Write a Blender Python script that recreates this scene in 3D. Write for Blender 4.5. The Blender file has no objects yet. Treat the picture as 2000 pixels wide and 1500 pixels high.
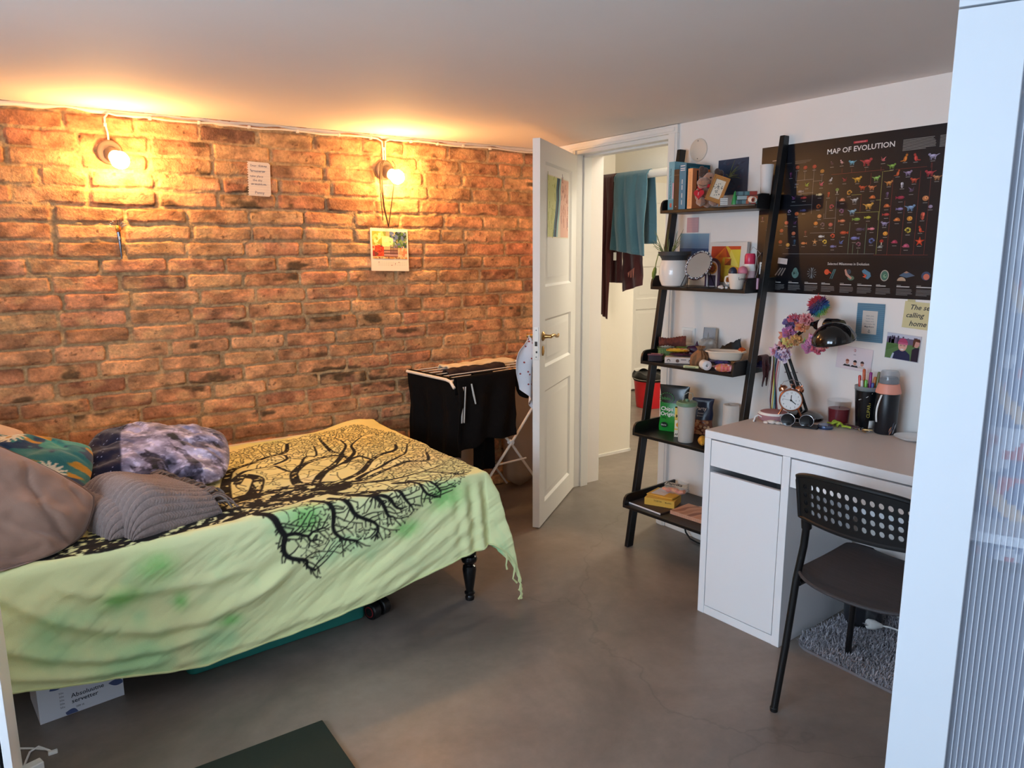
import bpy, bmesh, math, random
import numpy as np
from mathutils import Matrix, Vector, Euler
scene = bpy.context.scene
COL = scene.collection
PI = math.pi
R = math.radians
rnd = random.Random(7)
# ------------------------------------------------------------------ colour
def lin(c):
    if isinstance(c, str):
        c = c.lstrip('#'); c = tuple(int(c[i:i+2], 16) for i in (0, 2, 4))
    return tuple(((v/255)/12.92 if v/255 <= .04045 else ((v/255+.055)/1.055)**2.4) for v in c[:3])
def linv(a):
    a = np.asarray(a, float)/255
    return np.where(a <= .04045, a/12.92, ((a+.055)/1.055)**2.4)
# ------------------------------------------------------------------ materials
def pm(name, c=(200, 200, 200), rough=.5, metal=0, spec=.5, bump=0, bscale=80, var=0, vscale=6, vcol=False,
       trans=0, alpha=1, coat=0, sheen=0, ior=1.45, emit=None, estr=0, stretch=None, c2=None, wave=None):
    m = bpy.data.materials.new(name); m.use_nodes = True
    nt = m.node_tree; N = nt.nodes; L = nt.links
    b = N['Principled BSDF']
    b.inputs['Roughness'].default_value = rough; b.inputs['Metallic'].default_value = metal
    b.inputs['Specular IOR Level'].default_value = spec; b.inputs['IOR'].default_value = ior
    b.inputs['Transmission Weight'].default_value = trans; b.inputs['Alpha'].default_value = alpha
    b.inputs['Coat Weight'].default_value = coat; b.inputs['Sheen Weight'].default_value = sheen
    tc = N.new('ShaderNodeTexCoord'); mp = N.new('ShaderNodeMapping')
    L.new(tc.outputs['Object'], mp.inputs['Vector'])
    if stretch: mp.inputs['Scale'].default_value = stretch
    src = None
    if vcol:
        a = N.new('ShaderNodeAttribute'); a.attribute_name = 'col'; src = a.outputs['Color']
    else:
        rgb = N.new('ShaderNodeRGB'); rgb.outputs[0].default_value = (*lin(c), 1); src = rgb.outputs[0]
    if var or c2:
        n = N.new('ShaderNodeTexNoise'); n.inputs['Scale'].default_value = vscale; n.inputs['Detail'].default_value = 6
        n.inputs['Roughness'].default_value = .6
        L.new(mp.outputs[0], n.inputs['Vector'])
        if c2:
            rp = N.new('ShaderNodeValToRGB'); rp.color_ramp.elements[0].position = .38; rp.color_ramp.elements[1].position = .62
            L.new(n.outputs['Fac'], rp.inputs[0])
            mx = N.new('ShaderNodeMix'); mx.data_type = 'RGBA'
            L.new(rp.outputs[0], mx.inputs[0]); L.new(src, mx.inputs[6]); mx.inputs[7].default_value = (*lin(c2), 1)
            src = mx.outputs[2]
        if var:
            mr = N.new('ShaderNodeMapRange'); mr.inputs[1].default_value = .25; mr.inputs[2].default_value = .75
            mr.inputs[3].default_value = 1-var; mr.inputs[4].default_value = 1+var
            L.new(n.outputs['Fac'], mr.inputs[0])
            vm = N.new('ShaderNodeVectorMath'); vm.operation = 'SCALE'
            L.new(src, vm.inputs[0]); L.new(mr.outputs[0], vm.inputs['Scale']); src = vm.outputs[0]
    L.new(src, b.inputs['Base Color'])
    if bump:
        n2 = N.new('ShaderNodeTexNoise'); n2.inputs['Scale'].default_value = bscale; n2.inputs['Detail'].default_value = 5
        L.new(mp.outputs[0], n2.inputs['Vector'])
        h = n2.outputs['Fac']
        if wave:
            w = N.new('ShaderNodeTexWave'); w.inputs['Scale'].default_value = wave; w.inputs['Distortion'].default_value = 1.5
            L.new(mp.outputs[0], w.inputs['Vector']); h = w.outputs['Fac']
        bp = N.new('ShaderNodeBump'); bp.inputs['Strength'].default_value = bump; bp.inputs['Distance'].default_value = .004
        L.new(h, bp.inputs['Height']); L.new(bp.outputs[0], b.inputs['Normal'])
    if emit:
        b.inputs['Emission Color'].default_value = (*lin(emit), 1); b.inputs['Emission Strength'].default_value = estr
    return m
# ------------------------------------------------------------------ objects
def tag(o, label=None, cat=None, group=None, kind=None):
    if label: o['label'] = label
    if cat: o['category'] = cat
    if group: o['group'] = group
    if kind: o['kind'] = kind
    return o
def thing(name, label, cat, loc=(0, 0, 0), rotz=0, group=None, rot=None):
    o = bpy.data.objects.new(name, None); COL.objects.link(o); o.empty_display_size = .05
    o.location = loc; o.rotation_euler = rot if rot else (0, 0, rotz)
    return tag(o, label, cat, group)
def place(o, loc=(0, 0, 0), rotz=0, rot=None, parent=None):
    o.location = loc; o.rotation_euler = rot if rot else (0, 0, rotz)
    if parent: o.parent = parent
    return o
def T(x=0, y=0, z=0, rz=0, rx=0, ry=0, s=1):
    return Matrix.Translation((x, y, z)) @ Euler((rx, ry, rz)).to_matrix().to_4x4() @ Matrix.Scale(s, 4)
_text = {}
def text_geo(s, bold=0.0):
    k = (s, bold)
    if k not in _text:
        cu = bpy.data.curves.new('lettering', 'FONT'); cu.body = s; cu.size = 1; cu.offset = bold; cu.resolution_u = 2
        o = bpy.data.objects.new('lettering', cu); COL.objects.link(o)
        dg = bpy.context.evaluated_depsgraph_get(); me = o.evaluated_get(dg).to_mesh()
        v = [tuple(p.co) for p in me.vertices]; f = [tuple(p.vertices) for p in me.polygons]
        o.evaluated_get(dg).to_mesh_clear()
        bpy.data.objects.remove(o); bpy.data.curves.remove(cu)
        _text[k] = (v, f)
    return _text[k]
class MB:
    def __init__(s):
        s.v = []; s.f = []; s.c = []; s.m = []
    def put(s, vs, fs, c=None, mi=0, M=None):
        n = len(s.v)
        if M is not None: vs = [M @ Vector(p) for p in vs]
        s.v += [tuple(p) for p in vs]
        cc = (*lin(c), 1) if c is not None else (.5, .5, .5, 1)
        for q in fs:
            s.f.append(tuple(i+n for i in q)); s.c.append(cc); s.m.append(mi)
        return s
    def box(s, x0, x1, y0, y1, z0, z1, **k):
        v = [(x0, y0, z0), (x1, y0, z0), (x1, y1, z0), (x0, y1, z0), (x0, y0, z1), (x1, y0, z1), (x1, y1, z1), (x0, y1, z1)]
        return s.put(v, [(3, 2, 1, 0), (4, 5, 6, 7), (0, 1, 5, 4), (1, 2, 6, 5), (2, 3, 7, 6), (3, 0, 4, 7)], **k)
    def prism(s, p, z0, z1, **k):
        n = len(p); v = [(x, y, z0) for x, y in p]+[(x, y, z1) for x, y in p]
        f = [tuple(range(n))[::-1], tuple(range(n, 2*n))]+[(i, (i+1) % n, (i+1) % n+n, i+n) for i in range(n)]
        return s.put(v, f, **k)
    def flat(s, p, z=0, **k):
        return s.put([(x, y, z) for x, y in p], [tuple(range(len(p)))], **k)
    def rect(s, x0, x1, y0, y1, z=0, **k):
        return s.flat([(x0, y0), (x1, y0), (x1, y1), (x0, y1)], z, **k)
    def disc(s, x, y, r, z=0, n=20, ry=None, **k):
        return s.flat([(x+r*math.cos(2*PI*i/n), y+(ry or r)*math.sin(2*PI*i/n)) for i in range(n)], z, **k)
    def lathe(s, prof, n=32, M=None, **k):
        v = []; rows = []
        for r, z in prof:
            if r <= 1e-6: rows.append([len(v)]); v.append((0, 0, z))
            else:
                rows.append(list(range(len(v), len(v)+n)))
                v += [(r*math.cos(2*PI*i/n), r*math.sin(2*PI*i/n), z) for i in range(n)]
        f = []
        for a, b in zip(rows, rows[1:]):
            for i in range(n):
                j = (i+1) % n
                if len(a) == 1 and len(b) > 1: f.append((a[0], b[j], b[i]))
                elif len(b) == 1 and len(a) > 1: f.append((a[i], a[j], b[0]))
                elif len(a) > 1: f.append((a[i], a[j], b[j], b[i]))
        return s.put(v, f, M=M, **k)
    def tube(s, pts, r, n=8, closed=False, **k):
        P = [Vector(p) for p in pts]; m = len(P)
        if m < 2: return s
        rr = r if isinstance(r, (list, tuple)) else [r]*m
        v = []; f = []; up = None
        for i in range(m):
            if closed: t = P[(i+1) % m]-P[i-1]
            else: t = P[min(i+1, m-1)]-P[max(i-1, 0)]
            if t.length < 1e-9: t = Vector((0, 0, 1))
            t.normalize()
            if up is None: up = t.orthogonal().normalized()
            up = (up-t*up.dot(t))
            up = up.normalized() if up.length > 1e-6 else t.orthogonal().normalized()
            w = t.cross(up)
            for j in range(n):
                a = 2*PI*j/n; v.append(P[i]+(up*math.cos(a)+w*math.sin(a))*rr[i])
        for i in range(m if closed else m-1):
            i2 = (i+1) % m
            for j in range(n):
                j2 = (j+1) % n; f.append((i*n+j, i*n+j2, i2*n+j2, i2*n+j))
        if not closed:
            f.append(tuple(range(n))[::-1]); f.append(tuple((m-1)*n+j for j in range(n)))
        return s.put(v, f, **k)
    def ball(s, o=(0, 0, 0), r=1, nu=20, nv=12, fn=None, **k):
        r = r if isinstance(r, (list, tuple)) else (r, r, r)
        v = [(o[0], o[1], o[2]-r[2])]; f = []
        for j in range(1, nv):
            p = -PI/2+PI*j/nv
            for i in range(nu):
                a = 2*PI*i/nu; d = (math.cos(p)*math.cos(a), math.cos(p)*math.sin(a), math.sin(p))
                g = fn(d) if fn else 1
                v.append((o[0]+r[0]*d[0]*g, o[1]+r[1]*d[1]*g, o[2]+r[2]*d[2]*g))
        v.append((o[0], o[1], o[2]+r[2]))
        for i in range(nu): f.append((0, 1+(i+1) % nu, 1+i))
        for j in range(nv-2):
            for i in range(nu):
                a = 1+j*nu; i2 = (i+1) % nu; f.append((a+i, a+i2, a+nu+i2, a+nu+i))
        a = 1+(nv-2)*nu
        for i in range(nu): f.append((a+i, a+(i+1) % nu, len(v)-1))
        return s.put(v, f, **k)
    def grid(s, fn, nu, nv, cu=False, cfn=None, **k):
        v = [fn(i/(nu if cu else nu-1), j/(nv-1)) for j in range(nv) for i in range(nu)]
        f = []
        for j in range(nv-1):
            for i in range(nu if cu else nu-1):
                i2 = (i+1) % nu; f.append((j*nu+i, j*nu+i2, (j+1)*nu+i2, (j+1)*nu+i))
        return s.put(v, f, **k)
    def text(s, t, x, y, size, z=0, bold=.0, align='l', sx=1, rot=0, M=None, **k):
        v, f = text_geo(t, bold)
        if not v: return s
        w = max(p[0] for p in v)
        ox = {'l': 0, 'c': -w/2, 'r': -w}[align]
        ca, sa = math.cos(rot), math.sin(rot)
        q = [((p[0]+ox)*size*sx, p[1]*size) for p in v]
        q = [(x+a*ca-b*sa, y+a*sa+b*ca, z) for a, b in q]
        return s.put(q, f, M=M, **k)
    def build(s, name, mats, parent=None, bevel=0, seg=2, loc=(0, 0, 0), rot=None, sub=0, solid=0, angle=38, flat=False):
        me = bpy.data.meshes.new(name); me.from_pydata(s.v, [], s.f)
        if not isinstance(mats, (list, tuple)): mats = [mats]
        for m in mats: me.materials.append(m)
        if len(mats) > 1: me.polygons.foreach_set('material_index', s.m)
        ca = me.color_attributes.new('col', 'FLOAT_COLOR', 'CORNER')
        tot = np.array([len(q) for q in s.f]); arr = np.repeat(np.array(s.c, dtype=np.float32), tot, axis=0)
        ca.data.foreach_set('color', arr.ravel())
        if not flat:
            me.polygons.foreach_set('use_smooth', [True]*len(s.f))
            me.set_sharp_from_angle(angle=R(angle))
        me.update()
        o = bpy.data.objects.new(name, me); COL.objects.link(o)
        o.location = loc
        if rot: o.rotation_euler = rot
        if parent: o.parent = parent
        if solid:
            d = o.modifiers.new('s', 'SOLIDIFY'); d.thickness = solid; d.offset = 0
        if bevel:
            d = o.modifiers.new('b', 'BEVEL'); d.width = bevel; d.segments = seg; d.limit_method = 'ANGLE'; d.angle_limit = R(40); d.harden_normals = True
        if sub:
            d = o.modifiers.new('u', 'SUBSURF'); d.levels = sub; d.render_levels = sub
        return o
def np_grid(name, P, mats, C=None, loc=(0, 0, 0), extra=None):
    """dense sheet from arrays: P[nv,nu,3] points, C[nv,nu,3] linear colours, extra {name: [nv,nu]}"""
    nv, nu = P.shape[:2]
    me = bpy.data.meshes.new(name)
    idx = np.arange(nv*nu).reshape(nv, nu)
    q = np.stack([idx[:-1, :-1], idx[:-1, 1:], idx[1:, 1:], idx[1:, :-1]], -1).reshape(-1, 4)
    me.vertices.add(nv*nu); me.vertices.foreach_set('co', P.astype(np.float32).ravel())
    me.loops.add(q.size); me.loops.foreach_set('vertex_index', q.ravel().astype(np.int32))
    me.polygons.add(len(q)); me.polygons.foreach_set('loop_start', np.arange(0, q.size, 4, dtype=np.int32))
    me.polygons.foreach_set('use_smooth', np.ones(len(q), dtype=bool))
    me.update(calc_edges=True); me.validate()
    if C is not None:
        a = me.color_attributes.new('col', 'FLOAT_COLOR', 'POINT')
        a.data.foreach_set('color', np.concatenate([C, np.ones((nv, nu, 1))], -1).astype(np.float32).ravel())
    for k, v in (extra or {}).items():
        a = me.attributes.new(k, 'FLOAT', 'POINT'); a.data.foreach_set('value', v.astype(np.float32).ravel())
    for m in (mats if isinstance(mats, (list, tuple)) else [mats]): me.materials.append(m)
    o = bpy.data.objects.new(name, me); COL.objects.link(o); o.location = loc
    return o
def vnoise(x, y, seed=0):
    """smooth value noise in 0..1 on arrays"""
    rs = np.random.RandomState(seed); tab = rs.rand(256, 256)
    xi = np.floor(x).astype(int); yi = np.floor(y).astype(int); fx = x-xi; fy = y-yi
    fx = fx*fx*(3-2*fx); fy = fy*fy*(3-2*fy)
    g = lambda a, b: tab[a % 256, b % 256]
    return (g(xi, yi)*(1-fx)+g(xi+1, yi)*fx)*(1-fy)+(g(xi, yi+1)*(1-fx)+g(xi+1, yi+1)*fx)*fy
def fbm(x, y, seed=0, o=4):
    s = 0; a = .5; t = 0
    for i in range(o):
        s = s+a*vnoise(x*2**i, y*2**i, seed+i*7); t += a; a *= .55
    return s/t
def sstep(a, b, x):
    t = np.clip((x-a)/(b-a), 0, 1); return t*t*(3-2*t)
def wallM(y, z, off=.002):
    """local x runs to the viewer's right along the right-hand wall, local y up, local z out of the wall"""
    return Matrix(((0, 0, -1, WX-off), (-1, 0, 0, y), (0, 1, 0, z), (0, 0, 0, 1)))
def brickM(x, z, off=.014):
    return Matrix(((1, 0, 0, x), (0, 0, -1, BY-off), (0, 1, 0, z), (0, 0, 0, 1)))
def set_world(o, M):
    o.matrix_world = M; return o
WX, BY, CH = 2.749, 3.64, 2.0256
LX, FY = -1.25, -1.6
# ------------------------------------------------------------------ shared materials
M_white = pm('white_paint', (232, 230, 226), .5, bump=.06, bscale=60)
M_wall = pm('white_plaster', (236, 230, 225), .85, bump=.12, bscale=45, var=.02, vscale=3)
M_ceil = pm('ceiling_plaster', (228, 220, 216), .8, bump=.05, bscale=30, var=.02, vscale=2)
M_lam = pm('white_laminate', (236, 237, 240), .35, bump=.02, bscale=120)
M_black = pm('black_wood', (19, 18, 19), .38, bump=.1, bscale=30, stretch=(1, 6, 6))
M_bmetal = pm('black_metal', (17, 17, 19), .35)
M_bplast = pm('black_plastic', (20, 20, 22), .4)
M_vc = pm('printed_paper', vcol=True, rough=.6, bump=.03, bscale=90)
M_gloss = pm('glossy_print', vcol=True, rough=.22, bump=.02, bscale=60)
M_fab = pm('coloured_fabric', vcol=True, rough=.9, bump=.4, bscale=260, sheen=.3)
M_brass = pm('brass', (176, 140, 86), .3, metal=1, bump=.05)
M_chrome = pm('chrome', (200, 200, 205), .15, metal=1)
M_wplast = pm('white_plastic', (235, 235, 232), .35)
# ================================================================== SHELL
def concrete():
    m = bpy.data.materials.new('polished_concrete'); m.use_nodes = True
    nt = m.node_tree; N = nt.nodes; L = nt.links; b = N['Principled BSDF']
    tc = N.new('ShaderNodeTexCoord')
    n1 = N.new('ShaderNodeTexNoise'); n1.inputs['Scale'].default_value = 1.6; n1.inputs['Detail'].default_value = 9; n1.inputs['Roughness'].default_value = .62; n1.inputs['Distortion'].default_value = .6
    n2 = N.new('ShaderNodeTexNoise'); n2.inputs['Scale'].default_value = 14; n2.inputs['Detail'].default_value = 8; n2.inputs['Roughness'].default_value = .7
    n3 = N.new('ShaderNodeTexNoise'); n3.inputs['Scale'].default_value = 220; n3.inputs['Detail'].default_value = 2
    for n in (n1, n2, n3): L.new(tc.outputs['Object'], n.inputs['Vector'])
    r = N.new('ShaderNodeValToRGB'); e = r.color_ramp.elements
    e[0].position = .3; e[0].color = (*lin((104, 95, 88)), 1); e[1].position = .72; e[1].color = (*lin((140, 128, 119)), 1)
    x = e.new(.5); x.color = (*lin((121, 111, 103)), 1)
    L.new(n1.outputs['Fac'], r.inputs[0])
    mx = N.new('ShaderNodeMix'); mx.data_type = 'RGBA'; mx.blend_type = 'OVERLAY'; mx.inputs[0].default_value = .35
    L.new(r.outputs[0], mx.inputs[6]); L.new(n2.outputs['Color'], mx.inputs[7])
    bw = N.new('ShaderNodeRGBToBW'); L.new(n2.outputs['Color'], bw.inputs[0]); L.new(bw.outputs[0], mx.inputs[7])
    # hairline cracks
    vo = N.new('ShaderNodeTexVoronoi'); vo.feature = 'DISTANCE_TO_EDGE'; vo.inputs['Scale'].default_value = .55
    wn = N.new('ShaderNodeTexNoise'); wn.inputs['Scale'].default_value = 2.2; wn.inputs['Detail'].default_value = 6
    L.new(tc.outputs['Object'], wn.inputs['Vector'])
    ad = N.new('ShaderNodeMix'); ad.data_type = 'RGBA'; ad.blend_type = 'ADD'; ad.inputs[0].default_value = .5
    L.new(tc.outputs['Object'], ad.inputs[6]); L.new(wn.outputs['Color'], ad.inputs[7]); L.new(ad.outputs[2], vo.inputs['Vector'])
    cr = N.new('ShaderNodeMapRange'); cr.inputs[1].default_value = 0; cr.inputs[2].default_value = .0035; cr.inputs[3].default_value = .82; cr.inputs[4].default_value = 1
    L.new(vo.outputs['Distance'], cr.inputs[0])
    sc = N.new('ShaderNodeVectorMath'); sc.operation = 'SCALE'; L.new(mx.outputs[2], sc.inputs[0]); L.new(cr.outputs[0], sc.inputs['Scale'])
    L.new(sc.outputs[0], b.inputs['Base Color'])
    rr = N.new('ShaderNodeMapRange'); rr.inputs[3].default_value = .24; rr.inputs[4].default_value = .5; L.new(n2.outputs['Fac'], rr.inputs[0]); L.new(rr.outputs[0], b.inputs['Roughness'])
    bp = N.new('ShaderNodeBump'); bp.inputs['Strength'].default_value = .08; bp.inputs['Distance'].default_value = .004
    L.new(n2.outputs['Fac'], bp.inputs['Height']); L.new(bp.outputs[0], b.inputs['Normal'])
    b.inputs['Specular IOR Level'].default_value = .45
    return m
def struct(name, mb, m, parent=None, **k):
    o = mb.build(name, m, parent, **k)
    if parent is None: o['kind'] = 'structure'
    return o
struct('floor', MB().box(LX-.1, 6.4, FY-.1, 7.0, -.1, 0), concrete())
struct('ceiling', MB().box(LX-.1, 2.97, FY-.1, BY+.1, CH, CH+.1), M_ceil)
# ---- brick wall: one relief sheet, brick by brick
def brick_wall():
    x0, x1, res = LX, WX+.0, .0048
    nx = int((x1-x0)/res)+1; nz = int((CH)/res)+1
    X, Z = np.meshgrid(np.linspace(x0, x1, nx), np.linspace(0, CH, nz))
    wx = (fbm(X*14, Z*14, 3, 3)-.5)*.016; wz = (fbm(X*11+40, Z*14+9, 5, 3)-.5)*.013+(fbm(X*1.7, Z*3, 8, 2)-.5)*.016
    Xw = X+wx; Zw = Z+wz
    ch = .0742; row = np.floor((Zw-1.0351)/ch).astype(int); fz = (Zw-1.0351)/ch-row
    rs = np.random.RandomState(11); Hh = np.zeros_like(X); C = np.zeros(X.shape+(3,)); mask = np.zeros_like(X)
    pal = [(178, 112, 74), (182, 116, 76), (172, 102, 68), (186, 122, 80), (178, 118, 80), (188, 128, 86), (168, 96, 66), (158, 100, 72), (180, 110, 76), (184, 124, 84)]
    for rI in range(row.min(), row.max()+1):
        sel = row == rI
        if not sel.any(): continue
        x = x0-.3+rs.rand()*.05+(.128 if rI % 2 else 0); edges = []
        while x < x1+.3:
            L_ = (.247+rs.randn()*.008) if rs.rand() > .07 else .125+rs.rand()*.06
            edges.append((x, x+L_)); x += L_+.011+rs.rand()*.009
        a = np.array([e[0] for e in edges]); b = np.array([e[1] for e in edges])
        xs = Xw[sel]; i = np.clip(np.searchsorted(a, xs)-1, 0, len(a)-1)
        dx = np.minimum(xs-a[i], b[i]-xs)
        top = .5*(1-.815)+rs.randn(len(a))*.02
        zz = fz[sel]*ch; lo = top[i]*ch; hi = ch-(.5*(1-.83)+rs.randn(len(a))[i]*.018)*ch
        dz = np.minimum(zz-lo, hi-zz)
        d = np.minimum(dx, dz); rr = .012
        q = np.where((dx < rr) & (dz < rr), rr-np.hypot(np.maximum(rr-dx, 0), np.maximum(rr-dz, 0)), d)
        k = sstep(-.0015, .0045, q)
        mask[sel] = sstep(-.0025, .0015, q)
        tilt = (rs.randn(len(a))*.0022)[i]+(rs.randn(len(a))*.02)[i]*(xs-(a[i]+b[i])/2)
        Hh[sel] = k*(.0115+tilt*.8)
        pc = np.array([pal[rs.randint(len(pal))] for _ in a], float); pc = pc*.62+np.array((186, 146, 112))*.38
        for j in range(len(a)):
            u = rs.rand(); pc[j] *= .86+rs.rand()*.26
            if u < .03: pc[j] = (128, 90, 70)
            elif u < .30: pc[j] = pc[j]*.55+np.array((214, 168, 118))*.45
        C[sel] = pc[i]
    n1 = fbm(X*7, Z*9, 21, 4); n2 = fbm(X*45, Z*50, 31, 3); n3 = fbm(X*2.6, Z*3.2, 41, 3); n4 = fbm(X*16, Z*22, 57, 4)
    C *= (.60+.80*n4)[..., None]
    pale = sstep(.50, .72, fbm(X*11+2, Z*15, 23, 4))[..., None]*.6
    C = C*(1-pale)+np.array((216, 170, 118))*pale
    soot = (sstep(.68, .78, fbm(X*5+3, Z*11, 77, 4))*.75)[..., None]
    C = C*(1-soot)+np.array((72, 58, 42))*soot
    pits = sstep(.74, .82, n2)[..., None]*.55; C = C*(1-pits)+np.array((84, 56, 40))*pits
    mort = np.array((186, 152, 110))*(.78+.4*n2)[..., None]*(.86+.28*n3)[..., None]
    greym = sstep(.5, .7, fbm(X*2+7, Z*4, 91, 3))[..., None]*.4
    mort = mort*(1-greym)+np.array((150, 130, 108))*greym
    smear = sstep(.62, .78, fbm(X*9+11, Z*13, 63, 4))*.55
    mk = (mask*(1-smear))[..., None]
    Cc = linv(np.clip(C*mk+mort*(1-mk), 0, 255))
    mort_h = (fbm(X*38, Z*38, 13, 3)-.5)*.013+(fbm(X*9, Z*20, 17, 3)-.36)*.018
    Hh = np.where(mask > .5, Hh+(n4-.5)*.0065+(n2-.5)*.0045, np.minimum(mort_h, .0105)*(1-mask)+Hh)
    P = np.stack([X, BY+.004-Hh, Z], -1)
    m = pm('old_brick', vcol=True, rough=.9, bump=.9, bscale=120, var=.28, vscale=85, spec=.25)
    o = np_grid('wall_back', P, m, Cc)
    o['kind'] = 'structure'
    return o
brick_wall()
struct('wall_back_core', MB().box(LX-.1, WX, BY+.03, BY+.15, 0, CH), M_wall)
bpy.data.objects['wall_back_core'].name = 'wall_back_2'
# plaster strip between brick and ceiling
st = MB().grid(lambda u, v: (LX+(WX-LX)*u, BY-.004-.006*math.sin(PI*v), CH-.016-.006*math.sin(u*61)-.004*math.sin(u*143)+(.016+.006*math.sin(u*61)+.004*math.sin(u*143))*v), 160, 5)
struct('trim_1', st, pm('ceiling_caulk', (226, 214, 200), .8), solid=.004)
# ---- right-hand wall with the doorway
wr = MB()
wr.box(WX, WX+.22, 3.345, BY+.1, 0, CH); wr.box(WX, WX+.22, FY, 2.59, 0, CH); wr.box(WX, WX+.22, 2.59, 3.345, 1.975, CH)
struct('wall_right', wr, M_wall)
ca = MB()
for y0, y1 in ((2.553, 2.612), (3.322, 3.382)):
    ca.box(WX-.018, WX, y0, y1, 0, 1.985); ca.box(WX-.022, WX-.018, y0+.012, y1-.012, 0, 1.985)
ca.box(WX-.018, WX, 2.553, 3.382, 1.985, CH-.002); ca.box(WX-.022, WX-.018, 2.57, 3.37, 1.994, CH-.012)
# jamb lining and stop
for y0, y1 in ((2.59, 2.612), (3.322, 3.345)): ca.box(WX-.002, WX+.10, y0, y1, 0, 1.985)
ca.box(WX-.002, WX+.10, 2.59, 3.345, 1.964, 1.985)
ca.box(WX+.045, WX+.10, 2.612, 2.624, 0, 1.964); ca.box(WX+.045, WX+.10, 3.31, 3.322, 0, 1.964); ca.box(WX+.045, WX+.10, 2.612, 3.322, 1.952, 1.964)
struct('door_frame', ca, M_white, bevel=.003)
bb = MB().box(WX-.014, WX, FY, 2.551, 0, .055)
struct('baseboard_right', bb, M_white, bevel=.003)
# ---- remaining walls of the room, with the daylight window in the left one
WY0, WY1, WZ0, WZ1 = -.1, 1.75, .78, 1.86
wl = MB()
wl.box(LX-.2, LX, FY, WY0, 0, CH); wl.box(LX-.2, LX, WY1, BY+.1, 0, CH); wl.box(LX-.2, LX, WY0, WY1, 0, WZ0); wl.box(LX-.2, LX, WY0, WY1, WZ1, CH)
struct('wall_left', wl, M_wall)
VX0, VX1 = -.35, 1.05
wfr = MB().box(LX-.1, VX0, FY-.16, FY, 0, CH).box(VX1, WX+.2, FY-.16, FY, 0, CH).box(VX0, VX1, FY-.16, FY, 0, WZ0).box(VX0, VX1, FY-.16, FY, WZ1, CH)
struct('wall_front', wfr, M_wall)
wf = MB()
for a, b in ((WY0, WY0+.06), (WY1-.06, WY1), ((WY0+WY1)/2-.045, (WY0+WY1)/2+.045)): wf.box(LX-.12, LX-.05, a, b, WZ0, WZ1)
for a, b in ((WZ0, WZ0+.06), (WZ1-.06, WZ1)): wf.box(LX-.12, LX-.05, WY0, WY1, a, b)
wn = struct('window_1', wf, M_white, bevel=.004)
gl = pm('window_glass', (250, 252, 255), .02, alpha=.06, spec=.5)
MB().box(LX-.087, LX-.083, WY0+.05, WY1-.05, WZ0+.05, WZ1-.05).build('pane', gl, wn)
wf2 = MB()  # assumed window behind the camera, added to fill the near side of the bed
for a, b in ((VX0, VX0+.06), (VX1-.06, VX1), ((VX0+VX1)/2-.04, (VX0+VX1)/2+.04)): wf2.box(a, b, FY-.11, FY-.05, WZ0, WZ1)
for a, b in ((WZ0, WZ0+.06), (WZ1-.06, WZ1)): wf2.box(VX0, VX1, FY-.11, FY-.05, a, b)
wn2 = struct('added_fill_window', wf2, M_white, bevel=.004)
MB().box(VX0+.05, VX1-.05, FY-.083, FY-.079, WZ0+.05, WZ1-.05).build('pane', gl, wn2)
struct('window_sill', MB().box(LX-.06, LX+.12, WY0-.05, WY1+.05, WZ0-.03, WZ0), M_white, bevel=.005)
# ---- hallway beyond the door
M_hall = pm('hall_plaster', (230, 224, 212), .85, bump=.15, bscale=40)
struct('wall_hall_left', MB().box(2.969, 3.613, 3.737, 3.9, 0, 2.5).box(2.95, 2.972, 3.37, 3.9, 0, 2.5), M_hall)
struct('wall_hall_right', MB().box(2.97, 6.4, 1.5, 1.62, 0, 2.5), M_hall)
struct('wall_hall_end', MB().box(3.613, 6.4, 5.46, 5.6, 0, 2.5).box(3.5, 3.613, 3.9, 5.6, 0, 2.5).box(6.2, 6.4, 1.5, 5.6, 0, 2.5), M_hall)
struct('wall_hall_lintel', MB().box(3.42, 3.613, 1.6, 3.737, 1.93, 2.3), M_hall)
struct('ceiling_hall', MB().box(2.96, 6.4, 1.5, 5.6, 2.3, 2.4), M_hall)
struct('baseboard_hall', MB().box(2.97, 3.617, 3.731, 3.737, 0, .02).box(3.613, 3.619, 3.731, 3.9, 0, .02).box(2.80, 2.975, 3.372, 3.378, 0, .018), M_white)
# panelled white door at the end of the hall
d2 = MB()
def panel_door(mb, w, h, t, panels, M=None):
    """slab with sunk, moulded panels on both faces; panels: (x0,x1,z0,z1)"""
    xs = sorted({0, w, *[p[0] for p in panels], *[p[1] for p in panels]})
    x0, x1 = panels[0][0], panels[0][1]
    mb.box(0, x0, 0, t, 0, h, M=M); mb.box(x1, w, 0, t, 0, h, M=M)
    zs = [0]+[z for p in sorted(panels, key=lambda p: p[2]) for z in (p[2], p[3])]+[h]
    for a, b in zip(zs[::2], zs[1::2]): mb.box(x0, x1, 0, t, a, b, M=M)
    for (a, b, c, d) in panels:
        for side in (0, 1):
            y = (lambda q: q) if side == 0 else (lambda q: t-q)
            rings = [(0, 0.0), (.012, .011), (.020, .011), (.045, .003), (.05, .003)]
            v = []; f = []
            for ins, dep in rings:
                v += [(a+ins, y(dep), c+ins), (b-ins, y(dep), c+ins), (b-ins, y(dep), d-ins), (a+ins, y(dep), d-ins)]
            for i in range(len(rings)-1):
                for j in range(4):
                    q = (i*4+j, i*4+(j+1) % 4, (i+1)*4+(j+1) % 4, (i+1)*4+j); f.append(q if side == 0 else q[::-1])
            q = tuple(len(v)-4+j for j in range(4)); f.append(q if side == 0 else q[::-1])
            mb.put(v, f, M=M)
panel_door(d2, .85, 2.0, .04, [(.11, .74, .2, .82), (.11, .74, .92, 1.25), (.11, .74, 1.35, 1.88)])
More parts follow.
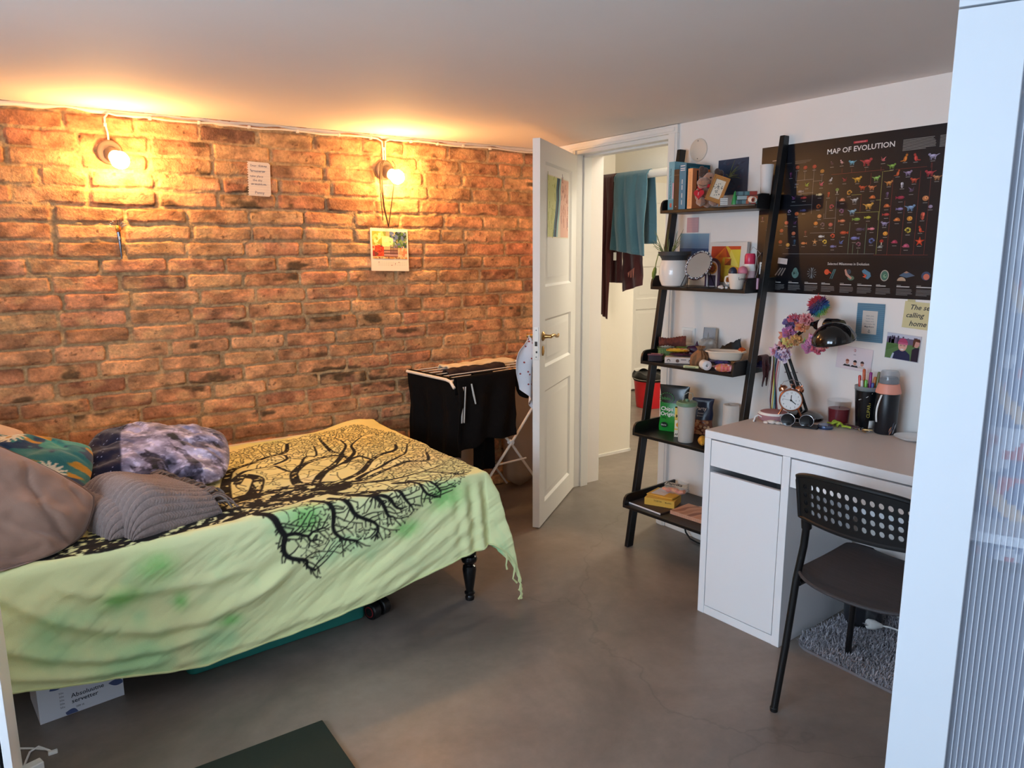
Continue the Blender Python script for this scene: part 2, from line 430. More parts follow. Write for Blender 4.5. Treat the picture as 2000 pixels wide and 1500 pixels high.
dd2 = d2.build('door_2', M_white); dd2.location = (5.15, 5.40, .02); dd2['kind'] = 'structure'
MB().box(5.07, 5.15, 5.40, 5.46, 0, 2.06).box(6.0, 6.08, 5.40, 5.46, 0, 2.06).box(5.07, 6.08, 5.40, 5.46, 2.02, 2.1).build('trim_2', M_white)['kind'] = 'structure'
# ---- the open door leaf
dm = MB()
panel_door(dm, .711, 1.952, .037, [(.092, .604, .112, .712), (.092, .604, .835, 1.082), (.092, .604, 1.245, 1.855)])
ang = R(36.08)
door = dm.build('door_1', M_white); door.location = (2.17, 2.899, .006); door.rotation_euler = (0, 0, ang); door['kind'] = 'structure'
lp = MB().box(-.0015, .002, .008, .028, .885, 1.05).box(-.003, -.0012, .012, .024, .955, .975, c=(40, 40, 40))
lpo = MB().box(-.0018, .002, .007, .03, .885, 1.05).build('lock_plate', pm('painted_steel', (206, 200, 190), .4, metal=.4), door, bevel=.001)
MB().box(-.0028, -.001, .012, .025, .955, .978).box(-.0028, -.001, .012, .02, .92, .93).build('latch', pm('dark_steel', (60, 56, 52), .4, metal=1), lpo)
MB().tube([(-.0028, .018, .9), (-.0015, .018, .9)], .003).tube([(-.0028, .018, 1.035), (-.0015, .018, 1.035)], .003).build('screw', M_bmetal, lpo)
def lever(side):
    s = 1 if side == 0 else -1; y0 = 0 if side == 0 else .037
    h = MB()
    h.lathe([(0, 0), (.024, 0), (.024, .004), (.018, .008), (.011, .012), (.009, .03), (.009, .046), (0, .048)], 24, M=Matrix.Translation((.052, y0, 1.0)) @ Euler((R(90)*s, 0, 0)).to_matrix().to_4x4())
    pts = [(.052, y0-.042*s, 1.0), (.075, y0-.046*s, 1.004), (.11, y0-.047*s, 1.002), (.14, y0-.046*s, .992), (.165, y0-.046*s, .99), (.182, y0-.046*s, .998)]
    h.tube(pts, [.009, .0085, .007, .0075, .0085, .006], 10)
    return h
hd = lever(0).build('handle', M_brass, door); hd['label'] = 'curved brass lever handle'
hb = lever(1).build('handle', M_brass, door)
MB().lathe([(0, 0), (.017, 0), (.017, .003), (.012, .006), (0, .006)], 20, M=T(.052, 0, .926, rx=R(90)) @ Matrix.Diagonal((1, 1.5, 1, 1))).box(.05, .054, -.0075, -.0055, .914, .93, c=(20, 20, 20)).build('keyhole_plate', M_brass, door)
for z in (.25, 1.0, 1.75): MB().tube([(.716, .012, z-.04), (.716, .012, z+.04)], .007, 10).build('hinge', M_white, door)
# ================================================================== BED
bed = thing('bed', 'bed with black turned legs standing along the brick wall', 'bed', (.48, 3.0, 0))
def bedpart(mb, name, m, **k): return mb.build(name, m, bed, loc=(-.48, -3.0, 0), **k)
M_matt = pm('mattress_cloth', (214, 208, 196), .9, bump=.2, bscale=200)
bedpart(MB().box(-.52, 1.47, 2.44, 3.585, .30, .525), 'mattress', M_matt, bevel=.04, seg=4)
bedpart(MB().box(-.54, 1.505, 2.445, 2.47, .20, .31).box(-.54, 1.505, 3.56, 3.59, .20, .31).box(1.475, 1.505, 2.445, 3.59, .20, .31).box(-.54, -.51, 2.445, 3.59, .2, .31), 'bed_rail', M_black, bevel=.004)
bedpart(MB().box(-.52, 1.48, 2.46, 3.57, .27, .30), 'slat_base', pm('pale_slats', (150, 120, 90), .7))
prof = [(0, 0), (.018, 0), (.020, .012), (.016, .02), (.022, .028), (.022, .034), (.016, .04), (.019, .06), (.025, .10), (.029, .135), (.026, .15), (.019, .155), (.019, .16), (.03, .168), (.034, .18), (.03, .192), (.022, .197), (.03, .202), (.03, .30), (0, .30)]
lg = MB().lathe(prof, 28)
for x, y in ((1.465, 2.44), (1.465, 3.56), (-.5, 2.45), (-.5, 3.56)):
    o = lg.build('leg', pm('black_lacquer', (14, 13, 14), .22) if 'black_lacquer' not in bpy.data.materials else bpy.data.materials['black_lacquer'], bed, loc=(x-.48, y-3.0, 0))
# ---- the bedspread: cloth laid over the mattress, tree printed on it
def tree_mask(U, V, res, u0, v0):
    """raster (in cloth coordinates) of the printed tree: 1 = black ink"""
    nv, nu = U.shape; A = np.zeros((nv, nu))
    rs = random.Random(5)
    def seg(x0, y0, x1, y1, r0, r1):
        rm = max(r0, r1)+.004
        i0 = max(int((min(x0, x1)-rm-u0)/res), 0); i1 = min(int((max(x0, x1)+rm-u0)/res)+2, nu)
        j0 = max(int((min(y0, y1)-rm-v0)/res), 0); j1 = min(int((max(y0, y1)+rm-v0)/res)+2, nv)
        if i1 <= i0 or j1 <= j0: return
        u = U[j0:j1, i0:i1]; v = V[j0:j1, i0:i1]; dx, dy = x1-x0, y1-y0; l2 = dx*dx+dy*dy+1e-12
        t = np.clip(((u-x0)*dx+(v-y0)*dy)/l2, 0, 1)
        d = np.hypot(u-x0-t*dx, v-y0-t*dy)-(r0+(r1-r0)*t)
        k = np.clip(.5-d/(res*1.1), 0, 1)
        A[j0:j1, i0:i1] = np.maximum(A[j0:j1, i0:i1], k)
    def smooth(p, n=6):
        out = []
        for i in range(len(p)-1):
            a = p[max(i-1, 0)]; b = p[i]; c = p[i+1]; d = p[min(i+2, len(p)-1)]
            for k in range(n):
                t = k/n; out.append(tuple(.5*((2*b[q])+(-a[q]+c[q])*t+(2*a[q]-5*b[q]+4*c[q]-d[q])*t*t+(-a[q]+3*b[q]-3*c[q]+d[q])*t**3) for q in (0, 1)))
        return out+[p[-1]]
    def poly(p, r0, r1):
        n = len(p)
        for i in range(n-1): seg(*p[i], *p[i+1], r0+(r1-r0)*i/n, r0+(r1-r0)*(i+1)/n)
    out = [(.2, 2.70), (.45, 3.05), (.67, 3.27), (.927, 3.36), (1.259, 3.42), (1.42, 3.42), (1.50, 3.205), (1.525, 2.828), (1.54, 2.496), (1.457, 2.416), (1.351, 2.328), (1.183, 2.290), (1.133, 2.225), (1.022, 2.2), (.921, 2.19), (.857, 2.12), (.798, 2.125), (.74, 2.20), (.689, 2.20), (.64, 2.385), (.2, 2.40)]
    def inside(x, y):
        c = False; n = len(out)
        for i in range(n):
            x1, y1 = out[i]; x2, y2 = out[i-1]
            if (y1 > y) != (y2 > y) and x < (x2-x1)*(y-y1)/(y2-y1)+x1: c = not c
        return c
    def twig(x, y, a, L, r, dep):
        n = 6; cur = rs.uniform(-1, 1)*10; st = L/n; k = 0
        for i in range(n):
            a += cur*st+rs.uniform(-.3, .3)
            x2 = x+math.cos(a)*st; y2 = y+math.sin(a)*st
            if not inside(x2, y2) or busy(x2, y2, dep): break
            ra = r*(1-i/n*.5); seg(x, y, x2, y2, ra, ra*.95); x, y = x2, y2; k += 1
            if dep < 3 and i > 0 and rs.random() < .62:
                s = rs.choice((-1, 1))
                twig(x, y, a+s*rs.uniform(.7, 1.3), L*rs.uniform(.4, .6), max(r*.75, .0016), dep+1)
        if k and dep >= 1: seg(x, y, x+.0005, y, .0032, .0032)
    def busy(x, y, dep):
        i = int((x-u0)/res); j = int((y-v0)/res); w = 3
        blk = A[max(j-w, 0):j+w+1, max(i-w, 0):i+w+1]
        return blk.size == 0 or blk.mean() > .3
    B = {
     'b1': [(.60, 2.62), (.66, 2.64), (.722, 2.764), (.74, 2.85), (.696, 2.894), (.654, 2.8)], 'b1b': [(.58, 2.66), (.621, 2.836), (.679, 2.999), (.752, 3.058), (.871, 3.121), (.953, 3.157), (1.003, 3.29)],
     'b2': [(.65, 2.86), (.716, 2.946), (.828, 2.975), (.893, 2.846), (.997, 3.031), (1.046, 3.027), (1.087, 3.161)], 'b3': [(.85, 2.68), (.858, 2.741), (.893, 2.846), (.983, 2.95), (1.098, 2.99), (1.14, 2.929), (1.128, 2.847)],
     'b4': [(.90, 2.62), (.93, 2.689), (1.008, 2.791), (1.084, 2.878), (1.148, 2.986), (1.127, 3.066), (1.143, 3.19), (1.159, 3.286)], 'b5': [(.93, 2.70), (.981, 2.756), (1.097, 2.84), (1.191, 2.892), (1.217, 2.813), (1.162, 2.823)],
     'b6': [(.92, 2.58), (.96, 2.595), (1.098, 2.673), (1.248, 2.851), (1.362, 2.897), (1.399, 2.972)], 'b7': [(.9, 2.56), (.952, 2.576), (1.056, 2.575), (1.172, 2.62), (1.323, 2.707), (1.407, 2.677), (1.464, 2.791)],
     'b8': [(.92, 2.55), (.988, 2.551), (1.094, 2.523), (1.197, 2.524), (1.315, 2.545), (1.434, 2.585)], 'b9': [(.83, 2.53), (.876, 2.539), (.935, 2.452), (1.022, 2.434), (1.06, 2.415), (1.035, 2.398)],
     'e1': [(1.10, 2.83), (1.2, 2.97), (1.24, 3.1), (1.34, 3.22)], 'e2': [(1.14, 2.98), (1.22, 3.12), (1.23, 3.28)], 'e3': [(.86, 3.0), (.93, 3.06), (.9, 3.2)], 'e4': [(1.06, 2.6), (1.2, 2.7), (1.36, 2.81), (1.45, 2.95)],
     'd1': [(.62, 2.42), (.657, 2.396), (.685, 2.332), (.70, 2.305), (.692, 2.261), (.712, 2.226), (.767, 2.2), (.772, 2.175), (.799, 2.153)], 'd1b': [(.70, 2.308), (.739, 2.305), (.781, 2.286), (.801, 2.299), (.842, 2.304)],
     'd1c': [(.781, 2.286), (.788, 2.266), (.814, 2.266)], 'd2': [(.82, 2.44), (.859, 2.399), (.877, 2.353), (.874, 2.288), (.911, 2.245), (.959, 2.224)], 'd3': [(.88, 2.43), (.93, 2.384), (.958, 2.329), (1.025, 2.283), (1.043, 2.254), (1.035, 2.237)],
     'd4': [(.95, 2.43), (1.017, 2.396), (1.059, 2.356), (1.083, 2.301), (1.102, 2.291)], 'd5': [(1.02, 2.40), (1.086, 2.369), (1.117, 2.325), (1.143, 2.314)], 'd6': [(1.07, 2.43), (1.126, 2.399), (1.157, 2.348), (1.183, 2.311)],
     'd7': [(1.15, 2.47), (1.211, 2.44), (1.239, 2.363), (1.28, 2.329)], 'd8': [(1.21, 2.46), (1.268, 2.409), (1.309, 2.349)], 'd9': [(1.32, 2.52), (1.40, 2.44), (1.44, 2.43)]}
    thick = dict(b1=(.042, .02), b1b=(.028, .008), b2=(.014, .006), b3=(.027, .007), b4=(.025, .005), b5=(.017, .009), b6=(.024, .005), b7=(.021, .005), b8=(.015, .004), b9=(.026, .012), e1=(.012, .003), e2=(.009, .003), e3=(.01, .003), e4=(.012, .003),
                 d1=(.014, .005), d1b=(.008, .004), d1c=(.006, .003), d2=(.011, .005), d3=(.011, .004), d4=(.013, .004), d5=(.010, .004), d6=(.011, .004), d7=(.010, .004), d8=(.009, .004), d9=(.008, .003))
    # trunk body
    tp = [(.05, 2.50), (.18, 2.47), (.30, 2.475), (.45, 2.52), (.58, 2.535), (.70, 2.56), (.82, 2.58), (.95, 2.56)]; tr = [.10, .085, .075, .105, .115, .12, .105, .06]
    tps = smooth(tp, 6)
    for i in range(len(tps)-1):
        k = i/6; a = tr[int(k)]+(tr[min(int(k)+1, 7)]-tr[int(k)])*(k-int(k)); seg(*tps[i], *tps[i+1], a, a)
    body = A.copy()
    for k in thick:
        if k[0] == 'b': thick[k] = (thick[k][0]*.7, thick[k][1]*.75)
    for k in ('b1', 'b1b', 'b3', 'b4', 'b6', 'b7', 'b9', 'd1'): poly(smooth(B[k]), thick[k][0], thick[k][1])
    # bark: pale flecks inside the wood
    fl = fbm(U*34+.9*np.sin(V*50), V*46, 3, 3); fl2 = fbm(U*70, V*80, 9, 2)
    core = A.copy()
    fleck = sstep(.53, .57, fl)*sstep(.42, .5, fl2)
    A = np.where(core > .6, A*(1-.95*fleck), A)
    # a dark outline back on the rims of the wood
    for k, p in B.items():
        sp = smooth(p); r0, r1 = thick[k]
        if r0 > .0143:
            n = len(sp)
            for s in (-1, 1):
                q = []
                for i in range(n):
                    a = sp[min(i+1, n-1)]; b = sp[max(i-1, 0)]; dx, dy = a[0]-b[0], a[1]-b[1]; l = math.hypot(dx, dy)+1e-9; w = (r0+(r1-r0)*i/n)*.85
                    q.append((sp[i][0]-dy/l*w*s, sp[i][1]+dx/l*w*s))
                poly(q, .0055, .003)
        else: poly(sp, r0, r1)
    # twigs all over the crown
    for k, p in B.items():
        sp = smooth(p); n = len(sp); drape = k[0] == 'd'
        for i in range(3, n):
            if not drape and i < n*.35 and thick[k][0] > .02: continue
            for rep in range(2 if drape else 1):
                a = math.atan2(sp[i][1]-sp[i-1][1], sp[i][0]-sp[i-1][0])+rs.choice((-1, 1))*rs.uniform(.5, 1.3)
                twig(*sp[i], a, rs.uniform(.09, .16) if drape else rs.uniform(.10, .18), .0032 if drape else .0029, 0)
        a = math.atan2(sp[-1][1]-sp[-2][1], sp[-1][0]-sp[-2][0])
        for s in (-.6, 0, .6): twig(*sp[-1], a+s, .11 if drape else .16, .0030, 0)
    for _ in range(2600):
        x = rs.uniform(.62, 1.52); y = rs.uniform(2.42, 3.40)
        cx, cy = .80, 2.62; d = math.hypot(x-cx, y-cy)
        if d > .36+.25*rs.random() and inside(x, y): twig(x, y, math.atan2(y-cy, x-cx)+rs.uniform(-.7, .7), .10, .0024, 0)
    return A
def bedspread():
    res = .0034
    u0, u1, v0, v1 = -.62, 1.86, 1.92, 3.60
    nu = int((u1-u0)/res)+1; nv = int((v1-v0)/res)+1
    U, V = np.meshgrid(np.linspace(u0, u1, nu), np.linspace(v0, v1, nv))
    EX, EY, TOP, rad = 1.515, 2.405, .552, .035
    def hemv(x):   # how far the near side hangs down, by X
        xs = [-.62, -.3, -.12, .1, .41, .7, .95, 1.2, 1.38, 1.5, 1.7, 1.9]; zs = [.27, .21, .17, .12, .072, .085, .118, .165, .208, .235, .25, .3]
        return TOP-np.interp(x, xs, zs)
    hem = hemv(U)
    # compress the sheet so that its hem follows that curve: b = hanging length, rescaled per column
    b = np.maximum(EY-V, 0); bmax = EY-v0
    a = np.maximum(U-EX, 0); amax = .34; ascale = amax/(u1-EX)
    a = a*ascale
    bb = b/bmax*hem
    Vc = np.where(V < EY, EY-bb, V); Uc = np.where(U > EX, EX+a, U)     # cloth coordinates for the print
    r = np.hypot(a, bb); phi = np.arctan2(a, bb)
    corner = (a > 0) & (bb > 0)
    top = TOP+.004*(fbm(U*5, V*5, 2, 3)-.5)*2
    top = top-.05*sstep(3.38, 3.60, V)*(1-sstep(.9, 1.5, U))-.025*sstep(3.47, 3.60, V)
    top = top+.02*np.exp(-((U-1.42)/.12)**2-((V-3.5)/.15)**2)
    # soft rucks on the top
    top = top+.006*sstep(.45, .75, fbm(U*3+V*4, V*9-U*3, 33, 3))
    def drop(q):   # rounded edge: (outwards, down)
        arc = rad*PI/2; t = np.clip(q/rad, 0, PI/2)
        return np.where(q < arc, rad*np.sin(t), rad), np.where(q < arc, rad*(1-np.cos(t)), rad+(q-arc))
    ob, db = drop(bb); oa, da = drop(a)
    X = np.minimum(U, EX); Y = np.maximum(V, EY)
    X = np.where(a > 0, EX-rad+oa, np.minimum(X, EX)); Y = np.where(bb > 0, EY+rad-ob, Y)
    X = np.where((a <= 0), np.minimum(X, EX-0), X)
    # keep the flat part continuous with the rounded edge
    X = np.where(a > 0, EX+oa*.6, U); Y = np.where(bb > 0, EY-ob*.6, V)
    Zd = np.where(corner, 0, db+da)
    Z = top-Zd
    # corner: the cloth stands out in a loose fold
    oc, dc = drop(r)
    s2 = np.sin(2*phi)
    pro = .03+.30*np.maximum(r-.03, 0)
    Xc = EX+oc*.6*np.sin(phi)+pro*s2*.68*np.minimum(r/.1, 1)
    Yc = EY-oc*.6*np.cos(phi)-pro*s2*.34*np.minimum(r/.1, 1)
    Zc = top-dc*(1+.18*s2)
    X = np.where(corner, Xc, X); Y = np.where(corner, Yc, Y); Z = np.where(corner, Zc, Z)
    # hanging folds on the near side
    hang = np.clip((TOP-Z)/.10, 0, 1)*(V < EY)
    def fold(pts, amp, w):
        px = np.array([p[0] for p in pts]); pz = np.array([p[1] for p in pts])
        zc = np.interp(X, px, pz); fade = sstep(px[0], px[0]+.06, X)*(1-sstep(px[-1]-.12, px[-1], X))
        sl = np.interp(X, px, np.gradient(pz, px)); d = (Z-zc)/np.sqrt(1+sl*sl)
        return amp*fade*np.exp(-(d/w)**2)
    F = fold([(-.16, .56), (-.08, .47), (.02, .385), (.14, .315), (.28, .27), (.42, .262), (.6, .30), (.75, .37)], .022, .024)
    F += fold([(-.2, .42), (-.10, .33), (0, .27), (.12, .225), (.3, .2), (.5, .215)], .020, .02)
    F += fold([(-.2, .30), (-.1, .24), (.05, .19), (.2, .165), (.35, .16)], .015, .016)
    F += fold([(.0, .50), (.1, .44), (.25, .40), (.45, .385), (.62, .40)], .013, .02)
    F += fold([(.55, .155), (.75, .17), (.95, .22), (1.15, .31), (1.32, .42), (1.45, .52)], .010, .024)
    F += fold([(.75, .14), (1.0, .19), (1.2, .27), (1.36, .37), (1.49, .50)], .010, .02)
    F += fold([(.95, .15), (1.15, .20), (1.3, .27), (1.42, .36), (1.50, .47)], .009, .018)
    F += fold([(.3, .13), (.6, .13), (.9, .18), (1.1, .24)], .007, .014)
    dg = (X*1.0+Z*1.35)
    F += .0065*(fbm((X+.62*Z)*4.5, (Z-.62*X)*24, 55, 3)-.5)*2+.010*(fbm((X+.7*Z)*2.2+4, (Z-.5*X)*9, 57, 2)-.5)*2
    Y = Y-F*hang+.02*hang*(fbm(X*2.2, Z*1.5, 66, 2)-.5)
    # vertical pleats towards the foot corner
    pl = sstep(1.30, 1.50, X)*hang*(1-corner)
    Y = Y-pl*.010*np.sin(X*95)
    Y = Y-.035*sstep(1.2, 1.5, X)*hang*np.clip((TOP-Z)/.3, 0, 1)
    Ynoise = .0015*(fbm(U*30, V*30, 71, 3)-.5)
    Z = Z+np.where(V >= EY, Ynoise*1.6, 0); Y = Y+np.where(V < EY, Ynoise, 0)
    # cloth lies behind the hem seam
    ink = tree_mask_c(Uc, Vc)
    base = np.array((234, 228, 160.)); g = np.array((168, 214, 156.)); ye = np.array((244, 224, 140.)); pk = np.array((232, 216, 184.))
    n1 = sstep(.56, .8, fbm(Uc*4.2+3, Vc*5, 101, 4))[..., None]; n2 = sstep(.52, .72, fbm(Uc*2.2, Vc*2.6+5, 111, 4))[..., None]; n3 = sstep(.5, .72, fbm(Uc*3+9, Vc*3, 121, 4))[..., None]
    side = (1-sstep(2.36, 2.52, Vc-.22*(sstep(1.0, 1.5, Uc))))[..., None]  # hanging side greener, top yellower: daylight and bulb warmth put into the colour
    Cb = base+(ye-base)*n3*.7*(1-side)+(pk-base)*n2*.35
    Cb = Cb+(np.array((222, 230, 174.))-Cb)*side*.8
    Cb = Cb+(g-Cb)*n1*(.25+.55*side)
    spots = sum(np.exp(-((Uc-x)/w)**2-((Vc-y)/h)**2) for x, y, w, h in ((.50, 2.06, .035, .02), (1.16, 2.23, .05, .03), (.30, 2.30, .05, .04), (1.33, 2.33, .08, .05), (.78, 2.35, .06, .05), (.19, 2.23, .05, .03), (.36, 2.17, .02, .03)))
    sp = np.clip(spots*(.3+fbm(Uc*30, Vc*30, 131, 3)), 0, .8)[..., None]; Cb = Cb+(np.array((134, 204, 112.))-Cb)*sp
    ik = ink[..., None]
    C = linv(Cb)*(1-ik)+linv(np.array((16, 13, 12.)))*ik
    m = pm('tie_dyed_cotton', vcol=True, rough=.9, bump=.25, bscale=420)
    o = np_grid('bedspread', np.stack([X, Y, Z], -1), m, C)
    d = o.modifiers.new('s', 'SOLIDIFY'); d.thickness = .0016; d.offset = 1
    tag(o, 'lime green tie-dyed bedspread with a black printed tree, hanging over the bed side', 'bedspread')
    return o, (X, Y, Z, U, V)
def tree_mask_c(Uc, Vc):
    res = .0022; u0, u1, v0, v1 = -.14, 1.62, 2.05, 3.46
    gu = np.arange(u0, u1, res); gv = np.arange(v0, v1, res); U, V = np.meshgrid(gu, gv)
    A = tree_mask(U, V, res, u0, v0)
    fi = np.clip((Uc-u0)/res, 0, len(gu)-1.01); fj = np.clip((Vc-v0)/res, 0, len(gv)-1.01); i = fi.astype(int); j = fj.astype(int); a = fi-i; b = fj-j
    out = (A[j, i]*(1-a)+A[j, i+1]*a)*(1-b)+(A[j+1, i]*(1-a)+A[j+1, i+1]*a)*b
    ok = (Uc > u0) & (Uc < u1-.01) & (Vc > v0) & (Vc < v1-.01)
    return np.where(ok, out, 0)
spread, SP = bedspread()
# hem roll along the near side and the tassels of the corner
Xs, Ys, Zs = SP[0][0], SP[1][0], SP[2][0]
idx = list(range(0, len(Xs), 6))
hemr = MB().tube([(Xs[i], Ys[i]-.001, Zs[i]+.004) for i in idx], .0042, 6)
M_hem = pm('lime_thread', (212, 218, 158), .9, bump=.2, bscale=300)
hemr.build('hem', M_hem, spread)
fr = MB(); ci = int(np.argmin(Zs)+0)
i0 = np.argmax(Xs+(-Zs)*.6)
rs = random.Random(3)
for k in range(7):
    i = max(0, i0-70+k*26); i = min(i, len(Xs)-1)
    x, y, z = Xs[i], Ys[i], Zs[i]; L_ = .06+.035*rs.random(); L_ = min(L_, z-.008)
    if L_ <= .01: continue
    pts = [(x, y, z), (x+rs.uniform(-.006, .006), y-.003, z-L_*.35), (x+rs.uniform(-.012, .012), y-.002, z-L_*.7), (x+rs.uniform(-.014, .014), y, z-L_)]
    fr.tube(pts, [.003, .0042, .003, .0045], 6)
fr.build('tassel', M_hem, spread)
# ================================================================== PILLOWS AND THROW
def pillow(name, w, h, t, cfn, mat, loc, trz, label, cat='pillow', seed=1, n=72, pipe=None, wr=.010, pinch=.05, rnd_=.30, floor=.556):
    """trz = (tilt, roll, turn); the underside settles flat on whatever height `floor` is"""
    u, v = np.meshgrid(np.linspace(-1, 1, n), np.linspace(-1, 1, n))
    tilt, roll, turn = trz
    Mx = Matrix.Rotation(turn, 4, 'Z') @ Matrix.Rotation(tilt, 4, 'X') @ Matrix.Rotation(roll, 4, 'Z')
    Rm = np.array(Mx.to_3x3())
    def side(sg):
        x = w/2*u*np.sqrt(1-rnd_*v**2*u**2)*(1-pinch*(1-v**2)*u**2); y = h/2*v*np.sqrt(1-rnd_*u**2*v**2)*(1-pinch*(1-u**2)*v**2)
        th = np.clip(1-np.abs(u)**2.2, 0, 1)**.55*np.clip(1-np.abs(v)**2.2, 0, 1)**.55
        ang = np.arctan2(v, u); rr = np.hypot(u, v)
        fo = fbm(u*1.4+seed*3+sg*7, v*1.4, seed, 3)
        wrk = (fbm(u*2.2+seed*3+sg*7, v*2.2, seed, 4)-.5)*2*wr+wr*np.sin(ang*9+6*fo)*sstep(.25, .9, rr)*(1-sstep(1.0, 1.35, rr))-wr*.8*np.exp(-((np.sin(u*3.3+v*4.1+fo*6+seed))/.30)**2)*sstep(.1, .6, rr)+wr*.5*(fbm(u*6+seed, v*3.2, seed+5, 3)-.5)*2
        z = sg*(t/2*th)+wrk*sg*np.minimum(th*1.6, 1)
        P = np.stack([x, y, z], -1) @ Rm.T
        P[..., 2] = np.where(P[..., 2]+loc[2] < floor+.03, floor-loc[2]+.03*np.exp((P[..., 2]+loc[2]-floor-.03)/.03), P[..., 2])
        return P
    A = side(1); B = side(-1); N = n*n
    V = np.concatenate([A.reshape(-1, 3), B.reshape(-1, 3)])
    idx = np.arange(N).reshape(n, n)
    q = np.stack([idx[:-1, :-1], idx[:-1, 1:], idx[1:, 1:], idx[1:, :-1]], -1).reshape(-1, 4)
    mb = MB(); mb.v = [tuple(p) for p in V]; mb.f = [tuple(a) for a in q]+[tuple(a[::-1]+N) for a in q]
    C = linv(cfn(u, v)); Cf = C[:-1, :-1].reshape(-1, 3); mb.c = [(*c, 1) for c in Cf]*2; mb.m = [0]*len(mb.f)
    o = mb.build(name, mat, angle=180, loc=loc)
    me = o.data; li = np.empty(len(me.loops), dtype=np.int32); me.loops.foreach_get('vertex_index', li)
    Cv = np.concatenate([C.reshape(-1, 3)]*2); me.color_attributes['col'].data.foreach_set('color', np.concatenate([Cv[li], np.ones((len(li), 1))], 1).astype(np.float32).ravel())
    tag(o, label, cat)
    if pipe:
        e = [(A[0, i]) for i in range(n)]+[A[j, -1] for j in range(1, n)]+[A[-1, i] for i in range(n-2, -1, -1)]+[A[j, 0] for j in range(n-2, 0, -1)]
        MB().tube([tuple(p) for p in e], .0045, 6, closed=True).build('piping', pipe, o)
    return o
def flatc(c): return lambda u, v: np.broadcast_to(np.array(c, float), u.shape+(3,))
def teal_pat(u, v):
    C = np.broadcast_to(np.array((38, 118, 122.)), u.shape+(3,)).copy()
    def mixc(C, m, c): return C+(np.array(c, float)-C)*m[..., None]
    C = mixc(C, sstep(.5, .56, fbm(u*2.6, v*3.4, 4, 4)), (30, 62, 96))
    C = mixc(C, sstep(.56, .60, fbm(u*3+5, v*5+2, 14, 3))*sstep(.4, .6, .5+.5*np.sin(v*26+u*7)), (198, 142, 46))
    C = mixc(C, sstep(.6, .64, fbm(u*3+15, v*3+2, 24, 4)), (60, 150, 140))
    for cx, cy in ((.62, .1), (-.3, -.5), (.1, .75)):
        a = np.arctan2(v-cy, u-cx); r = np.hypot(u-cx, v-cy); C = mixc(C, (r < .13+.04*np.cos(a*14)).astype(float), (226, 222, 200)); C = mixc(C, (r < .04).astype(float), (200, 150, 60))
    return C
def moon_pat(u, v):
    C = np.broadcast_to(np.array((20, 22, 52.)), u.shape+(3,)).copy()
    st = (np.random.RandomState(4).rand(*u.shape) > .992).astype(float)[..., None]; C = C+(np.array((180, 190, 230.))-C)*st
    edge = sstep(-.50, -.46, u+.10*v+.03*(fbm(v*6, u*2, 5, 2)-.5))
    m = 138+130*(fbm(u*5, v*6, 6, 5)-.5)*2+50*sstep(.58, .66, fbm(u*14, v*14, 9, 3))-90*sstep(.54, .6, fbm(u*4+v*2, v*2.5+3, 19, 4))
    mo = np.stack([m*.93+6, m*.93, m*1.02+12], -1); mo = np.clip(mo, 22, 235)
    return C*(1-edge[..., None])+mo*edge[..., None]
M_vel = pm('velvet_vc', vcol=True, rough=.85, bump=.15, bscale=220, sheen=.5)
pillow('pillow', .70, .50, .24, flatc((130, 99, 83)), M_vel, (-.195, 2.575, .68), (R(58), R(-38), R(4)), 'large taupe velvet pillow with piped edge, nearest the front edge of the bed', seed=3, pipe=pm('taupe_piping', (112, 90, 80), .8), wr=.016)
pillow('pillow', .66, .46, .17, teal_pat, M_fab, (-.125, 2.985, .655), (R(36), R(-14), R(-8)), 'teal pillow with orange and navy paisley print behind the taupe pillow', seed=5, wr=.012, n=120)
pillow('pillow', .60, .42, .18, flatc((212, 186, 164)), M_fab, (-.29, 3.38, .655), (R(58), R(-18), R(3)), 'plain beige pillow against the brick wall at the head of the bed', seed=8)
pillow('pillow', .54, .40, .15, moon_pat, M_fab, (.425, 3.03, .648), (R(26), R(-12), R(-4)), 'navy pillow printed with stars and a grey cratered moon', seed=11, n=150, rnd_=.42)
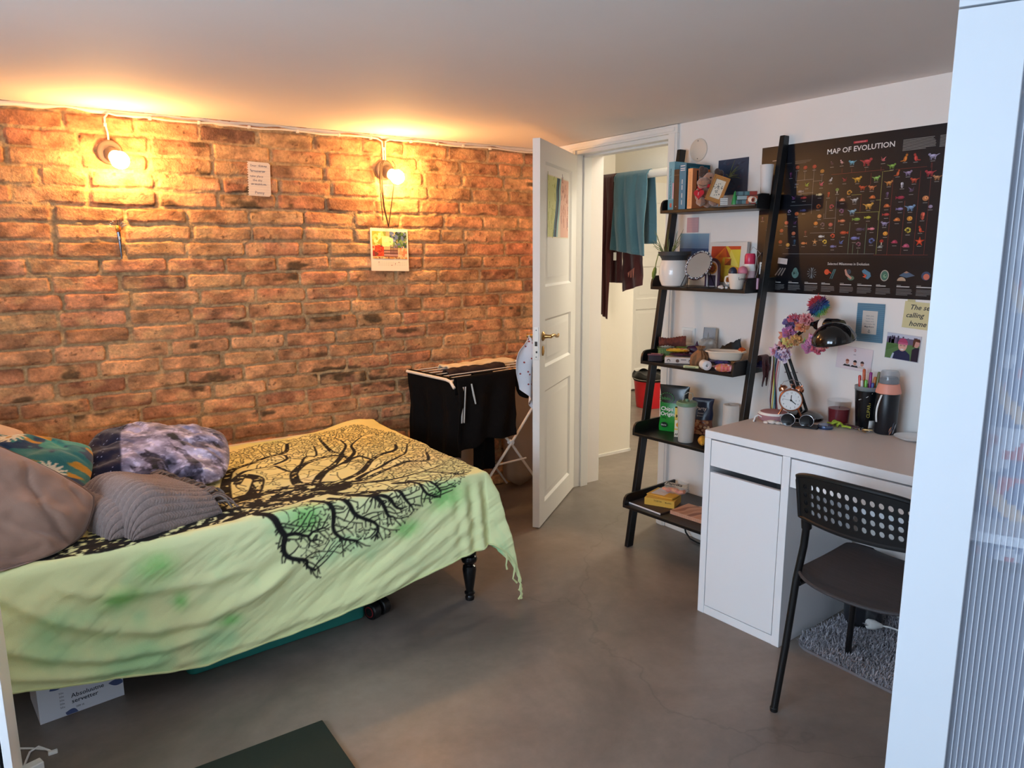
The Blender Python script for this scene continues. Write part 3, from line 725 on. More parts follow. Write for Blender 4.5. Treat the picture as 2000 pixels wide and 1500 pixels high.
def throw():
    # folded, chunky rib-knit blanket: three lobes stacked, ribs running along the short side
    A, B = .45, .30
    nu, nv = 260, 150
    root = thing('knit_throw', 'folded grey-brown chunky knit throw with a fringed edge lying on the bedspread', 'blanket', (.295, 2.665, .556), 0)
    ang = math.atan2(-.94, .34)
    m = pm('grey_knit', (128, 111, 106), .95, bump=.9, bscale=190, var=.15, vscale=60, sheen=.3)
    def layer(name, a0, a1, b0, b1, T, seed):
        t, v = np.meshgrid(np.linspace(0, PI, nu), np.linspace(0, 1, nv))
        A = (a1-a0)/2; mid = (a0+a1)/2
        ca = np.sign(np.cos(t))*np.abs(np.cos(t))**.45; sa = np.abs(np.sin(t))**.75
        px = -ca[0]*A; pz = sa[0]*T; ss = np.concatenate([[0], np.cumsum(np.hypot(np.diff(px), np.diff(pz)))])[None, :]
        tx = np.gradient(px); tz = np.gradient(pz); ln = np.hypot(tx, tz)+1e-9; nx, nz = -tz/ln, tx/ln
        fo = .20; ph = np.clip(v/fo, 0, 1)*PI/2; rad = T*.62
        b = np.where(v < fo, b0+rad*(1-np.cos(ph)), b0+rad+(b1-b0-rad)*(v-fo)/(1-fo))
        g = np.where(v < fo, np.sin(ph), 1-.42*sstep(fo, 1, v))*np.sqrt(np.clip(1-np.clip((v-.94)/.06, 0, 1)**2, 0, 1))
        rib = .0075*np.abs(np.sin(PI*ss/.0285))**.45+.0016*np.abs(np.sin(b*PI/.0095+np.abs((ss/.0285) % 1-.5)*5))
        wob = 1+.05*(fbm(v*3+seed, t*1.2, seed, 2)-.5)*2
        a = mid-ca*A*(.93+.07*np.minimum(v/.3, 1))*wob+nx[None, :]*rib
        z = T*sa*g*wob+nz[None, :]*rib*np.minimum(g*1.5, 1)+.010*(fbm(t*1.5, v*4, seed+4, 2)-.5)*g*sa
        o = np_grid(name, np.stack([a, b-np.where(v < fo, rib*np.cos(ph), 0), np.maximum(z, 0)], -1), m); o.parent = root; o.rotation_euler = (0, 0, ang)
        return o
    layer('fold', -.215, .165, -.165, .06, .088, 3)
    layer('fold', -.205, .225, -.125, .165, .132, 5)
    fr = MB(); rs = random.Random(2)
    for k in range(130):
        a = -.205+.42*k/130; z = .015+.055*rs.random(); b = .155+.0*rs.random(); L_ = .05+.04*rs.random()
        pts = [(a, b-.01, z+.01)]
        x, y, zz = a, b, z+.012
        dx = rs.uniform(-.5, .5)
        for i in range(5):  # added fill light, set in the assumed window behind the camera
            t = (i+1)/5; pts.append((a+dx*L_*t+.006*math.sin(t*9+k), b+L_*t*.9, max(z+.012+.012*math.sin(t*PI)-z*t*t*1.05, .004)))
        fr.tube(pts, [.0032]*5+[.0022], 5)
    o = fr.build('fringe', pm('grey_yarn', (130, 114, 106), .95, bump=.5, bscale=400), root); o.rotation_euler = (0, 0, ang); o['kind'] = 'stuff'
throw()
# ================================================================== UNDER THE BED
M_teal = pm('teal_plastic', (38, 118, 108), .4, bump=.03)
tb = thing('storage_box', 'teal plastic storage box pushed under the middle of the bed', 'box', (.70, 2.76, 0), R(3.5))
def rrect(x0, x1, y0, y1, r, n=6):
    p = []
    for cx, cy, a in ((x1-r, y1-r, 0), (x0+r, y1-r, 90), (x0+r, y0+r, 180), (x1-r, y0+r, 270)):
        for i in range(n+1): t = R(a+90*i/n); p.append((cx+r*math.cos(t), cy+r*math.sin(t)))
    return p
MB().prism(rrect(-.335, .335, -.24, .24, .03), 0.002, .145).build('body', M_teal, tb, bevel=.008, seg=3)
MB().prism(rrect(-.345, .345, -.25, .25, .035), .146, .165).build('lid', M_teal, tb, bevel=.004)
wb = thing('cardboard_box', 'white and blue printed box lying under the head of the bed', 'box', (.058, 2.595, 0), R(6.5))
pb = MB().box(-.118, .118, -.09, .09, .001, .125, c=(206, 210, 222))
pr = pb
Mf = Matrix(((1, 0, 0, 0), (0, 0, -1, -.0906), (0, 1, 0, 0), (0, 0, 0, 1)))
for cx, cy, w_, h_, a in ((-.085, .10, .05, .03, .5), (-.05, .012, .04, .03, -.4), (.02, .115, .05, .02, .2), (.075, .06, .05, .022, -.2), (.10, .10, .04, .03, .8)):
    pts = [(cx+w_*t*math.cos(a)-h_*math.sin(PI*t)*s*math.sin(a), cy+w_*t*math.sin(a)+h_*math.sin(PI*t)*s*math.cos(a)) for s, ts in ((.5, [i/8 for i in range(9)]), (-.5, [1-i/8 for i in range(1, 8)])) for t in ts]
    pts = [(min(max(x, -.117), .117), min(max(y, .002), .124)) for x, y in pts]
    pr.flat(pts, 0, c=(70, 84, 128), M=Mf)
pr.text('Absoluutne', -.03, .055, .02, .0003, .01, c=(40, 44, 60), M=Mf); pr.text('servetter', -.03, .036, .02, .0003, .01, c=(40, 44, 60), M=Mf); pr.text('200 tk', -.02, .018, .009, .0003, c=(40, 44, 60), M=Mf)
for i in range(5): pr.text('50x', -.062, .03+i*.012, .009, .0003, c=(60, 64, 84), M=Mf)
pr.build('body', M_vc, wb, bevel=.001)
rl = thing('round_weight', 'small black round weight on the floor beside the teal storage box', 'weight', (1.09, 2.53, 0), R(20))
MB().lathe([(0, -.045), (.03, -.045), (.034, -.04), (.034, -.012), (.03, -.008), (.014, -.006), (.014, .006), (.03, .008), (.034, .012), (.034, .04), (.03, .045), (0, .045)], 28, M=T(0, 0, .034, ry=R(90))).build('rubber_body', M_bplast, rl)
MB().lathe([(.018, 0), (.022, .001), (.022, .002), (.018, .003)], 24, M=T(-.047, 0, .034, ry=R(90)), c=(120, 24, 28)).build('red_ring', M_vc, rl)
# bedside cabinet and its cable
ns = thing('bedside_cabinet', 'white bedside cabinet cut by the lower left edge, beside the bed', 'cabinet', (-.302, 1.95, 0))
MB().box(.195, .21, -.20, .20, 0, .70).box(-.21, -.195, -.20, .20, 0, .70).box(-.195, .195, .185, .20, 0, .70).box(-.195, .195, -.19, .185, 0, .06).build('carcass', M_lam, ns, bevel=.001)
MB().box(-.212, .212, -.203, .203, .70, .715).build('top', M_lam, ns, bevel=.001)
for z0, z1 in ((.062, .275), (.279, .488), (.492, .697)):
    d = MB().box(-.192, .188, -.199, -.183, z0, z1).build('drawer', M_lam, ns, bevel=.001)
    MB().tube([(-.05, -.199, (z0+z1)/2), (-.05, -.215, (z0+z1)/2), (.05, -.215, (z0+z1)/2), (.05, -.199, (z0+z1)/2)], .004).build('handle', M_chrome, d)
cb = thing('charging_cable', 'white charging cable looped on the floor beside the bedside cabinet', 'cable', (-.07, 2.30, 0))
MB().tube([(-.07, .12, .004), (-.04, .10, .004), (-.005, .075, .004), (.03, .045, .004), (.045, .02, .004), (.035, .035, .006), (.012, .07, .006), (-.01, .055, .007), (-.02, .02, .004), (-.035, -.04, .004), (-.06, -.10, .004)], .003, 8).build('cord', M_wplast, cb)
MB().box(-.012, .012, -.006, .006, 0, .01).build('plug', M_wplast, cb, bevel=.002).location = (.045, .018, 0)
pg = MB().box(-.025, .025, -.015, .015, 0, .03).build('power_adapter', M_wplast, bevel=.004, loc=(-.075, 2.255, 0), rot=(0, 0, .3)); tag(pg, 'small white power adapter on the floor at the lower left corner', 'adapter')
mt = MB().box(0, .62, -1.72, 0, 0, .012).build('yoga_mat', pm('green_foam', (21, 36, 28), .8, bump=.5, bscale=500), bevel=.003, loc=(.047, 2.004, .0005)); tag(mt, 'dark green exercise mat lying on the concrete floor', 'mat')
# ================================================================== BRICK WALL: LAMPS, CABLE, PAPERS
M_bulb = pm('lit_bulb', (255, 220, 170), .3, emit=(255, 192, 112), estr=165)
M_taupe = pm('taupe_ceramic', (112, 94, 84), .45)
def lamp(x, z, tilt, label):
    t = thing('wall_lamp', label, 'lamp', (x, BY-.008, z), 0, None, rot=(R(90), 0, 0))
    MB().lathe([(0, 0), (.048, 0), (.05, .004), (.05, .014), (.044, .022), (.03, .026), (0, .026)], 32).build('base', M_taupe, t)
    k = MB().lathe([(.029, .018), (.031, .03), (.031, .055), (.028, .068), (.022, .07), (0, .07)], 28).build('socket', M_taupe, t); k.rotation_euler = (R(20), R(12), 0)
    k = MB().lathe([(.016, .066), (.019, .078), (.031, .097), (.036, .115), (.034, .132), (.024, .147), (.011, .154), (0, .155)], 28).build('bulb', M_bulb, t); k.rotation_euler = (R(20), R(12), 0)
    return t
lamp(.431, 1.85, R(2), 'lit bare bulb wall lamp on the left of the brick wall, above the pillows')
lamp(1.699, 1.847, R(2), 'lit bare bulb wall lamp on the brick wall, above the calendar')
M_cab = pm('white_cable', (228, 214, 196), .5)
cz = CH-.022
run = thing('ceiling_cable', 'thin white cable clipped along the top of the brick wall, feeding both lamps', 'cable', (.431, BY-.012, 1.9))
def rel(p): return (p[0]-.431, p[1]-(BY-.012), p[2]-1.9)
rs = random.Random(4)
yb = BY-.016
pA = [(.431, yb, 1.895), (.43, yb-.004, 1.93), (.424, yb, 1.965), (.424, yb-.002, 1.99), (.44, yb, cz+.006)]+[(.47+i*.1, yb, cz+.004*math.sin(i*1.9)) for i in range(12)]+[(1.665, yb, cz), (1.69, yb, cz-.012), (1.694, yb, cz-.06), (1.694, yb, 1.895)]
pB = [(1.706, yb, 1.895), (1.706, yb, cz-.06), (1.71, yb, cz-.012), (1.735, yb, cz)]+[(1.8+i*.1, yb, cz+.004*math.sin(i*1.4)) for i in range(10)]
MB().tube([rel(p) for p in pA], .0042, 8).build('cord', M_cab, run); MB().tube([rel(p) for p in pB], .0042, 8).build('cord', M_cab, run)
for x, z in ((.424, 1.962), (.60, cz), (.80, cz), (1.02, cz), (1.25, cz), (1.46, cz), (1.63, cz), (1.86, cz), (2.02, cz), (2.18, cz), (2.36, cz), (1.70, 1.955)):
    MB().box(x-.006, x+.006, yb-.006, yb+.014, z-.007, z+.007).build('clip', M_cab, run, loc=(-.431, -(BY-.012), -1.9), bevel=.002)
# lined note with a torn spiral edge
nt_ = MB(); Mn = brickM(1.05, 1.77, .0185) @ Matrix.Rotation(R(-1.5), 4, 'Z')
out = [(-.054, .078)]
for i in range(14):
    y = .078-i*.156/14; out += [(-.054, y-.002), (-.0500, y-.003), (-.0500, y-.008), (-.054, y-.009)]
out += [(-.054, -.078), (.045, -.078), (.053, -.07), (.053, .07), (.045, .078)]
nt_.prism(out, 0, .0008, c=(226, 206, 186))
for i in range(11): nt_.rect(-.046, .05, .052-i*.0125, .0524-i*.0125, .0011, c=(176, 160, 160))
def scribble(mb, x, y, w, h, seed, c, r=.0007, z=.0014, M=None):
    q = random.Random(seed); n = int(w/.0016)
    pts = [(x+w*i/n, y+h*(.5+.5*math.sin(i*1.7+q.random()))*(1 if q.random() > .12 else 1.7), z) for i in range(n)]
    k = 0
    while k < n-3:
        L_ = q.randint(5, 11); mb.tube(pts[k:k+L_], r, 4, c=c, M=M); k += L_+1
ink = (110, 96, 108)
nt_.text('Dear', -.04, .056, .014, .0014, c=ink); scribble(nt_, -.002, .056, .04, .008, 1, ink)
scribble(nt_, -.04, .031, .07, .008, 2, ink); nt_.text('take place', -.042, .008, .015, .0014, c=ink); nt_.text('the sky', -.03, -.010, .015, .0014, c=ink); scribble(nt_, -.04, -.028, .078, .008, 5, ink); nt_.text('Penny', -.022, -.068, .018, .0014, c=ink)
on = nt_.build('note', M_vc); set_world(on, Mn); tag(on, 'small handwritten spiral notebook page stuck on the brick wall', 'note')
# calendar with painted picture, hung by a dark cord from the lamp
cal = thing('calendar', 'spiral bound picture calendar hanging on dark cords below the right wall lamp', 'calendar', (1.708, BY-.03, 1.33))
cal.rotation_euler = (R(-4), R(1.5), 0)
Mc = Matrix(((1, 0, 0, 0), (0, 0, -1, 0), (0, 1, 0, 0), (0, 0, 0, 1)))
MB().box(-.106, .106, .002, .012, 0, .216, c=(214, 200, 178)).build('backing', M_vc, cal)
pg_ = MB().box(-.108, .108, -.002, .0015, -.002, .22, c=(236, 222, 198))
q = random.Random(8)
def daub(mb, n, x0, x1, y0, y1, pal, s, z):
    for k in range(n):
        x = q.uniform(x0, x1); y = q.uniform(y0, y1); r = s*q.uniform(.5, 1.3); a = q.random()*PI; m_ = []
        for i in range(7):
            t = 2*PI*i/7; rr = r*q.uniform(.6, 1.2); px = rr*math.cos(t)*1.5; py = rr*math.sin(t)*.8
            m_.append((min(max(x+px*math.cos(a)-py*math.sin(a), x0), x1), min(max(y+px*math.sin(a)+py*math.cos(a), y0), y1)))
        mb.flat(m_, z+k*.000002, c=q.choice(pal), M=Mc)
pg_.rect(-.10, .10, .062, .205, .0024, c=(214, 176, 120), M=Mc)
daub(pg_, 70, -.10, -.02, .13, .205, [(214, 206, 110), (232, 226, 150), (176, 170, 60), (150, 160, 70)], .012, .0026)
daub(pg_, 110, .0, .10, .12, .205, [(60, 86, 60), (92, 108, 150), (120, 146, 90), (40, 58, 52), (150, 160, 190), (84, 120, 60)], .011, .0026)
daub(pg_, 14, -.045, .02, .125, .18, [(240, 232, 170), (236, 228, 150)], .016, .0032)
daub(pg_, 50, -.10, -.035, .075, .135, [(196, 58, 34), (214, 80, 44), (168, 44, 36), (120, 60, 44)], .011, .0026)
daub(pg_, 40, .045, .10, .07, .135, [(226, 160, 110), (232, 190, 150), (206, 130, 90)], .011, .0026)
for i in range(5): pg_.rect(-.035, .045, .072+i*.008, .077+i*.008, .0034, c=[(150, 92, 84), (206, 150, 150), (120, 66, 62), (196, 140, 130), (110, 60, 58)][i], M=Mc)
for i in range(6): pg_.rect(.002+i*.008, .006+i*.008, .085, .135, .0036, c=(110, 70, 66), M=Mc)
daub(pg_, 22, -.10, .10, .062, .072, [(226, 196, 130), (206, 140, 70), (150, 90, 50)], .009, .0038)
for rI in range(3):
    for k in range(16):
        big = (k*7+rI*3) % 11 == 0; pg_.disc(-.066+k*.0105, .044-rI*.008, .0026 if big else .0013, .003, 8, c=(150, 70, 60) if big else (150, 140, 130), M=Mc)
pg_.build('page', M_vc, cal)
sp = MB()
for k in range(20): sp.tube([(-.10+k*.0105, .004*math.cos(a)+.002, .217+.006*math.sin(a)) for a in [i*PI/4 for i in range(8)]], .0009, 5, closed=True)
sp.build('spiral_binding', pm('white_wire', (224, 214, 200), .4), cal)
M_cord = pm('brown_cord', (54, 32, 20), .8)
cinv = (Matrix.Translation((1.708, BY-.03, 1.33)) @ Euler((R(-4), R(1.5), 0)).to_matrix().to_4x4()).inverted()
def crd(pts): return [tuple(cinv @ Vector((1.699+p[0], BY-.05+p[1], 1.85+p[2]))) for p in pts]
for s, w in ((0, -.037), (1, .035), (2, -.030)):
    MB().tube(crd([(w*.7, -.012, .042), (w*1.15, -.012, .02), (w*1.1, -.004, -.03), (w*.95, .004, -.10), (w*.6, .012, -.19), (.004, .016, -.292)]), .0026, 6).build('cord', M_cord, cal)
MB().tube(crd([(-.038, .0, .02), (-.040, .012, -.05), (-.034, .016, -.14), (-.026, .018, -.26)]), .0022, 6).build('cord', M_cord, cal)
# metal hummingbird-like ornament
om = thing('wall_ornament', 'small shiny metal bird ornament hanging on the brick wall under the left lamp', 'ornament', (.432, BY-.035, 1.53))
M_met = pm('painted_tin', vcol=True, rough=.25, metal=.7)
MB().ball((0, 0, 0), (.011, .008, .016), 14, 10, c=(214, 120, 50)).ball((-.004, -.006, .006), (.007, .005, .010), 10, 8, c=(226, 190, 90)).build('body', M_met, om)
for s in (-1, 1):
    wg = MB()
    for k in range(5):
        a = R(28+k*14); wg.put([(0, 0, .004), (s*math.cos(a)*.036-s*.004*math.sin(a), -.003*k, math.sin(a)*.036), (s*math.cos(a)*.042, -.003*k+.001, math.sin(a)*.042), (s*math.cos(a+.12)*.037, -.003*k, math.sin(a+.12)*.037)], [(0, 1, 2, 3)], c=[(150, 170, 190), (90, 120, 150), (190, 196, 200), (70, 90, 120), (170, 150, 120)][k])
    wg.build('wing', M_met, om, solid=.001)
MB().tube([(0, 0, -.012), (.002, 0, -.05), (.003, .004, -.09), (.004, .006, -.125)], [.008, .0065, .0045, .002], 8, c=(92, 92, 96)).ball((.001, -.006, -.04), (.004, .003, .01), 8, 6, c=(190, 190, 200)).build('tail', M_met, om)
MB().tube([(0, 0, .015), (-.001, .01, .05)], .0008, 5).build('hanger', M_bmetal, om)
# ================================================================== DRYING RACK AND WASHING
RK = Vector((1.80, 3.13, 0)); ra = R(6)
rack = thing('drying_rack', 'white folding clothes drying rack behind the open door, against the brick wall', 'drying rack', RK, ra)
L_, W_, HZ = .68, .42, .79
M_rk = pm('white_lacquered_tube', (230, 222, 210), .35)
fr = MB()
for x in (0, L_): MB().tube([(x, W_, HZ), (x, .06, HZ), (x, .02, HZ-.006), (x, -.012, HZ-.035)], .008, 10).build('end_bar', M_rk, rack)
for k in range(7):
    y = .02+(W_-.02)*k/6; MB().tube([(0, y, HZ), (L_, y, HZ)], .0032, 6).build('wire', M_rk, rack)
for y in (.015, W_-.02):
    MB().tube([(.74, y, HZ-.005), (.40, y, .40), (.02, y, .008)], .0075, 10).build('leg', M_rk, rack)
    MB().tube([(.02, y+.014, HZ-.005), (.40, y+.014, .40), (.70, y+.014, .008)], .0075, 10).build('leg', M_rk, rack)
    MB().tube([(.29, y+.007, .29), (.51, y+.007, .29)], .0055, 8).build('stretcher', M_rk, rack)
    MB().tube([(.40, y-.006, .40), (.40, y+.022, .40)], .014, 14).build('pivot', M_wplast, rack)
def hang(name, p0, p1, z0, zb, mat, label, cat, amp=.010, nf=3, seed=1, over=None, group=None, n=46, extra=None, flare=0):
    """cloth hanging from a line p0-p1 at height z0 down to zb(u); over = (dx,dy,dz) short flap on the other side"""
    P0 = Vector((*p0, 0)); P1 = Vector((*p1, 0)); d = (P1-P0); ln = d.length; d.normalize(); nn = Vector((-d.y, d.x, 0))
    mid = (P0+P1)/2
    rs = np.random.RandomState(seed)
    u, v = np.meshgrid(np.linspace(0, 1, n), np.linspace(0, 1, n))
    zb_ = np.vectorize(zb)(u) if callable(zb) else np.full_like(u, zb)
    zz = z0+(zb_-z0)*v
    off = amp*(np.sin(u*nf*2*PI+seed+1.2*np.sin(v*3+seed))*np.minimum(v*3, 1)+.9*(fbm(u*4+seed, v*3, seed, 3)-.5)*2*np.minimum(v*3, 1))
    su = (u-.5)*ln*(1+flare*v)
    X = mid.x+d.x*su+nn.x*off; Y = mid.y+d.y*su+nn.y*off
    P = np.stack([X-mid.x, Y-mid.y, zz-z0], -1)
    if over:
        m = 10; vv = np.linspace(1, 0, m)[:, None]; uu = np.linspace(0, 1, n)[None, :]
        su2 = (uu-.5)*ln+0*vv; a = vv*over[0]
        th = np.minimum(vv*over[0]/over[1], PI)   # wrap round the bar
        back = np.stack([d.x*su2+nn.x*(over[1]*(1-np.cos(th)))*1.0, d.y*su2+nn.y*(over[1]*(1-np.cos(th))), np.where(th < PI, over[1]*np.sin(th)*.8, -(vv*over[0]-PI*over[1]))+0*uu], -1)
        P = np.concatenate([back[:-1], P], 0)
    o = np_grid(name, P, mat, loc=(mid.x, mid.y, z0))
    s = o.modifiers.new('s', 'SOLIDIFY'); s.thickness = .003; s.offset = 0
    tag(o, label, cat, group)
    return o
M_bk = pm('black_cotton', (15, 14, 15), .95, spec=.15, bump=.35, bscale=300)
M_bk2 = pm('black_jersey', (24, 19, 17), .95, spec=.15, bump=.35, bscale=260)
def rw(x, y):  # rack local to world
    return (RK.x+math.cos(ra)*x-math.sin(ra)*y, RK.y+math.sin(ra)*x+math.cos(ra)*y)
g1 = hang('trousers', rw(.016, .44), rw(.022, -.022), HZ-.004, lambda u: .33+.06*u, M_bk, 'black tracksuit trousers hanging over the left end of the drying rack', 'trousers', amp=.012, nf=3, seed=3, over=(.10, .012))
g2 = hang('trousers', rw(.004, -.030), rw(.405, -.018), HZ+.010, lambda u: .425+.025*math.sin(u*5)-.03*max(0, 1-abs(u-.25)*4)+.05*u, M_bk2, 'washed-out black trousers hanging along the front wire of the drying rack', 'trousers', amp=.012, nf=2.5, seed=5, over=(.12, .012))
MB().tube([(.0, 0, 0), (.002, -.004, -.14)], .0001).v
def stripe(o, x, y, z0, z1, w, lab):
    s = MB().grid(lambda u, v: (x+w*u+.006*math.sin(v*3), y-.004*math.sin(v*5), z0+(z1-z0)*v), 3, 10)
    return s
q1 = rw(.035, -.034); q2 = rw(.09, -.036); q3 = rw(.20, -.036)
c2 = (g2.location.x, g2.location.y, g2.location.z)
st_ = MB()
for (px, py), z0, z1, w in ((q1, .76, .575, .008), ((q1[0]+.014, q1[1]), .76, .575, .007)):
    st_.grid(lambda u, v, px=px, py=py, z0=z0, z1=z1, w=w: (px+w*u-.012*v-c2[0], py-c2[1], z0+(z1-z0)*v-c2[2]), 3, 8)
M_ws = pm('white_webbing', (214, 208, 200), .8, bump=.3, bscale=300)
st_.build('side_stripe', M_ws, g2, solid=.002)
MB().tube([(q2[0]-c2[0], q2[1]-c2[1], -.03), (q2[0]+.008-c2[0], q2[1]-.004-c2[1], -.08), (q2[0]+.022-c2[0], q2[1]-.002-c2[1], -.135)], [.004, .005, .004], 6).build('drawstring', M_ws, g2)
g3 = hang('leggings', rw(.17, .05), rw(.30, .05), HZ+.006, lambda u: .27, M_bk, 'long black leggings hanging behind the washed-out trousers on the drying rack', 'leggings', amp=.010, nf=1.5, seed=9, over=(.1, .01))
g4 = hang('vest', rw(.415, -.012), rw(.56, .0), HZ+.006, lambda u: .69-.05*math.sin(u*PI), M_bk, 'small black garment sagging from the right end of the drying rack', 'clothes', amp=.010, nf=1.5, seed=13, over=(.1, .01))
def lay(name, x0, x1, y0, y1, z, mat, label, seed, th=.010):
    o = MB().grid(lambda u, v: (x0+(x1-x0)*u, y0+(y1-y0)*v+.01*math.sin(u*9+seed), z+.006+.006*math.sin(u*17+seed)*math.sin(v*9)-.03*(abs(v*2-1)**6)), 40, 16).build(name, mat, solid=th)
    o.location = (RK.x, RK.y, 0); o.rotation_euler = (0, 0, ra); tag(o, label, 'clothes'); return o
lay('top', .20, .66, .30, .41, HZ+.006, pm('cream_cotton', (222, 206, 178), .9, bump=.3, bscale=300), 'cream cloth laid along the back wires of the drying rack', 2)
lay('stockings', .12, .52, .20, .275, HZ+.005, pm('dark_lace', (48, 34, 36), .9, bump=.6, bscale=160), 'dark patterned garment laid along the middle wires of the drying rack', 5)
pg3 = MB().box(-.006, .006, -.004, .004, -.035, .012).box(-.006, .006, .005, .012, -.035, .012).build('clothes_peg', pm('peg_wood', (206, 176, 140), .6), loc=(*rw(.43, .02), HZ+.003), rot=(R(14), 0, .3)); tag(pg3, 'pale clothes peg clipped on the front wire of the drying rack', 'peg')
# translucent sacks standing behind the rack
M_sack = pm('clear_sack', (182, 168, 156), .45, alpha=.72, bump=.7, bscale=26)
def sack(cx, cy, w, d, z0, z1, label, seed):
    def f(u, v):
        a = 2*PI*u; k = 1-.1*v if v > .12 else math.sin((v/.12)*PI/2)*.9+.1
        r1 = w/2*k*(1+.06*math.sin(a*5+v*6+seed)); r2 = d/2*k*(1+.06*math.cos(a*4+v*5))
        return (cx+r1*math.copysign(abs(math.cos(a))**.7, math.cos(a)), cy+r2*math.copysign(abs(math.sin(a))**.7, math.sin(a)), z0+(z1-z0)*v)
    o = MB().grid(f, 48, 30, cu=True).build('laundry_sack', M_sack); tag(o, label, 'sack'); return o
s1 = sack(0, 0, .22, .13, 0, .70, 'tall limp translucent sack standing by the brick wall beside the door', 2); s1.location = (2.50, 3.545, .003)
s2 = sack(0, 0, .20, .14, 0, .40, 'short pale translucent sack standing under the drying rack', 7); s2.location = (2.02, 3.47, .003)
# dotted white cloth hanging on the inner door handle
def dotcloth():
    root = thing('dotted_cloth', 'white cloth with small red dots hanging on the inner handle of the open door', 'cloth', (2.165, 2.99, 1.012), R(20))
    n = 170
    u, v = np.meshgrid(np.linspace(0, 1, n), np.linspace(0, 1, n))
    half = .012+.062*sstep(0, .32, v)-.02*sstep(.62, 1, v)
    X = -.035*sstep(.1, .5, v)+(u-.5)*2*half+.02*v
    Z = -.34*v*(.8+.35*u)
    Y = .02*np.sin(u*7+2*v)*np.minimum(v*4, 1)-.01
    q = random.Random(3); d = np.full(u.shape, 9.)
    for k in range(30):
        cx, cy = q.uniform(.05, .95), (k+.5+q.uniform(-.3, .3))/30*.93+.06
        j, i = int(cy*(n-1)), int(cx*(n-1)); d = np.minimum(d, np.hypot(X-X[j, i], Z-Z[j, i]))
    k = (1-sstep(.0035, .0050, d))[..., None]
    C = linv((224, 228, 238))*(1-k)+linv((150, 46, 50))*k
    o = np_grid('cloth', np.stack([X, Y, Z], -1), pm('white_muslin', vcol=True, rough=.9, bump=.2, bscale=300), C); o.parent = root
    s = o.modifiers.new('s', 'SOLIDIFY'); s.thickness = .002
dotcloth()
# child's drawing taped to the door
dr = MB()
def pg2(pts, c, z): dr.flat(pts, z, c=c)
dr.box(-.2, .2, -.155, .155, 0, .0006, c=(226, 216, 196))
dr.flat([(-.2, -.15), (-.06, -.15), (-.03, -.02), (-.01, .15), (-.2, .15)], .0009, c=(206, 208, 140))
dr.flat([(.04, -.15), (.2, -.15), (.2, .15), (.0, .15), (.02, .08), (.03, -.03)], .0009, c=(226, 178, 158))
def band(p, w, c, z):
    a = [(x-w/2, y) for x, y in p]; b = [(x+w/2, y) for x, y in p[::-1]]
    for i in range(len(p)-1): dr.flat([(p[i][0]-w/2, p[i][1]), (p[i][0]+w/2, p[i][1]), (p[i+1][0]+w/2, p[i+1][1]), (p[i+1][0]-w/2, p[i+1][1])], z, c=c)
pv = [(-.07, -.15), (-.055, -.08), (-.03, -.02), (-.015, .04), (-.018, .09), (.0, .15)]
band([(x-.012, y) for x, y in pv], .03, (48, 92, 110), .0012); band([(x+.012, y) for x, y in pv], .028, (36, 44, 66), .0013); band([(x+.04, y) for x, y in pv], .03, (150, 190, 190), .0011)
q = random.Random(5)
for k in range(40):
    x = q.uniform(.06, .19); y = q.uniform(-.14, .14); dr.tube([(x, y, .001), (x+q.uniform(-.02, .02), y+q.uniform(-.05, .05), .001)], .0009, 4, c=q.choice([(206, 120, 100), (190, 90, 80), (214, 150, 120), (120, 80, 120)]))
for k in range(30):
    x = q.uniform(-.19, -.06); y = q.uniform(-.14, .14); dr.tube([(x, y, .001), (x+q.uniform(-.02, .02), y+q.uniform(-.05, .05), .001)], .0009, 4, c=q.choice([(170, 180, 90), (220, 210, 120)]))
dro = dr.build('drawing', M_vc)
# the sheet hangs on the outer face of the leaf, in its top panel
DM = Matrix.Translation((2.17, 2.899, .006)) @ Matrix.Rotation(ang, 4, 'Z')
set_world(dro, DM @ Matrix(((1, 0, 0, .335), (0, 0, -1, .0028), (0, 1, 0, 1.645), (0, 0, 0, 1)))); tag(dro, "child's coloured drawing taped to the top panel of the open door", 'drawing')
# ================================================================== HALLWAY THINGS
rod = MB().tube([(0, -2.115, 0), (0, 0, 0)], .024, 24).build('hanging_rail', M_white, loc=(3.30, 3.735, 1.888)); tag(rod, 'thick white rail spanning the hallway, with towels over it', 'rail')
def towel(name, y0, y1, zf, zb_, mat, label, seed):
    n = 56; u = np.linspace(0, 1, n)[None, :]; fz = np.vectorize(zf)(np.linspace(0, 1, n))[None, :]; bz = np.vectorize(zb_)(np.linspace(0, 1, n))[None, :]
    r = .0285; y = y0+(y1-y0)*u; rows = []
    for v in np.linspace(1, 0, 34): w = .014*np.minimum(v*2, 1)*np.sin(u*9+seed+v*2)+.008*(fbm(u*5, v*3+0*u, seed, 2)-.5); rows.append(np.stack([-r-.006-np.abs(w)*1.4+0*y, y+.015*v*np.sin(u*3+seed), v*(fz-1.888)+0*y], -1))
    for a in np.linspace(0, PI, 9)[1:-1]: rows.append(np.stack([-r*np.cos(a)+0*y, y, r*np.sin(a)+0*y], -1))
    for v in np.linspace(0, 1, 24): w = .012*np.minimum(v*2, 1)*np.sin(u*8+seed+2); rows.append(np.stack([r+.006+np.abs(w)+0*y, y-.02*v, v*(bz-1.888)+0*y], -1))
    P = np.concatenate(rows, 0).reshape(-1, n, 3)
    P[..., 1] -= (y0+y1)/2
    o = np_grid(name, P, mat, loc=(3.30, (y0+y1)/2, 1.888)); s = o.modifiers.new('s', 'SOLIDIFY'); s.thickness = .006; s.offset = 1
    return tag(o, label, 'towel')
M_terry = pm('teal_terry', (66, 110, 128), .95, bump=.8, bscale=320, sheen=.4)
M_burg = pm('burgundy_terry', (70, 22, 26), .95, bump=.8, bscale=320, sheen=.3)
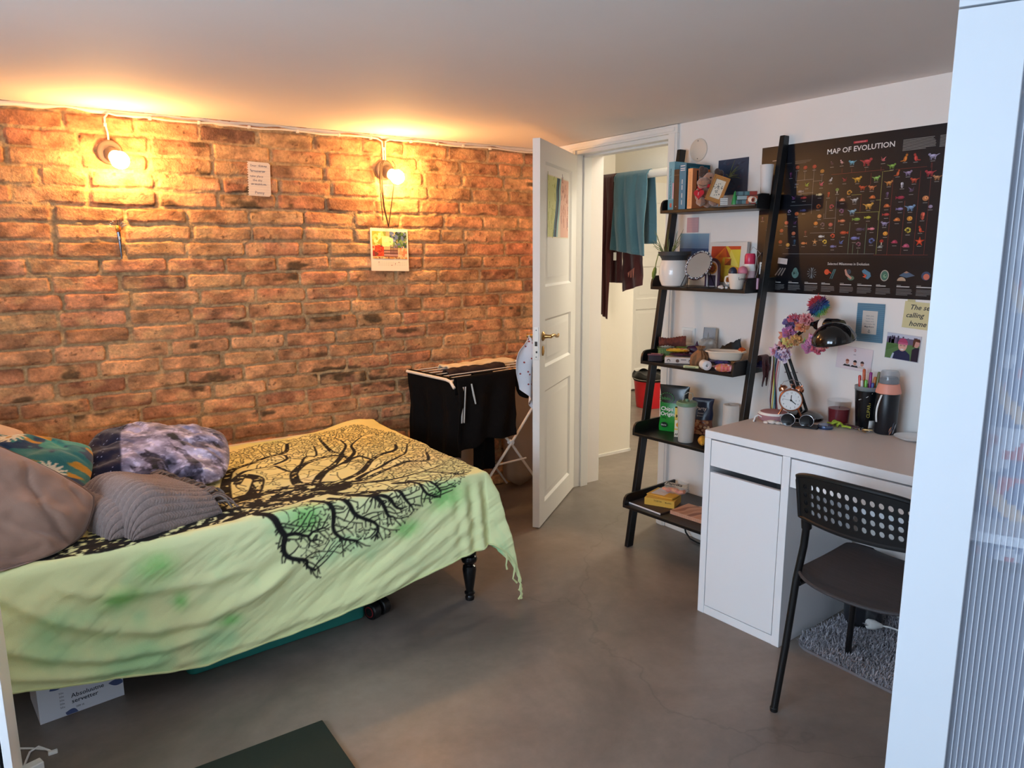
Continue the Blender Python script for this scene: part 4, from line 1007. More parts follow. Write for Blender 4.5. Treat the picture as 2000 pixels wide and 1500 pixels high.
tw1 = towel('towel', 3.585, 3.722, lambda u: .985+.04*u, lambda u: 1.22, M_burg, 'long burgundy towel hanging at the far end of the hallway rail', 2)
tw1b = hang('scarf_end', (3.375, 3.415), (3.375, 3.60), 1.46, lambda u: 1.21-.05*u, M_burg, 'burgundy knitted cloth hanging behind the teal towel', 'cloth', amp=.008, nf=2, seed=4)
tb_ = MB(); q = random.Random(6)
for k in range(9): tb_.tube([(-.012, -.03+k*.007, -.14-.004*k), (-.016, -.032+k*.007+q.uniform(-.01, .01), -.18-q.random()*.03)], .0016, 5)
tb_.build('fringe', pm('pink_yarn', (176, 110, 96), .9), tw1b)
tw2 = towel('towel', 3.285, 3.575, lambda u: 1.395+.04*u, lambda u: 1.47, M_terry, 'teal terry towel hanging over the hallway rail', 6)
MB().box(-.048, -.046, .10, .125, -.52, -.47).build('care_label', M_wplast, tw2)
bk = thing('bucket', 'red plastic bucket with a dark liner standing on the hallway floor', 'bucket', (4.83, 4.75, 0))
M_red = pm('red_plastic', (196, 34, 44), .35)
MB().lathe([(0, 0), (.115, 0), (.12, .004), (.15, .285), (.157, .287), (.157, .297), (.146, .297), (.116, .01), (0, .01)], 40).build('body', M_red, bk)
MB().grid(lambda u, v: ((.148+.018*math.sin(v*PI))*math.cos(2*PI*u), (.148+.018*math.sin(v*PI))*math.sin(2*PI*u), .25+.075*v+.012*math.sin(u*40)*v), 60, 8, cu=True).lathe([(0, .30), (.15, .315)], 30).build('liner', M_bplast, bk)
MB().tube([(.165*math.cos(a), .165*math.sin(a), .272+.004*math.sin(a*3)) for a in [i*2*PI/40 for i in range(40)]], .003, 6, closed=True).build('handle', M_chrome, bk)
# ================================================================== LADDER SHELF
def faceto(x, y): return -math.atan2(x, y)     # turn local -y towards the room's entrance side
LO = Vector((2.373, 2.475, 0)); lrz = R(4.25)
lad = thing('ladder_shelf', 'black wooden ladder shelf leaning on the white wall between doorway and desk', 'shelf', LO, lrz)
def lw(lx, ly, z=0): return (LO.x+math.cos(lrz)*lx-math.sin(lrz)*ly, LO.y+math.sin(lrz)*lx+math.cos(lrz)*ly, z)
SL = .1585
for y0, y1 in ((-.022, 0), (-.5535, -.5315)):
    v = []
    for z in (0, 1.895):
        f = SL*z
        v += [(f, y0, z), (f+.042, y0, z), (f+.042, y1, z), (f, y1, z)]
    MB().put(v, [(3, 2, 1, 0), (4, 5, 6, 7), (0, 1, 5, 4), (1, 2, 6, 5), (2, 3, 7, 6), (3, 0, 4, 7)]).build('rail', M_black, lad, bevel=.003)
SZ = [1.612, 1.266, .920, .580, .233]
for z, f in zip(SZ, (.164, .112, .056, .012, -.044)):
    bk_ = .337
    sh = MB().box(f, bk_, -.5305, -.023, z-.015, z-.0005).build('shelf_board', M_black, lad, bevel=.002)
    for y0, y1 in ((-.5305, -.519), (-.0345, -.023)):
        p = [(bk_, 0), (bk_, .05), (f+.035, .05), (f+.018, .046), (f+.006, .034), (f+.001, .016), (f, 0)]
        MB().put([(x, y0, z-.002+h) for x, h in p]+[(x, y1, z-.002+h) for x, h in p], [tuple(range(7)), tuple(range(13, 6, -1))]+[(i, (i+7), (i+1) % 7+7, (i+1) % 7) for i in range(7)]).build('side_gallery', M_black, sh, bevel=.0015)
# ------------------------------------------------------------------ top shelf
def book(label, y0, y1, x0, x1, z, h, spine, cover, texts=(), extra=None, lean=0, group='books on the top shelf'):
    t = thing('book', label, 'book', (x0, (y0+y1)/2, z), 0, group)
    w = y1-y0; d = x1-x0
    MB().box(.004, d-.004, -w/2+.002, w/2-.002, .003, h-.003, c=(226, 216, 196)).build('pages', M_vc, t)
    cv = MB().box(.0, d, -w/2, -w/2+.0022, 0, h, c=cover).box(0, d, w/2-.0022, w/2, 0, h, c=cover).box(-.0015, .002, -w/2, w/2, 0, h, c=spine)
    MS = Matrix(((0, 0, -1, -.0018), (-1, 0, 0, 0), (0, 1, 0, 0), (0, 0, 0, 1)))   # spine face, x = viewer right
    MC = Matrix(((1, 0, 0, 0), (0, 0, -1, -w/2-.0004), (0, 1, 0, 0), (0, 0, 0, 1)))  # right-hand cover
    for s, x, y, size, c in texts: cv.text(s, x, y, size, 0, .01, c=c, rot=R(90), M=MS)
    if extra: extra(cv, MS, MC)
    cv.build('cover', M_gloss, t, flat=False)
    t.rotation_euler = (lean, 0, R(1))
    return t
def ex1(m, S, C):
    m.rect(-.016, .016, 0, .045, .0002, c=(96, 160, 176), M=S); m.rect(.008, .015, .05, .12, .0002, c=(220, 180, 190), M=S); m.rect(-.006, .006, .012, .030, .0004, c=(190, 96, 80), M=S)
    m.text('Rich', .028, .185, .02, .0002, .012, c=(20, 24, 30), M=C)
book('tall light blue paperback standing at the left end of the top shelf', 2.405, 2.440, 2.565, 2.705, 1.612, .214, (120, 176, 192), (130, 186, 202), (('Behavioural Science Studies', -.002, .05, .012, (30, 50, 70)), ('a short introduction', .010, .06, .008, (40, 66, 86))), ex1)
book('dark brown hardback between the two blue books on the top shelf', 2.371, 2.402, 2.560, 2.70, 1.612, .177, (70, 52, 44), (64, 48, 42), (), lambda m, S, C: (m.rect(-.015, .015, .150, .154, .0002, c=(96, 74, 60), M=S), m.disc(0, .014, .0025, .0002, 10, c=(200, 190, 180), M=S)))
def ex3(m, S, C):
    for y in (.168, .176, .187): m.rect(-.013, .013, y, y+.0032, .0002, c=(206, 220, 226), M=S)
    m.rect(.02, .13, .163, .185, .0002, c=(58, 124, 140), M=C); m.text('TLK', .05, .168, .016, .0004, .01, c=(130, 190, 196), M=C)
    for y in (.02, .05, .085, .11): m.rect(-.004, .001, y, y+.02, .0002, c=(170, 200, 210), M=S)
book('glossy blue thick book with a dark teal cover on the top shelf', 2.328, 2.366, 2.556, 2.716, 1.612, .199, (60, 124, 156), (30, 84, 102), (), ex3)
def ex4(m, S, C):
    m.rect(.026, .036, .07, .165, .0002, c=(34, 26, 22), M=C); m.rect(.04, .085, .115, .163, .0002, c=(176, 160, 156), M=C); m.rect(.02, .06, .062, .085, .0002, c=(36, 30, 26), M=C)
    for i in range(4): m.rect(.044, .08, .122+i*.009, .124+i*.009, .0004, c=(120, 108, 110), M=C)
    for i in range(22): m.rect(-.006, .006, .012+i*.0068, .0136+i*.0068, .0002, c=(186, 132, 92), M=S)
book('orange paperback at the right end of the row of books', 2.286, 2.312, 2.552, 2.668, 1.612, .173, (222, 164, 118), (196, 112, 60), (), ex4)
def moose():
    x, y = 2.515, 2.185; t = thing('plush_moose', 'brown plush moose with antlers and a red heart, seated on the top shelf', 'soft toy', (x, y, 1.612), faceto(x, y))
    fur = pm('brown_plush', (168, 122, 98), .95, bump=.9, bscale=220, sheen=.5); dk = pm('dark_plush', (74, 54, 46), .95, bump=.9, bscale=220, sheen=.4)
    lump = lambda s: (lambda d: 1+.04*math.sin(d[0]*7+s)+.04*math.cos(d[2]*6+s))
    b = MB().ball((.012, .01, .045), (.038, .034, .046), 20, 14, lump(1)).ball((-.012, -.028, .022), (.020, .034, .021), 16, 10, lump(2)).ball((.040, -.020, .022), (.020, .032, .020), 16, 10, lump(3)).ball((-.026, -.012, .052), (.013, .016, .026), 14, 10).ball((.048, -.008, .052), (.013, .016, .026), 14, 10)
    b.build('body', fur, t)
    h = MB().ball((.020, -.002, .112), (.029, .028, .032), 20, 14, lump(4)).ball((-.004, -.026, .098), (.029, .028, .024), 20, 14, lump(5))
    ho = h.build('head', fur, t)
    MB().ball((.005, -.024, .118), .0038, 10, 8).ball((.024, -.030, .119), .0038, 10, 8).build('eye', M_bplast, ho)
    MB().tube([(-.024, -.044, .090), (-.008, -.053, .084), (.012, -.046, .088)], .0012, 5).build('mouth', dk, ho)
    for s, cx in ((-1, -.012), (1, .052)):
        a = MB()
        for dx, dz, r in ((0, 0, .014), (-.014*s*-1, .012, .011), (-.002*s, .018, .012), (.013*s*-1*-1, .006, .011)): a.ball((cx+dx*s if s < 0 else cx+dx, .012, .140+dz-(.012 if s > 0 else 0)), (r, .008, r*1.25), 14, 10)
        a.build('antler', dk, ho)
    for cx in (-.004, .046): MB().ball((cx, .004, .126), (.006, .005, .012), 10, 8).build('ear', dk, ho)
    MB().grid(lambda u, v: (.012+(.036+.005*v)*math.cos(2*PI*u), -.006+(.034+.004*v)*math.sin(2*PI*u), .074+.014*v+.004*math.sin(u*19)), 40, 5, cu=True).build('scarf', pm('red_felt', (178, 28, 40), .9, bump=.3, bscale=200), t, solid=.004)
    hp_ = [(16*math.sin(a)**3, 13*math.cos(a)-5*math.cos(2*a)-2*math.cos(3*a)-math.cos(4*a)) for a in [2*PI*i/40 for i in range(40)]]
    hm = MB(); MH = T(-.020, -.048, .050, rx=R(78), rz=R(-20)); hm.prism([(px*.0014, py*.0014) for px, py in hp_], 0, .008, M=MH, c=(186, 30, 44)); hm.text('I', -.004, -.006, .018, .0085, .02, c=(226, 190, 190), M=MH)
    hm.build('heart', M_fab, t, bevel=.002)
moose()
def frame():
    x, y = 2.488, 2.118; t = thing('picture_frame', 'small wooden picture frame leaning on the plush moose', 'frame', (x, y, 1.6125), faceto(x, y))
    Q = T(.008, 0, 0, rx=R(76)) @ Matrix(((1, .36, 0, 0), (0, 1, 0, 0), (0, 0, 1, 0), (0, 0, 0, 1)))
    Q = T(-.004, 0, .0, ry=R(0)) @ Matrix.Rotation(R(20), 4, 'Y') @ T(0, 0, .017, rx=R(76))
    wd = pm('pine_wood', (184, 124, 62), .55, bump=.2, bscale=40, var=.15, vscale=18, stretch=(1, 8, 1))
    f = MB()
    for a, b, c, d in ((-.034, .034, -.0, .015), (-.034, .034, .097, .112), (-.034, -.021, .015, .097), (.021, .034, .015, .097)): f.box(a, b, c, d, 0, .010, M=Q)
    f.box(-.034, -.030, .0, .112, .010, .013, M=Q).box(.030, .034, .0, .112, .010, .013, M=Q).box(-.030, .030, .108, .112, .010, .013, M=Q).box(-.03, .03, 0, .004, .010, .013, M=Q)
    f.build('frame', wd, t, bevel=.001)
    p = MB().box(-.021, .021, .015, .097, .001, .005, c=(232, 214, 190), M=Q); q = random.Random(4)
    for k in range(26):
        a = q.random()*2*PI; r = q.random()**.6*.022; cx, cy = r*math.cos(a)*.7, .055+r*math.sin(a)*1.1; b = a+q.uniform(-.6, .6); L_ = .007
        p.flat([(cx, cy), (cx+L_*.5*math.cos(b+.5), cy+L_*.5*math.sin(b+.5)), (cx+L_*math.cos(b), cy+L_*math.sin(b)), (cx+L_*.5*math.cos(b-.5), cy+L_*.5*math.sin(b-.5))], .0054, c=q.choice([(60, 60, 66), (90, 92, 90), (40, 42, 50)]), M=Q)
    p.build('print', M_vc, t)
    MB().box(-.012, .012, .02, .09, -.004, 0, M=Q).tube([tuple(Q @ Vector((0, .08, -.003))), (.03, .055, .001)], .003, 6).build('back_stand', wd, t)
frame()
cn = MB().lathe([(0, 0), (.0125, 0), (.013, .004), (.0095, .028), (.0045, .047), (.0012, .054), (0, .055)], 24).build('cone_ornament', pm('green_wax', (44, 140, 74), .35), loc=(2.500, 2.010, 1.6125)); tag(cn, 'small bright green cone standing on the top shelf', 'ornament')
def plaid(label, z, h, dx, seed):
    x, y = 2.525, 1.972; b = MB(); q = random.Random(seed); xs = -.042
    cols = [(120, 132, 140), (170, 60, 40), (36, 40, 44), (176, 92, 60), (70, 110, 106), (150, 52, 40), (90, 100, 104)]
    b.box(-.042+dx, .04+dx, -.02, .03, 0, h, c=(60, 56, 54))
    while xs < .038:
        w = q.uniform(.005, .012); b.box(xs+dx, min(xs+w, .04)+dx, -.0206, -.02, .001, h-.001, c=cols[q.randrange(7)] if xs > -.008 else q.choice([(90, 120, 124), (60, 84, 90), (150, 166, 166)])); xs += w
    o = b.build('patterned_box', M_gloss, loc=(x, y, z), rot=(0, 0, faceto(x, y)+.1), bevel=.0015); tag(o, label, 'box', 'striped boxes on the top shelf'); return o
plaid('red and blue striped box, lowest of three on the top shelf', 1.6125, .0165, 0, 1); plaid('red and blue striped box, middle one of three on the top shelf', 1.6295, .0165, .003, 5); plaid('red and blue striped box, topmost of three on the top shelf', 1.6465, .0165, -.001, 9)
b3 = MB()
for i in range(4): b3.box(-.016, .014, -.012, .012, i*.007, i*.007+.0055, c=(210, 204, 196)).box(-.0155, .0135, -.0125, -.0115, i*.007+.0055, i*.007+.007, c=(40, 40, 42))
o = b3.build('paper_pad', M_vc, loc=(2.478, 2.046, 1.6125), rot=(0, 0, faceto(2.478, 2.046))); tag(o, 'small stack of white cards beside the green cone', 'cards')
o = MB().grid(lambda u, v: (.011*math.cos(2*PI*u)*(1+.25*v), -.016+.034*v, .0115+.0105*math.sin(2*PI*u)*(1+.15*v)+.004*v), 24, 6, cu=True).build('paper_roll', pm('white_paper', (226, 216, 206), .8), loc=(2.478, 1.905, 1.612), rot=(0, 0, faceto(2.47, 1.9)+.3), solid=.0012); tag(o, 'small curled white paper at the right end of the top shelf', 'paper')
o = MB().lathe([(0, 0), (.017, 0), (.018, .003), (.0275, .165), (.0265, .165), (.0165, .006), (0, .006)], 28).build('paper_cup', pm('white_card', (226, 220, 216), .7), loc=(2.665, 1.985, 1.6125)); tag(o, 'tall tapered white paper cup standing on the top shelf beside the poster', 'cup')
# ------------------------------------------------------------------ second shelf
def plant():
    x, y = 2.525, 2.352; t = thing('potted_plant', 'trailing green plant in a round white pot on the second shelf', 'plant', (x, y, 1.266), faceto(x, y))
    MB().lathe([(0, 0), (.042, 0), (.054, .006), (.064, .03), (.068, .058), (.066, .09), (.060, .112), (.056, .121), (.053, .121), (.057, .109), (.062, .088), (.06, .03), (.04, .01), (0, .01)], 48).build('pot', pm('white_ceramic', (232, 224, 216), .25, coat=.4), t)
    MB().lathe([(.050, .075), (.058, .125), (.066, .138), (.073, .140), (.074, .158), (.068, .158), (.066, .146), (0, .144)], 40).build('nursery_pot', pm('grey_plastic', (58, 58, 60), .6), t)
    g = MB(); q = random.Random(3)
    for k in range(26):
        a = q.uniform(0, 2*PI); L_ = q.uniform(.05, .15); b = q.uniform(.3, 1.3); x0, y0 = -.03+.02*math.cos(a), .02*math.sin(a); pts = []
        for i in range(7): s = i/6; pts.append((x0+math.cos(a)*L_*s*math.sin(b)*.6, y0+math.sin(a)*L_*s*math.sin(b)*.5, .145+L_*math.cos(b)*s*1.1-.035*s*s*b+.004*math.sin(s*9+k)))
        g.tube(pts, [.0016, .0018, .0018, .0016, .0013, .001, .0005], 5, c=q.choice([(96, 116, 60), (120, 130, 84), (74, 96, 48), (140, 140, 104)]))
    M_leaf = pm('plant_green', vcol=True, rough=.45)
    g.build('foliage', M_leaf, t)
    lf = MB()
    st = [(-.055, -.03, .150), (-.072, -.034, .145), (-.080, -.036, .11), (-.083, -.036, .09)]
    lf.tube(st, .0018, 6, c=(110, 126, 64))
    pr_ = [(0, 0), (.010, .010), (.0145, .028), (.011, .045), (0, .062)]
    vs_ = []; 
    for i, (w, d) in enumerate(pr_): vs_ += [(-.083-.010*(d/.062)-w*.7, -.036-w*.3, .092-d), (-.083-.012*(d/.062), -.040-.004*math.sin(i), .092-d), (-.083-.010*(d/.062)+w*.7, -.036-w*.1, .092-d)]
    lf.put(vs_, [(i*3+j, i*3+j+1, i*3+j+4, i*3+j+3) for i in range(4) for j in (0, 1)], c=(104, 128, 52))
    lf.build('leaf', M_leaf, t, solid=.001)
    heart = MB(); hp_ = [(16*math.sin(a)**3, 13*math.cos(a)-5*math.cos(2*a)-2*math.cos(3*a)-math.cos(4*a)) for a in [2*PI*i/30 for i in range(30)]]
plant()
def mirror():
    x, y = 2.498, 2.185; rz = faceto(x, y); t = thing('table_mirror', 'oval tilted table mirror with a jewelled rim on a wire stand', 'mirror', (x, y, 1.2665), rz)
    Q = T(0, 0, .098, rx=R(72)) @ Matrix.Rotation(R(-34), 4, 'Z') @ Matrix.Diagonal((.72, 1.0, 1, 1))
    MB().lathe([(0, .002), (.069, .002), (.069, -.010), (.064, -.014), (0, -.014)], 56, M=Q, c=(96, 22, 34)).build('case', M_gloss, t)
    MB().lathe([(0, .0032), (.060, .0032), (.061, .0022)], 56, M=Q).build('glass', pm('mirror_glass', (235, 232, 225), .02, metal=1), t)
    g = MB(); q = random.Random(2)
    for k in range(96):
        a = 2*PI*k/96+q.uniform(-.02, .02); r = .0635+(k % 2)*.004; p = Q @ Vector((r*math.cos(a), r*math.sin(a), .0045)); g.ball(tuple(p), .0027, 6, 5, c=q.choice([(232, 232, 236), (196, 200, 206), (60, 62, 66), (224, 220, 214), (120, 124, 130)]))
    g.build('jewelled_rim', M_gloss, t)
    w = MB()
    for s in (-1, 1):
        top = Vector((s*.040, .012, .085))
        w.tube([(s*.046, -.030, .003), tuple(top), (s*.075, .050, .003)], .0017, 6)
    w.tube([(-.046, -.030, .003), (-.07, .0, .002), (-.075, .05, .003)], .0017, 6).tube([(.046, -.030, .003), (.075, .05, .003)], .0017, 6).tube([(-.046, -.030, .004), (.046, -.030, .004)], .0017, 6)
    w.build('wire_stand', M_bmetal, t)
mirror()
# leaves tucked behind the mirror reflection: a small ivy sprig lying on the rim
def sea():
    m = MB().box(-.094, .094, -.074, .074, 0, .0012, c=(226, 220, 218))
    for i in range(24):
        y0 = -.070+.14*i/24; f = i/24
        c = (38+int(20*f), 66+int(24*f), 112+int(30*f)) if f < .5 else (96+int(60*(f-.5)), 124+int(70*(f-.5)), 158+int(50*(f-.5)))
        m.rect(-.090, .090, y0, y0+.14/24, .0016, c=c)
    q = random.Random(3)
    for k in range(40): x = q.uniform(-.088, .07); y = q.uniform(-.068, -.006); m.rect(x, x+q.uniform(.008, .03), y, y+.0012, .0019, c=q.choice([(24, 46, 92), (70, 100, 146), (30, 54, 100)]))
    o = m.build('sea_print', M_vc); set_world(o, wallM(2.435, 1.438, .002) @ Matrix.Rotation(R(-1), 4, 'Z')); tag(o, 'photo print of a blue sea horizon stuck on the wall behind the plant', 'print')
sea()
def painting():
    x0 = 2.700; t = thing('canvas', 'orange and yellow geometric canvas leaning on the wall at the second shelf', 'painting', (x0, 2.205, 1.267), 0)
    Q = Matrix(((0, 0, -1, 0), (-1, 0, 0, 0), (0, 1, 0, 0), (0, 0, 0, 1))); Q = Matrix.Rotation(R(4), 4, 'Y') @ Q
    MB().box(-.104, .104, 0, .198, -.016, 0, M=Q).build('stretcher', pm('canvas_white', (222, 212, 204), .8, bump=.2, bscale=300), t)
    p = MB(); q = random.Random(5)
    def tri(a, b, c, col, z): p.flat([a, b, c], z, c=col, M=Q)
    p.rect(-.092, .072, .02, .180, .0006, c=(222, 176, 50), M=Q)
    tri((-.092, .18), (-.01, .18), (-.092, .11), (190, 62, 30), .001); tri((-.092, .11), (-.01, .18), (-.03, .10), (226, 120, 30), .0012); tri((.072, .18), (.0, .18), (.072, .12), (200, 74, 30), .001)
    tri((-.05, .13), (-.012, .178), (.02, .13), (208, 92, 34), .0014); tri((-.012, .178), (.02, .13), (.0, .13), (170, 60, 30), .0016)
    tri((.02, .165), (.072, .165), (.072, .085), (214, 196, 60), .0013); tri((.02, .165), (.072, .085), (.0, .10), (226, 206, 90), .0014); p.flat([(-.01, .125), (.025, .125), (.025, .095), (-.01, .095)], .0018, c=(150, 70, 30), M=Q); tri((-.01, .125), (.025, .125), (-.01, .095), (214, 110, 40), .002)
    tri((-.092, .02), (.0, .02), (-.05, .08), (222, 150, 40), .0013); tri((.0, .02), (.072, .02), (.04, .09), (200, 100, 34), .0014); tri((-.05, .08), (0, .02), (.02, .08), (232, 190, 60), .0015); tri((.072, .02), (.072, .085), (.04, .09), (226, 140, 40), .0016)
    p.build('paint', M_vc, t)
painting()
def arch():
    x, y = 2.645, 2.225; t = thing('arched_ornament', 'dark purple arched ornament with a golden mandala standing before the canvas', 'ornament', (x, y, 1.2665), R(-84))
    def ar(w, h, n=14): return [(-w, 0), (w, 0), (w, h-w)]+[(w*math.cos(PI*i/n), h-w+w*math.sin(PI*i/n)) for i in range(1, n)]+[(-w, h-w)]
    Q = T(0, 0, 0, rx=R(90))
    MB().prism(ar(.038, .128), 0, .012, M=Q, c=(60, 34, 66)).build('body', M_gloss, t, bevel=.002)
    f = MB().flat(ar(.029, .116), .0124, c=(196, 190, 190), M=Q).disc(0, .083, .026, .0127, 28, c=(186, 128, 46), M=Q)
    for k in range(10): a = 2*PI*k/10; f.disc(.015*math.cos(a), .083+.015*math.sin(a), .006, .013, 12, c=(120, 66, 30), M=Q)
    f.disc(0, .083, .009, .0132, 16, c=(150, 60, 40), M=Q).rect(-.020, .020, .004, .052, .0128, c=(50, 30, 56), M=Q)
    f.build('picture', M_vc, t)
arch()
def cup():
    x, y = 2.548, 2.018; t = thing('mug', 'small white cup with lettering holding two round sponges on the second shelf', 'cup', (x, y, 1.2665), faceto(x, y))
    c = MB().lathe([(0, 0), (.024, 0), (.027, .004), (.035, .05), (.0365, .066), (.0345, .066), (.033, .05), (.024, .007), (0, .007)], 40).build('body', pm('cream_ceramic', (228, 214, 200), .3), t)
    l = MB().text('Love', -.006, .040, .016, 0, .01, c=(60, 54, 54), M=Matrix(((1, 0, 0, .012), (0, 0, -1, -.0335), (0, 1, 0, 0), (0, 0, 0, 1))) @ T(0, 0, 0, ry=R(18))); l.build('lettering', M_vc, c)
    MB().tube([(-.034, 0, .055), (-.046, 0, .05), (-.048, 0, .034), (-.04, 0, .022), (-.030, 0, .024)], .004, 8).build('handle', pm('cream_ceramic2', (228, 214, 200), .3), t)
cup()
x, y = 2.555, 2.040
o = MB().ball((0, 0, 0), (.018, .018, .022), 20, 14).build('round_sponge', pm('navy_bauble', (42, 48, 66), .4), loc=(2.542, 2.036, 1.337)); tag(o, 'dark navy round sponge in the white cup', 'sponge')
o = MB().ball((0, 0, 0), (.021, .021, .023), 20, 14).build('round_sponge', pm('pink_bauble', (206, 120, 138), .4), loc=(2.566, 2.004, 1.340)); tag(o, 'pink round sponge in the white cup', 'sponge')
x, y = 2.628, 2.018; t = thing('deodorant', 'white spray bottle with a pink cap behind the pink sponge', 'bottle', (x, y, 1.2665), faceto(x, y))
b = MB().lathe([(0, 0), (.024, 0), (.026, .004), (.026, .095), (.022, .104), (0, .104)], 32).build('body', M_wplast, t)
MB().lathe([(.0262, .04), (.0264, .041), (.0264, .074), (.0262, .075)], 32, c=(226, 196, 200)).disc(0, 0, .001, 0).build('label_band', M_gloss, b)
MB().lathe([(.0215, .103), (.0225, .105), (.0225, .138), (.018, .148), (0, .149)], 32).build('cap', pm('pink_plastic', (206, 54, 88), .3), t)
x, y = 2.662, 1.975; t = thing('dark_bottle', 'small dark glass bottle with a white label and hanging cord, beside the deodorant', 'bottle', (x, y, 1.2665), faceto(x, y))
b = MB().lathe([(0, 0), (.018, 0), (.02, .004), (.02, .10), (.010, .118), (.010, .135), (.012, .136), (.012, .152), (0, .153)], 28).build('body', pm('dark_glass', (24, 26, 30), .15), t)
q_ = MB().box(-.015, .015, -.0225, -.0212, .062, .112, c=(226, 222, 216))
for i in range(4): q_.rect(-.010, .010, .070+i*.010, .073+i*.010, 0, c=(90, 90, 90), M=Matrix(((1, 0, 0, 0), (0, 0, -1, -.0228), (0, 1, 0, 0), (0, 0, 0, 1))))
q_.build('label', M_vc, b)
MB().tube([(-.012, -.012, .150), (-.026, -.022, .13), (-.020, -.026, .09), (-.028, -.024, .05), (-.024, -.022, .02)], .0012, 5).tube([(-.06, -.02, .150), (-.045, -.02, .176), (-.03, -.018, .165), (-.015, -.012, .148)], .0012, 5).build('cord', pm('grey_cord', (150, 140, 140), .7), t)
o = MB().box(-.042, .042, -.016, .016, 0, .046, c=(186, 130, 150)); q = random.Random(4)
for k in range(14): cx, cz = q.uniform(-.036, .036), q.uniform(.008, .04); o.disc(cx, cz, q.uniform(.004, .008), 0, 10, c=q.choice([(150, 96, 130), (206, 160, 176), (120, 80, 120)]), M=Matrix(((1, 0, 0, 0), (0, 0, -1, -.0164-k*.00002), (0, 1, 0, 0), (0, 0, 0, 1))))
o = o.build('gift_box', M_gloss, loc=(2.607, 1.998, 1.2665), rot=(0, 0, R(-72))); tag(o, 'small pink patterned box behind the white cup', 'box')
for i, (sx, sy, r) in enumerate(((2.528, 2.085, .011), (2.518, 2.07, .008), (2.538, 2.062, .0075))):
    q = random.Random(i); o = MB().ball((0, 0, 0), (r*1.3, r, r*.7), 14, 10, lambda d: 1+.12*math.sin(d[0]*4+i)+.1*math.cos(d[1]*5)).build('white_stone', pm('chalk', (222, 212, 204), .8) if 'chalk' not in bpy.data.materials else bpy.data.materials['chalk'], loc=(sx, sy, 1.2665+r*.66)); tag(o, 'one of three small white stones in front of the white cup', 'stone', 'white stones by the cup')
# ------------------------------------------------------------------ third shelf
def blob_bag(name, label, cat, x, y, z, sx, sy, sz, c, seed, mat=None, wr=.12, rot=None, nu=36, nv=24, top=None):
    q = random.Random(seed); ph = [q.uniform(0, 6) for _ in range(8)]
    def fn(d):
        a = math.atan2(d[1], d[0]); g = 1+wr*(.5*math.sin(a*3+ph[0]+d[2]*2)+.35*math.sin(a*7+ph[1]-d[2]*3)+.3*math.sin(d[2]*5+ph[2]))
        e = max(abs(d[0]), abs(d[1]), abs(d[2])); return g*(1-.45*(1-1/ (1e-6+e)*.0)+.0)*(1/ (abs(d[0])**3+abs(d[1])**3+abs(d[2])**3)**(1/3))*(1 if True else e)
    b = MB().ball((0, 0, 0), (sx*1.55, sy*1.55, sz*1.55), nu, nv, fn, c=c)
    lo = min(p[2] for p in b.v); b.v = [(p[0], p[1], p[2]-lo) for p in b.v]
    o = b.build(name, mat or M_fab, loc=(x, y, z), rot=(0, 0, faceto(x, y) if rot is None else rot), angle=60); return tag(o, label, cat)
def packet(name, label, x, y, z, w, d, h, cols, seed, rz=0, text=None, mat=None, cat='packet', tilt=0):
    """soft sachet lying down: pillow-like with crimped ends"""
    b = MB(); n, m = 26, 14; q = random.Random(seed); p0, p1 = q.uniform(0, 6), q.uniform(0, 6)
    for sg in (1, -1):
        def f(u, v):
            a = 2*u-1; c_ = 2*v-1; th = max(0, 1-abs(a)**3)**.6*max(0, 1-abs(c_)**2.4)**.6; return (a*w/2, c_*d/2*(1-.05*(1-abs(a))), h/2+sg*(h/2*th+.002*math.sin(a*9+p0)*math.cos(c_*5+p1)*th))
        nb = len(b.f); b.grid(f, n, m, c=cols[0])
        if sg == -1: b.f[nb:] = [k[::-1] for k in b.f[nb:]]
        for k in range(nb, len(b.f)):
            i = (k-nb) % (n-1); j = (k-nb)//(n-1); t_ = vn(i*.35+seed, j*.4)
            b.c[k] = (*lin(cols[int(t_*len(cols)) % len(cols)]), 1)
    o = b.build(name, mat or M_gloss, loc=(x, y, z), rot=(tilt, 0, faceto(x, y)+rz), angle=70); return tag(o, label, cat)
def vn(x, y): return float(vnoise(np.array([x]), np.array([y]), 3)[0])
Z3 = .9205
x, y = 2.476, 2.405; t = thing('snack_tray', 'low dark tray with a pink label at the left end of the third shelf', 'tray', (x, y, Z3), faceto(x, y))
MB().prism(rrect(-.034, .034, -.024, .024, .008), 0, .028, c=(46, 34, 40)).build('body', M_gloss, t, bevel=.002)
MB().prism(rrect(-.036, .036, -.026, .026, .008), .0285, .033, c=(120, 70, 84)).rect(-.02, .024, -.012, .02, .0334, c=(226, 160, 170)).build('lid', M_gloss, t, bevel=.001)
ct = MB().box(-.063, .063, -.03, .03, 0, .028, c=(214, 196, 184)); MQ = Matrix(((1, 0, 0, 0), (0, 0, -1, -.0304), (0, 1, 0, 0), (0, 0, 0, 1)))
for k, cx in enumerate((-.045, -.005, .052)):
    ct.disc(cx, .012, .008, .0001, 18, c=(80, 66, 62), M=MQ); ct.disc(cx, .010, .0058, .0003, 16, c=(206, 186, 170), M=MQ)
    if k == 1: ct.disc(cx, .012, .007, .0004, 16, c=(110, 74, 58), M=MQ)
ct.rect(.010, .034, .016, .020, .0002, c=(130, 110, 104), M=MQ)
o = ct.build('carton', M_vc, loc=(2.520, 2.297, Z3), rot=(0, 0, faceto(2.51, 2.297)-.08), bevel=.002); tag(o, 'flat beige carton printed with round emblems on the third shelf', 'carton')
x, y = 2.580, 2.40; t = thing('plastic_punnet', 'clear green-tinted plastic punnet at the left back of the third shelf', 'box', (x, y, Z3), faceto(x, y)+.05)
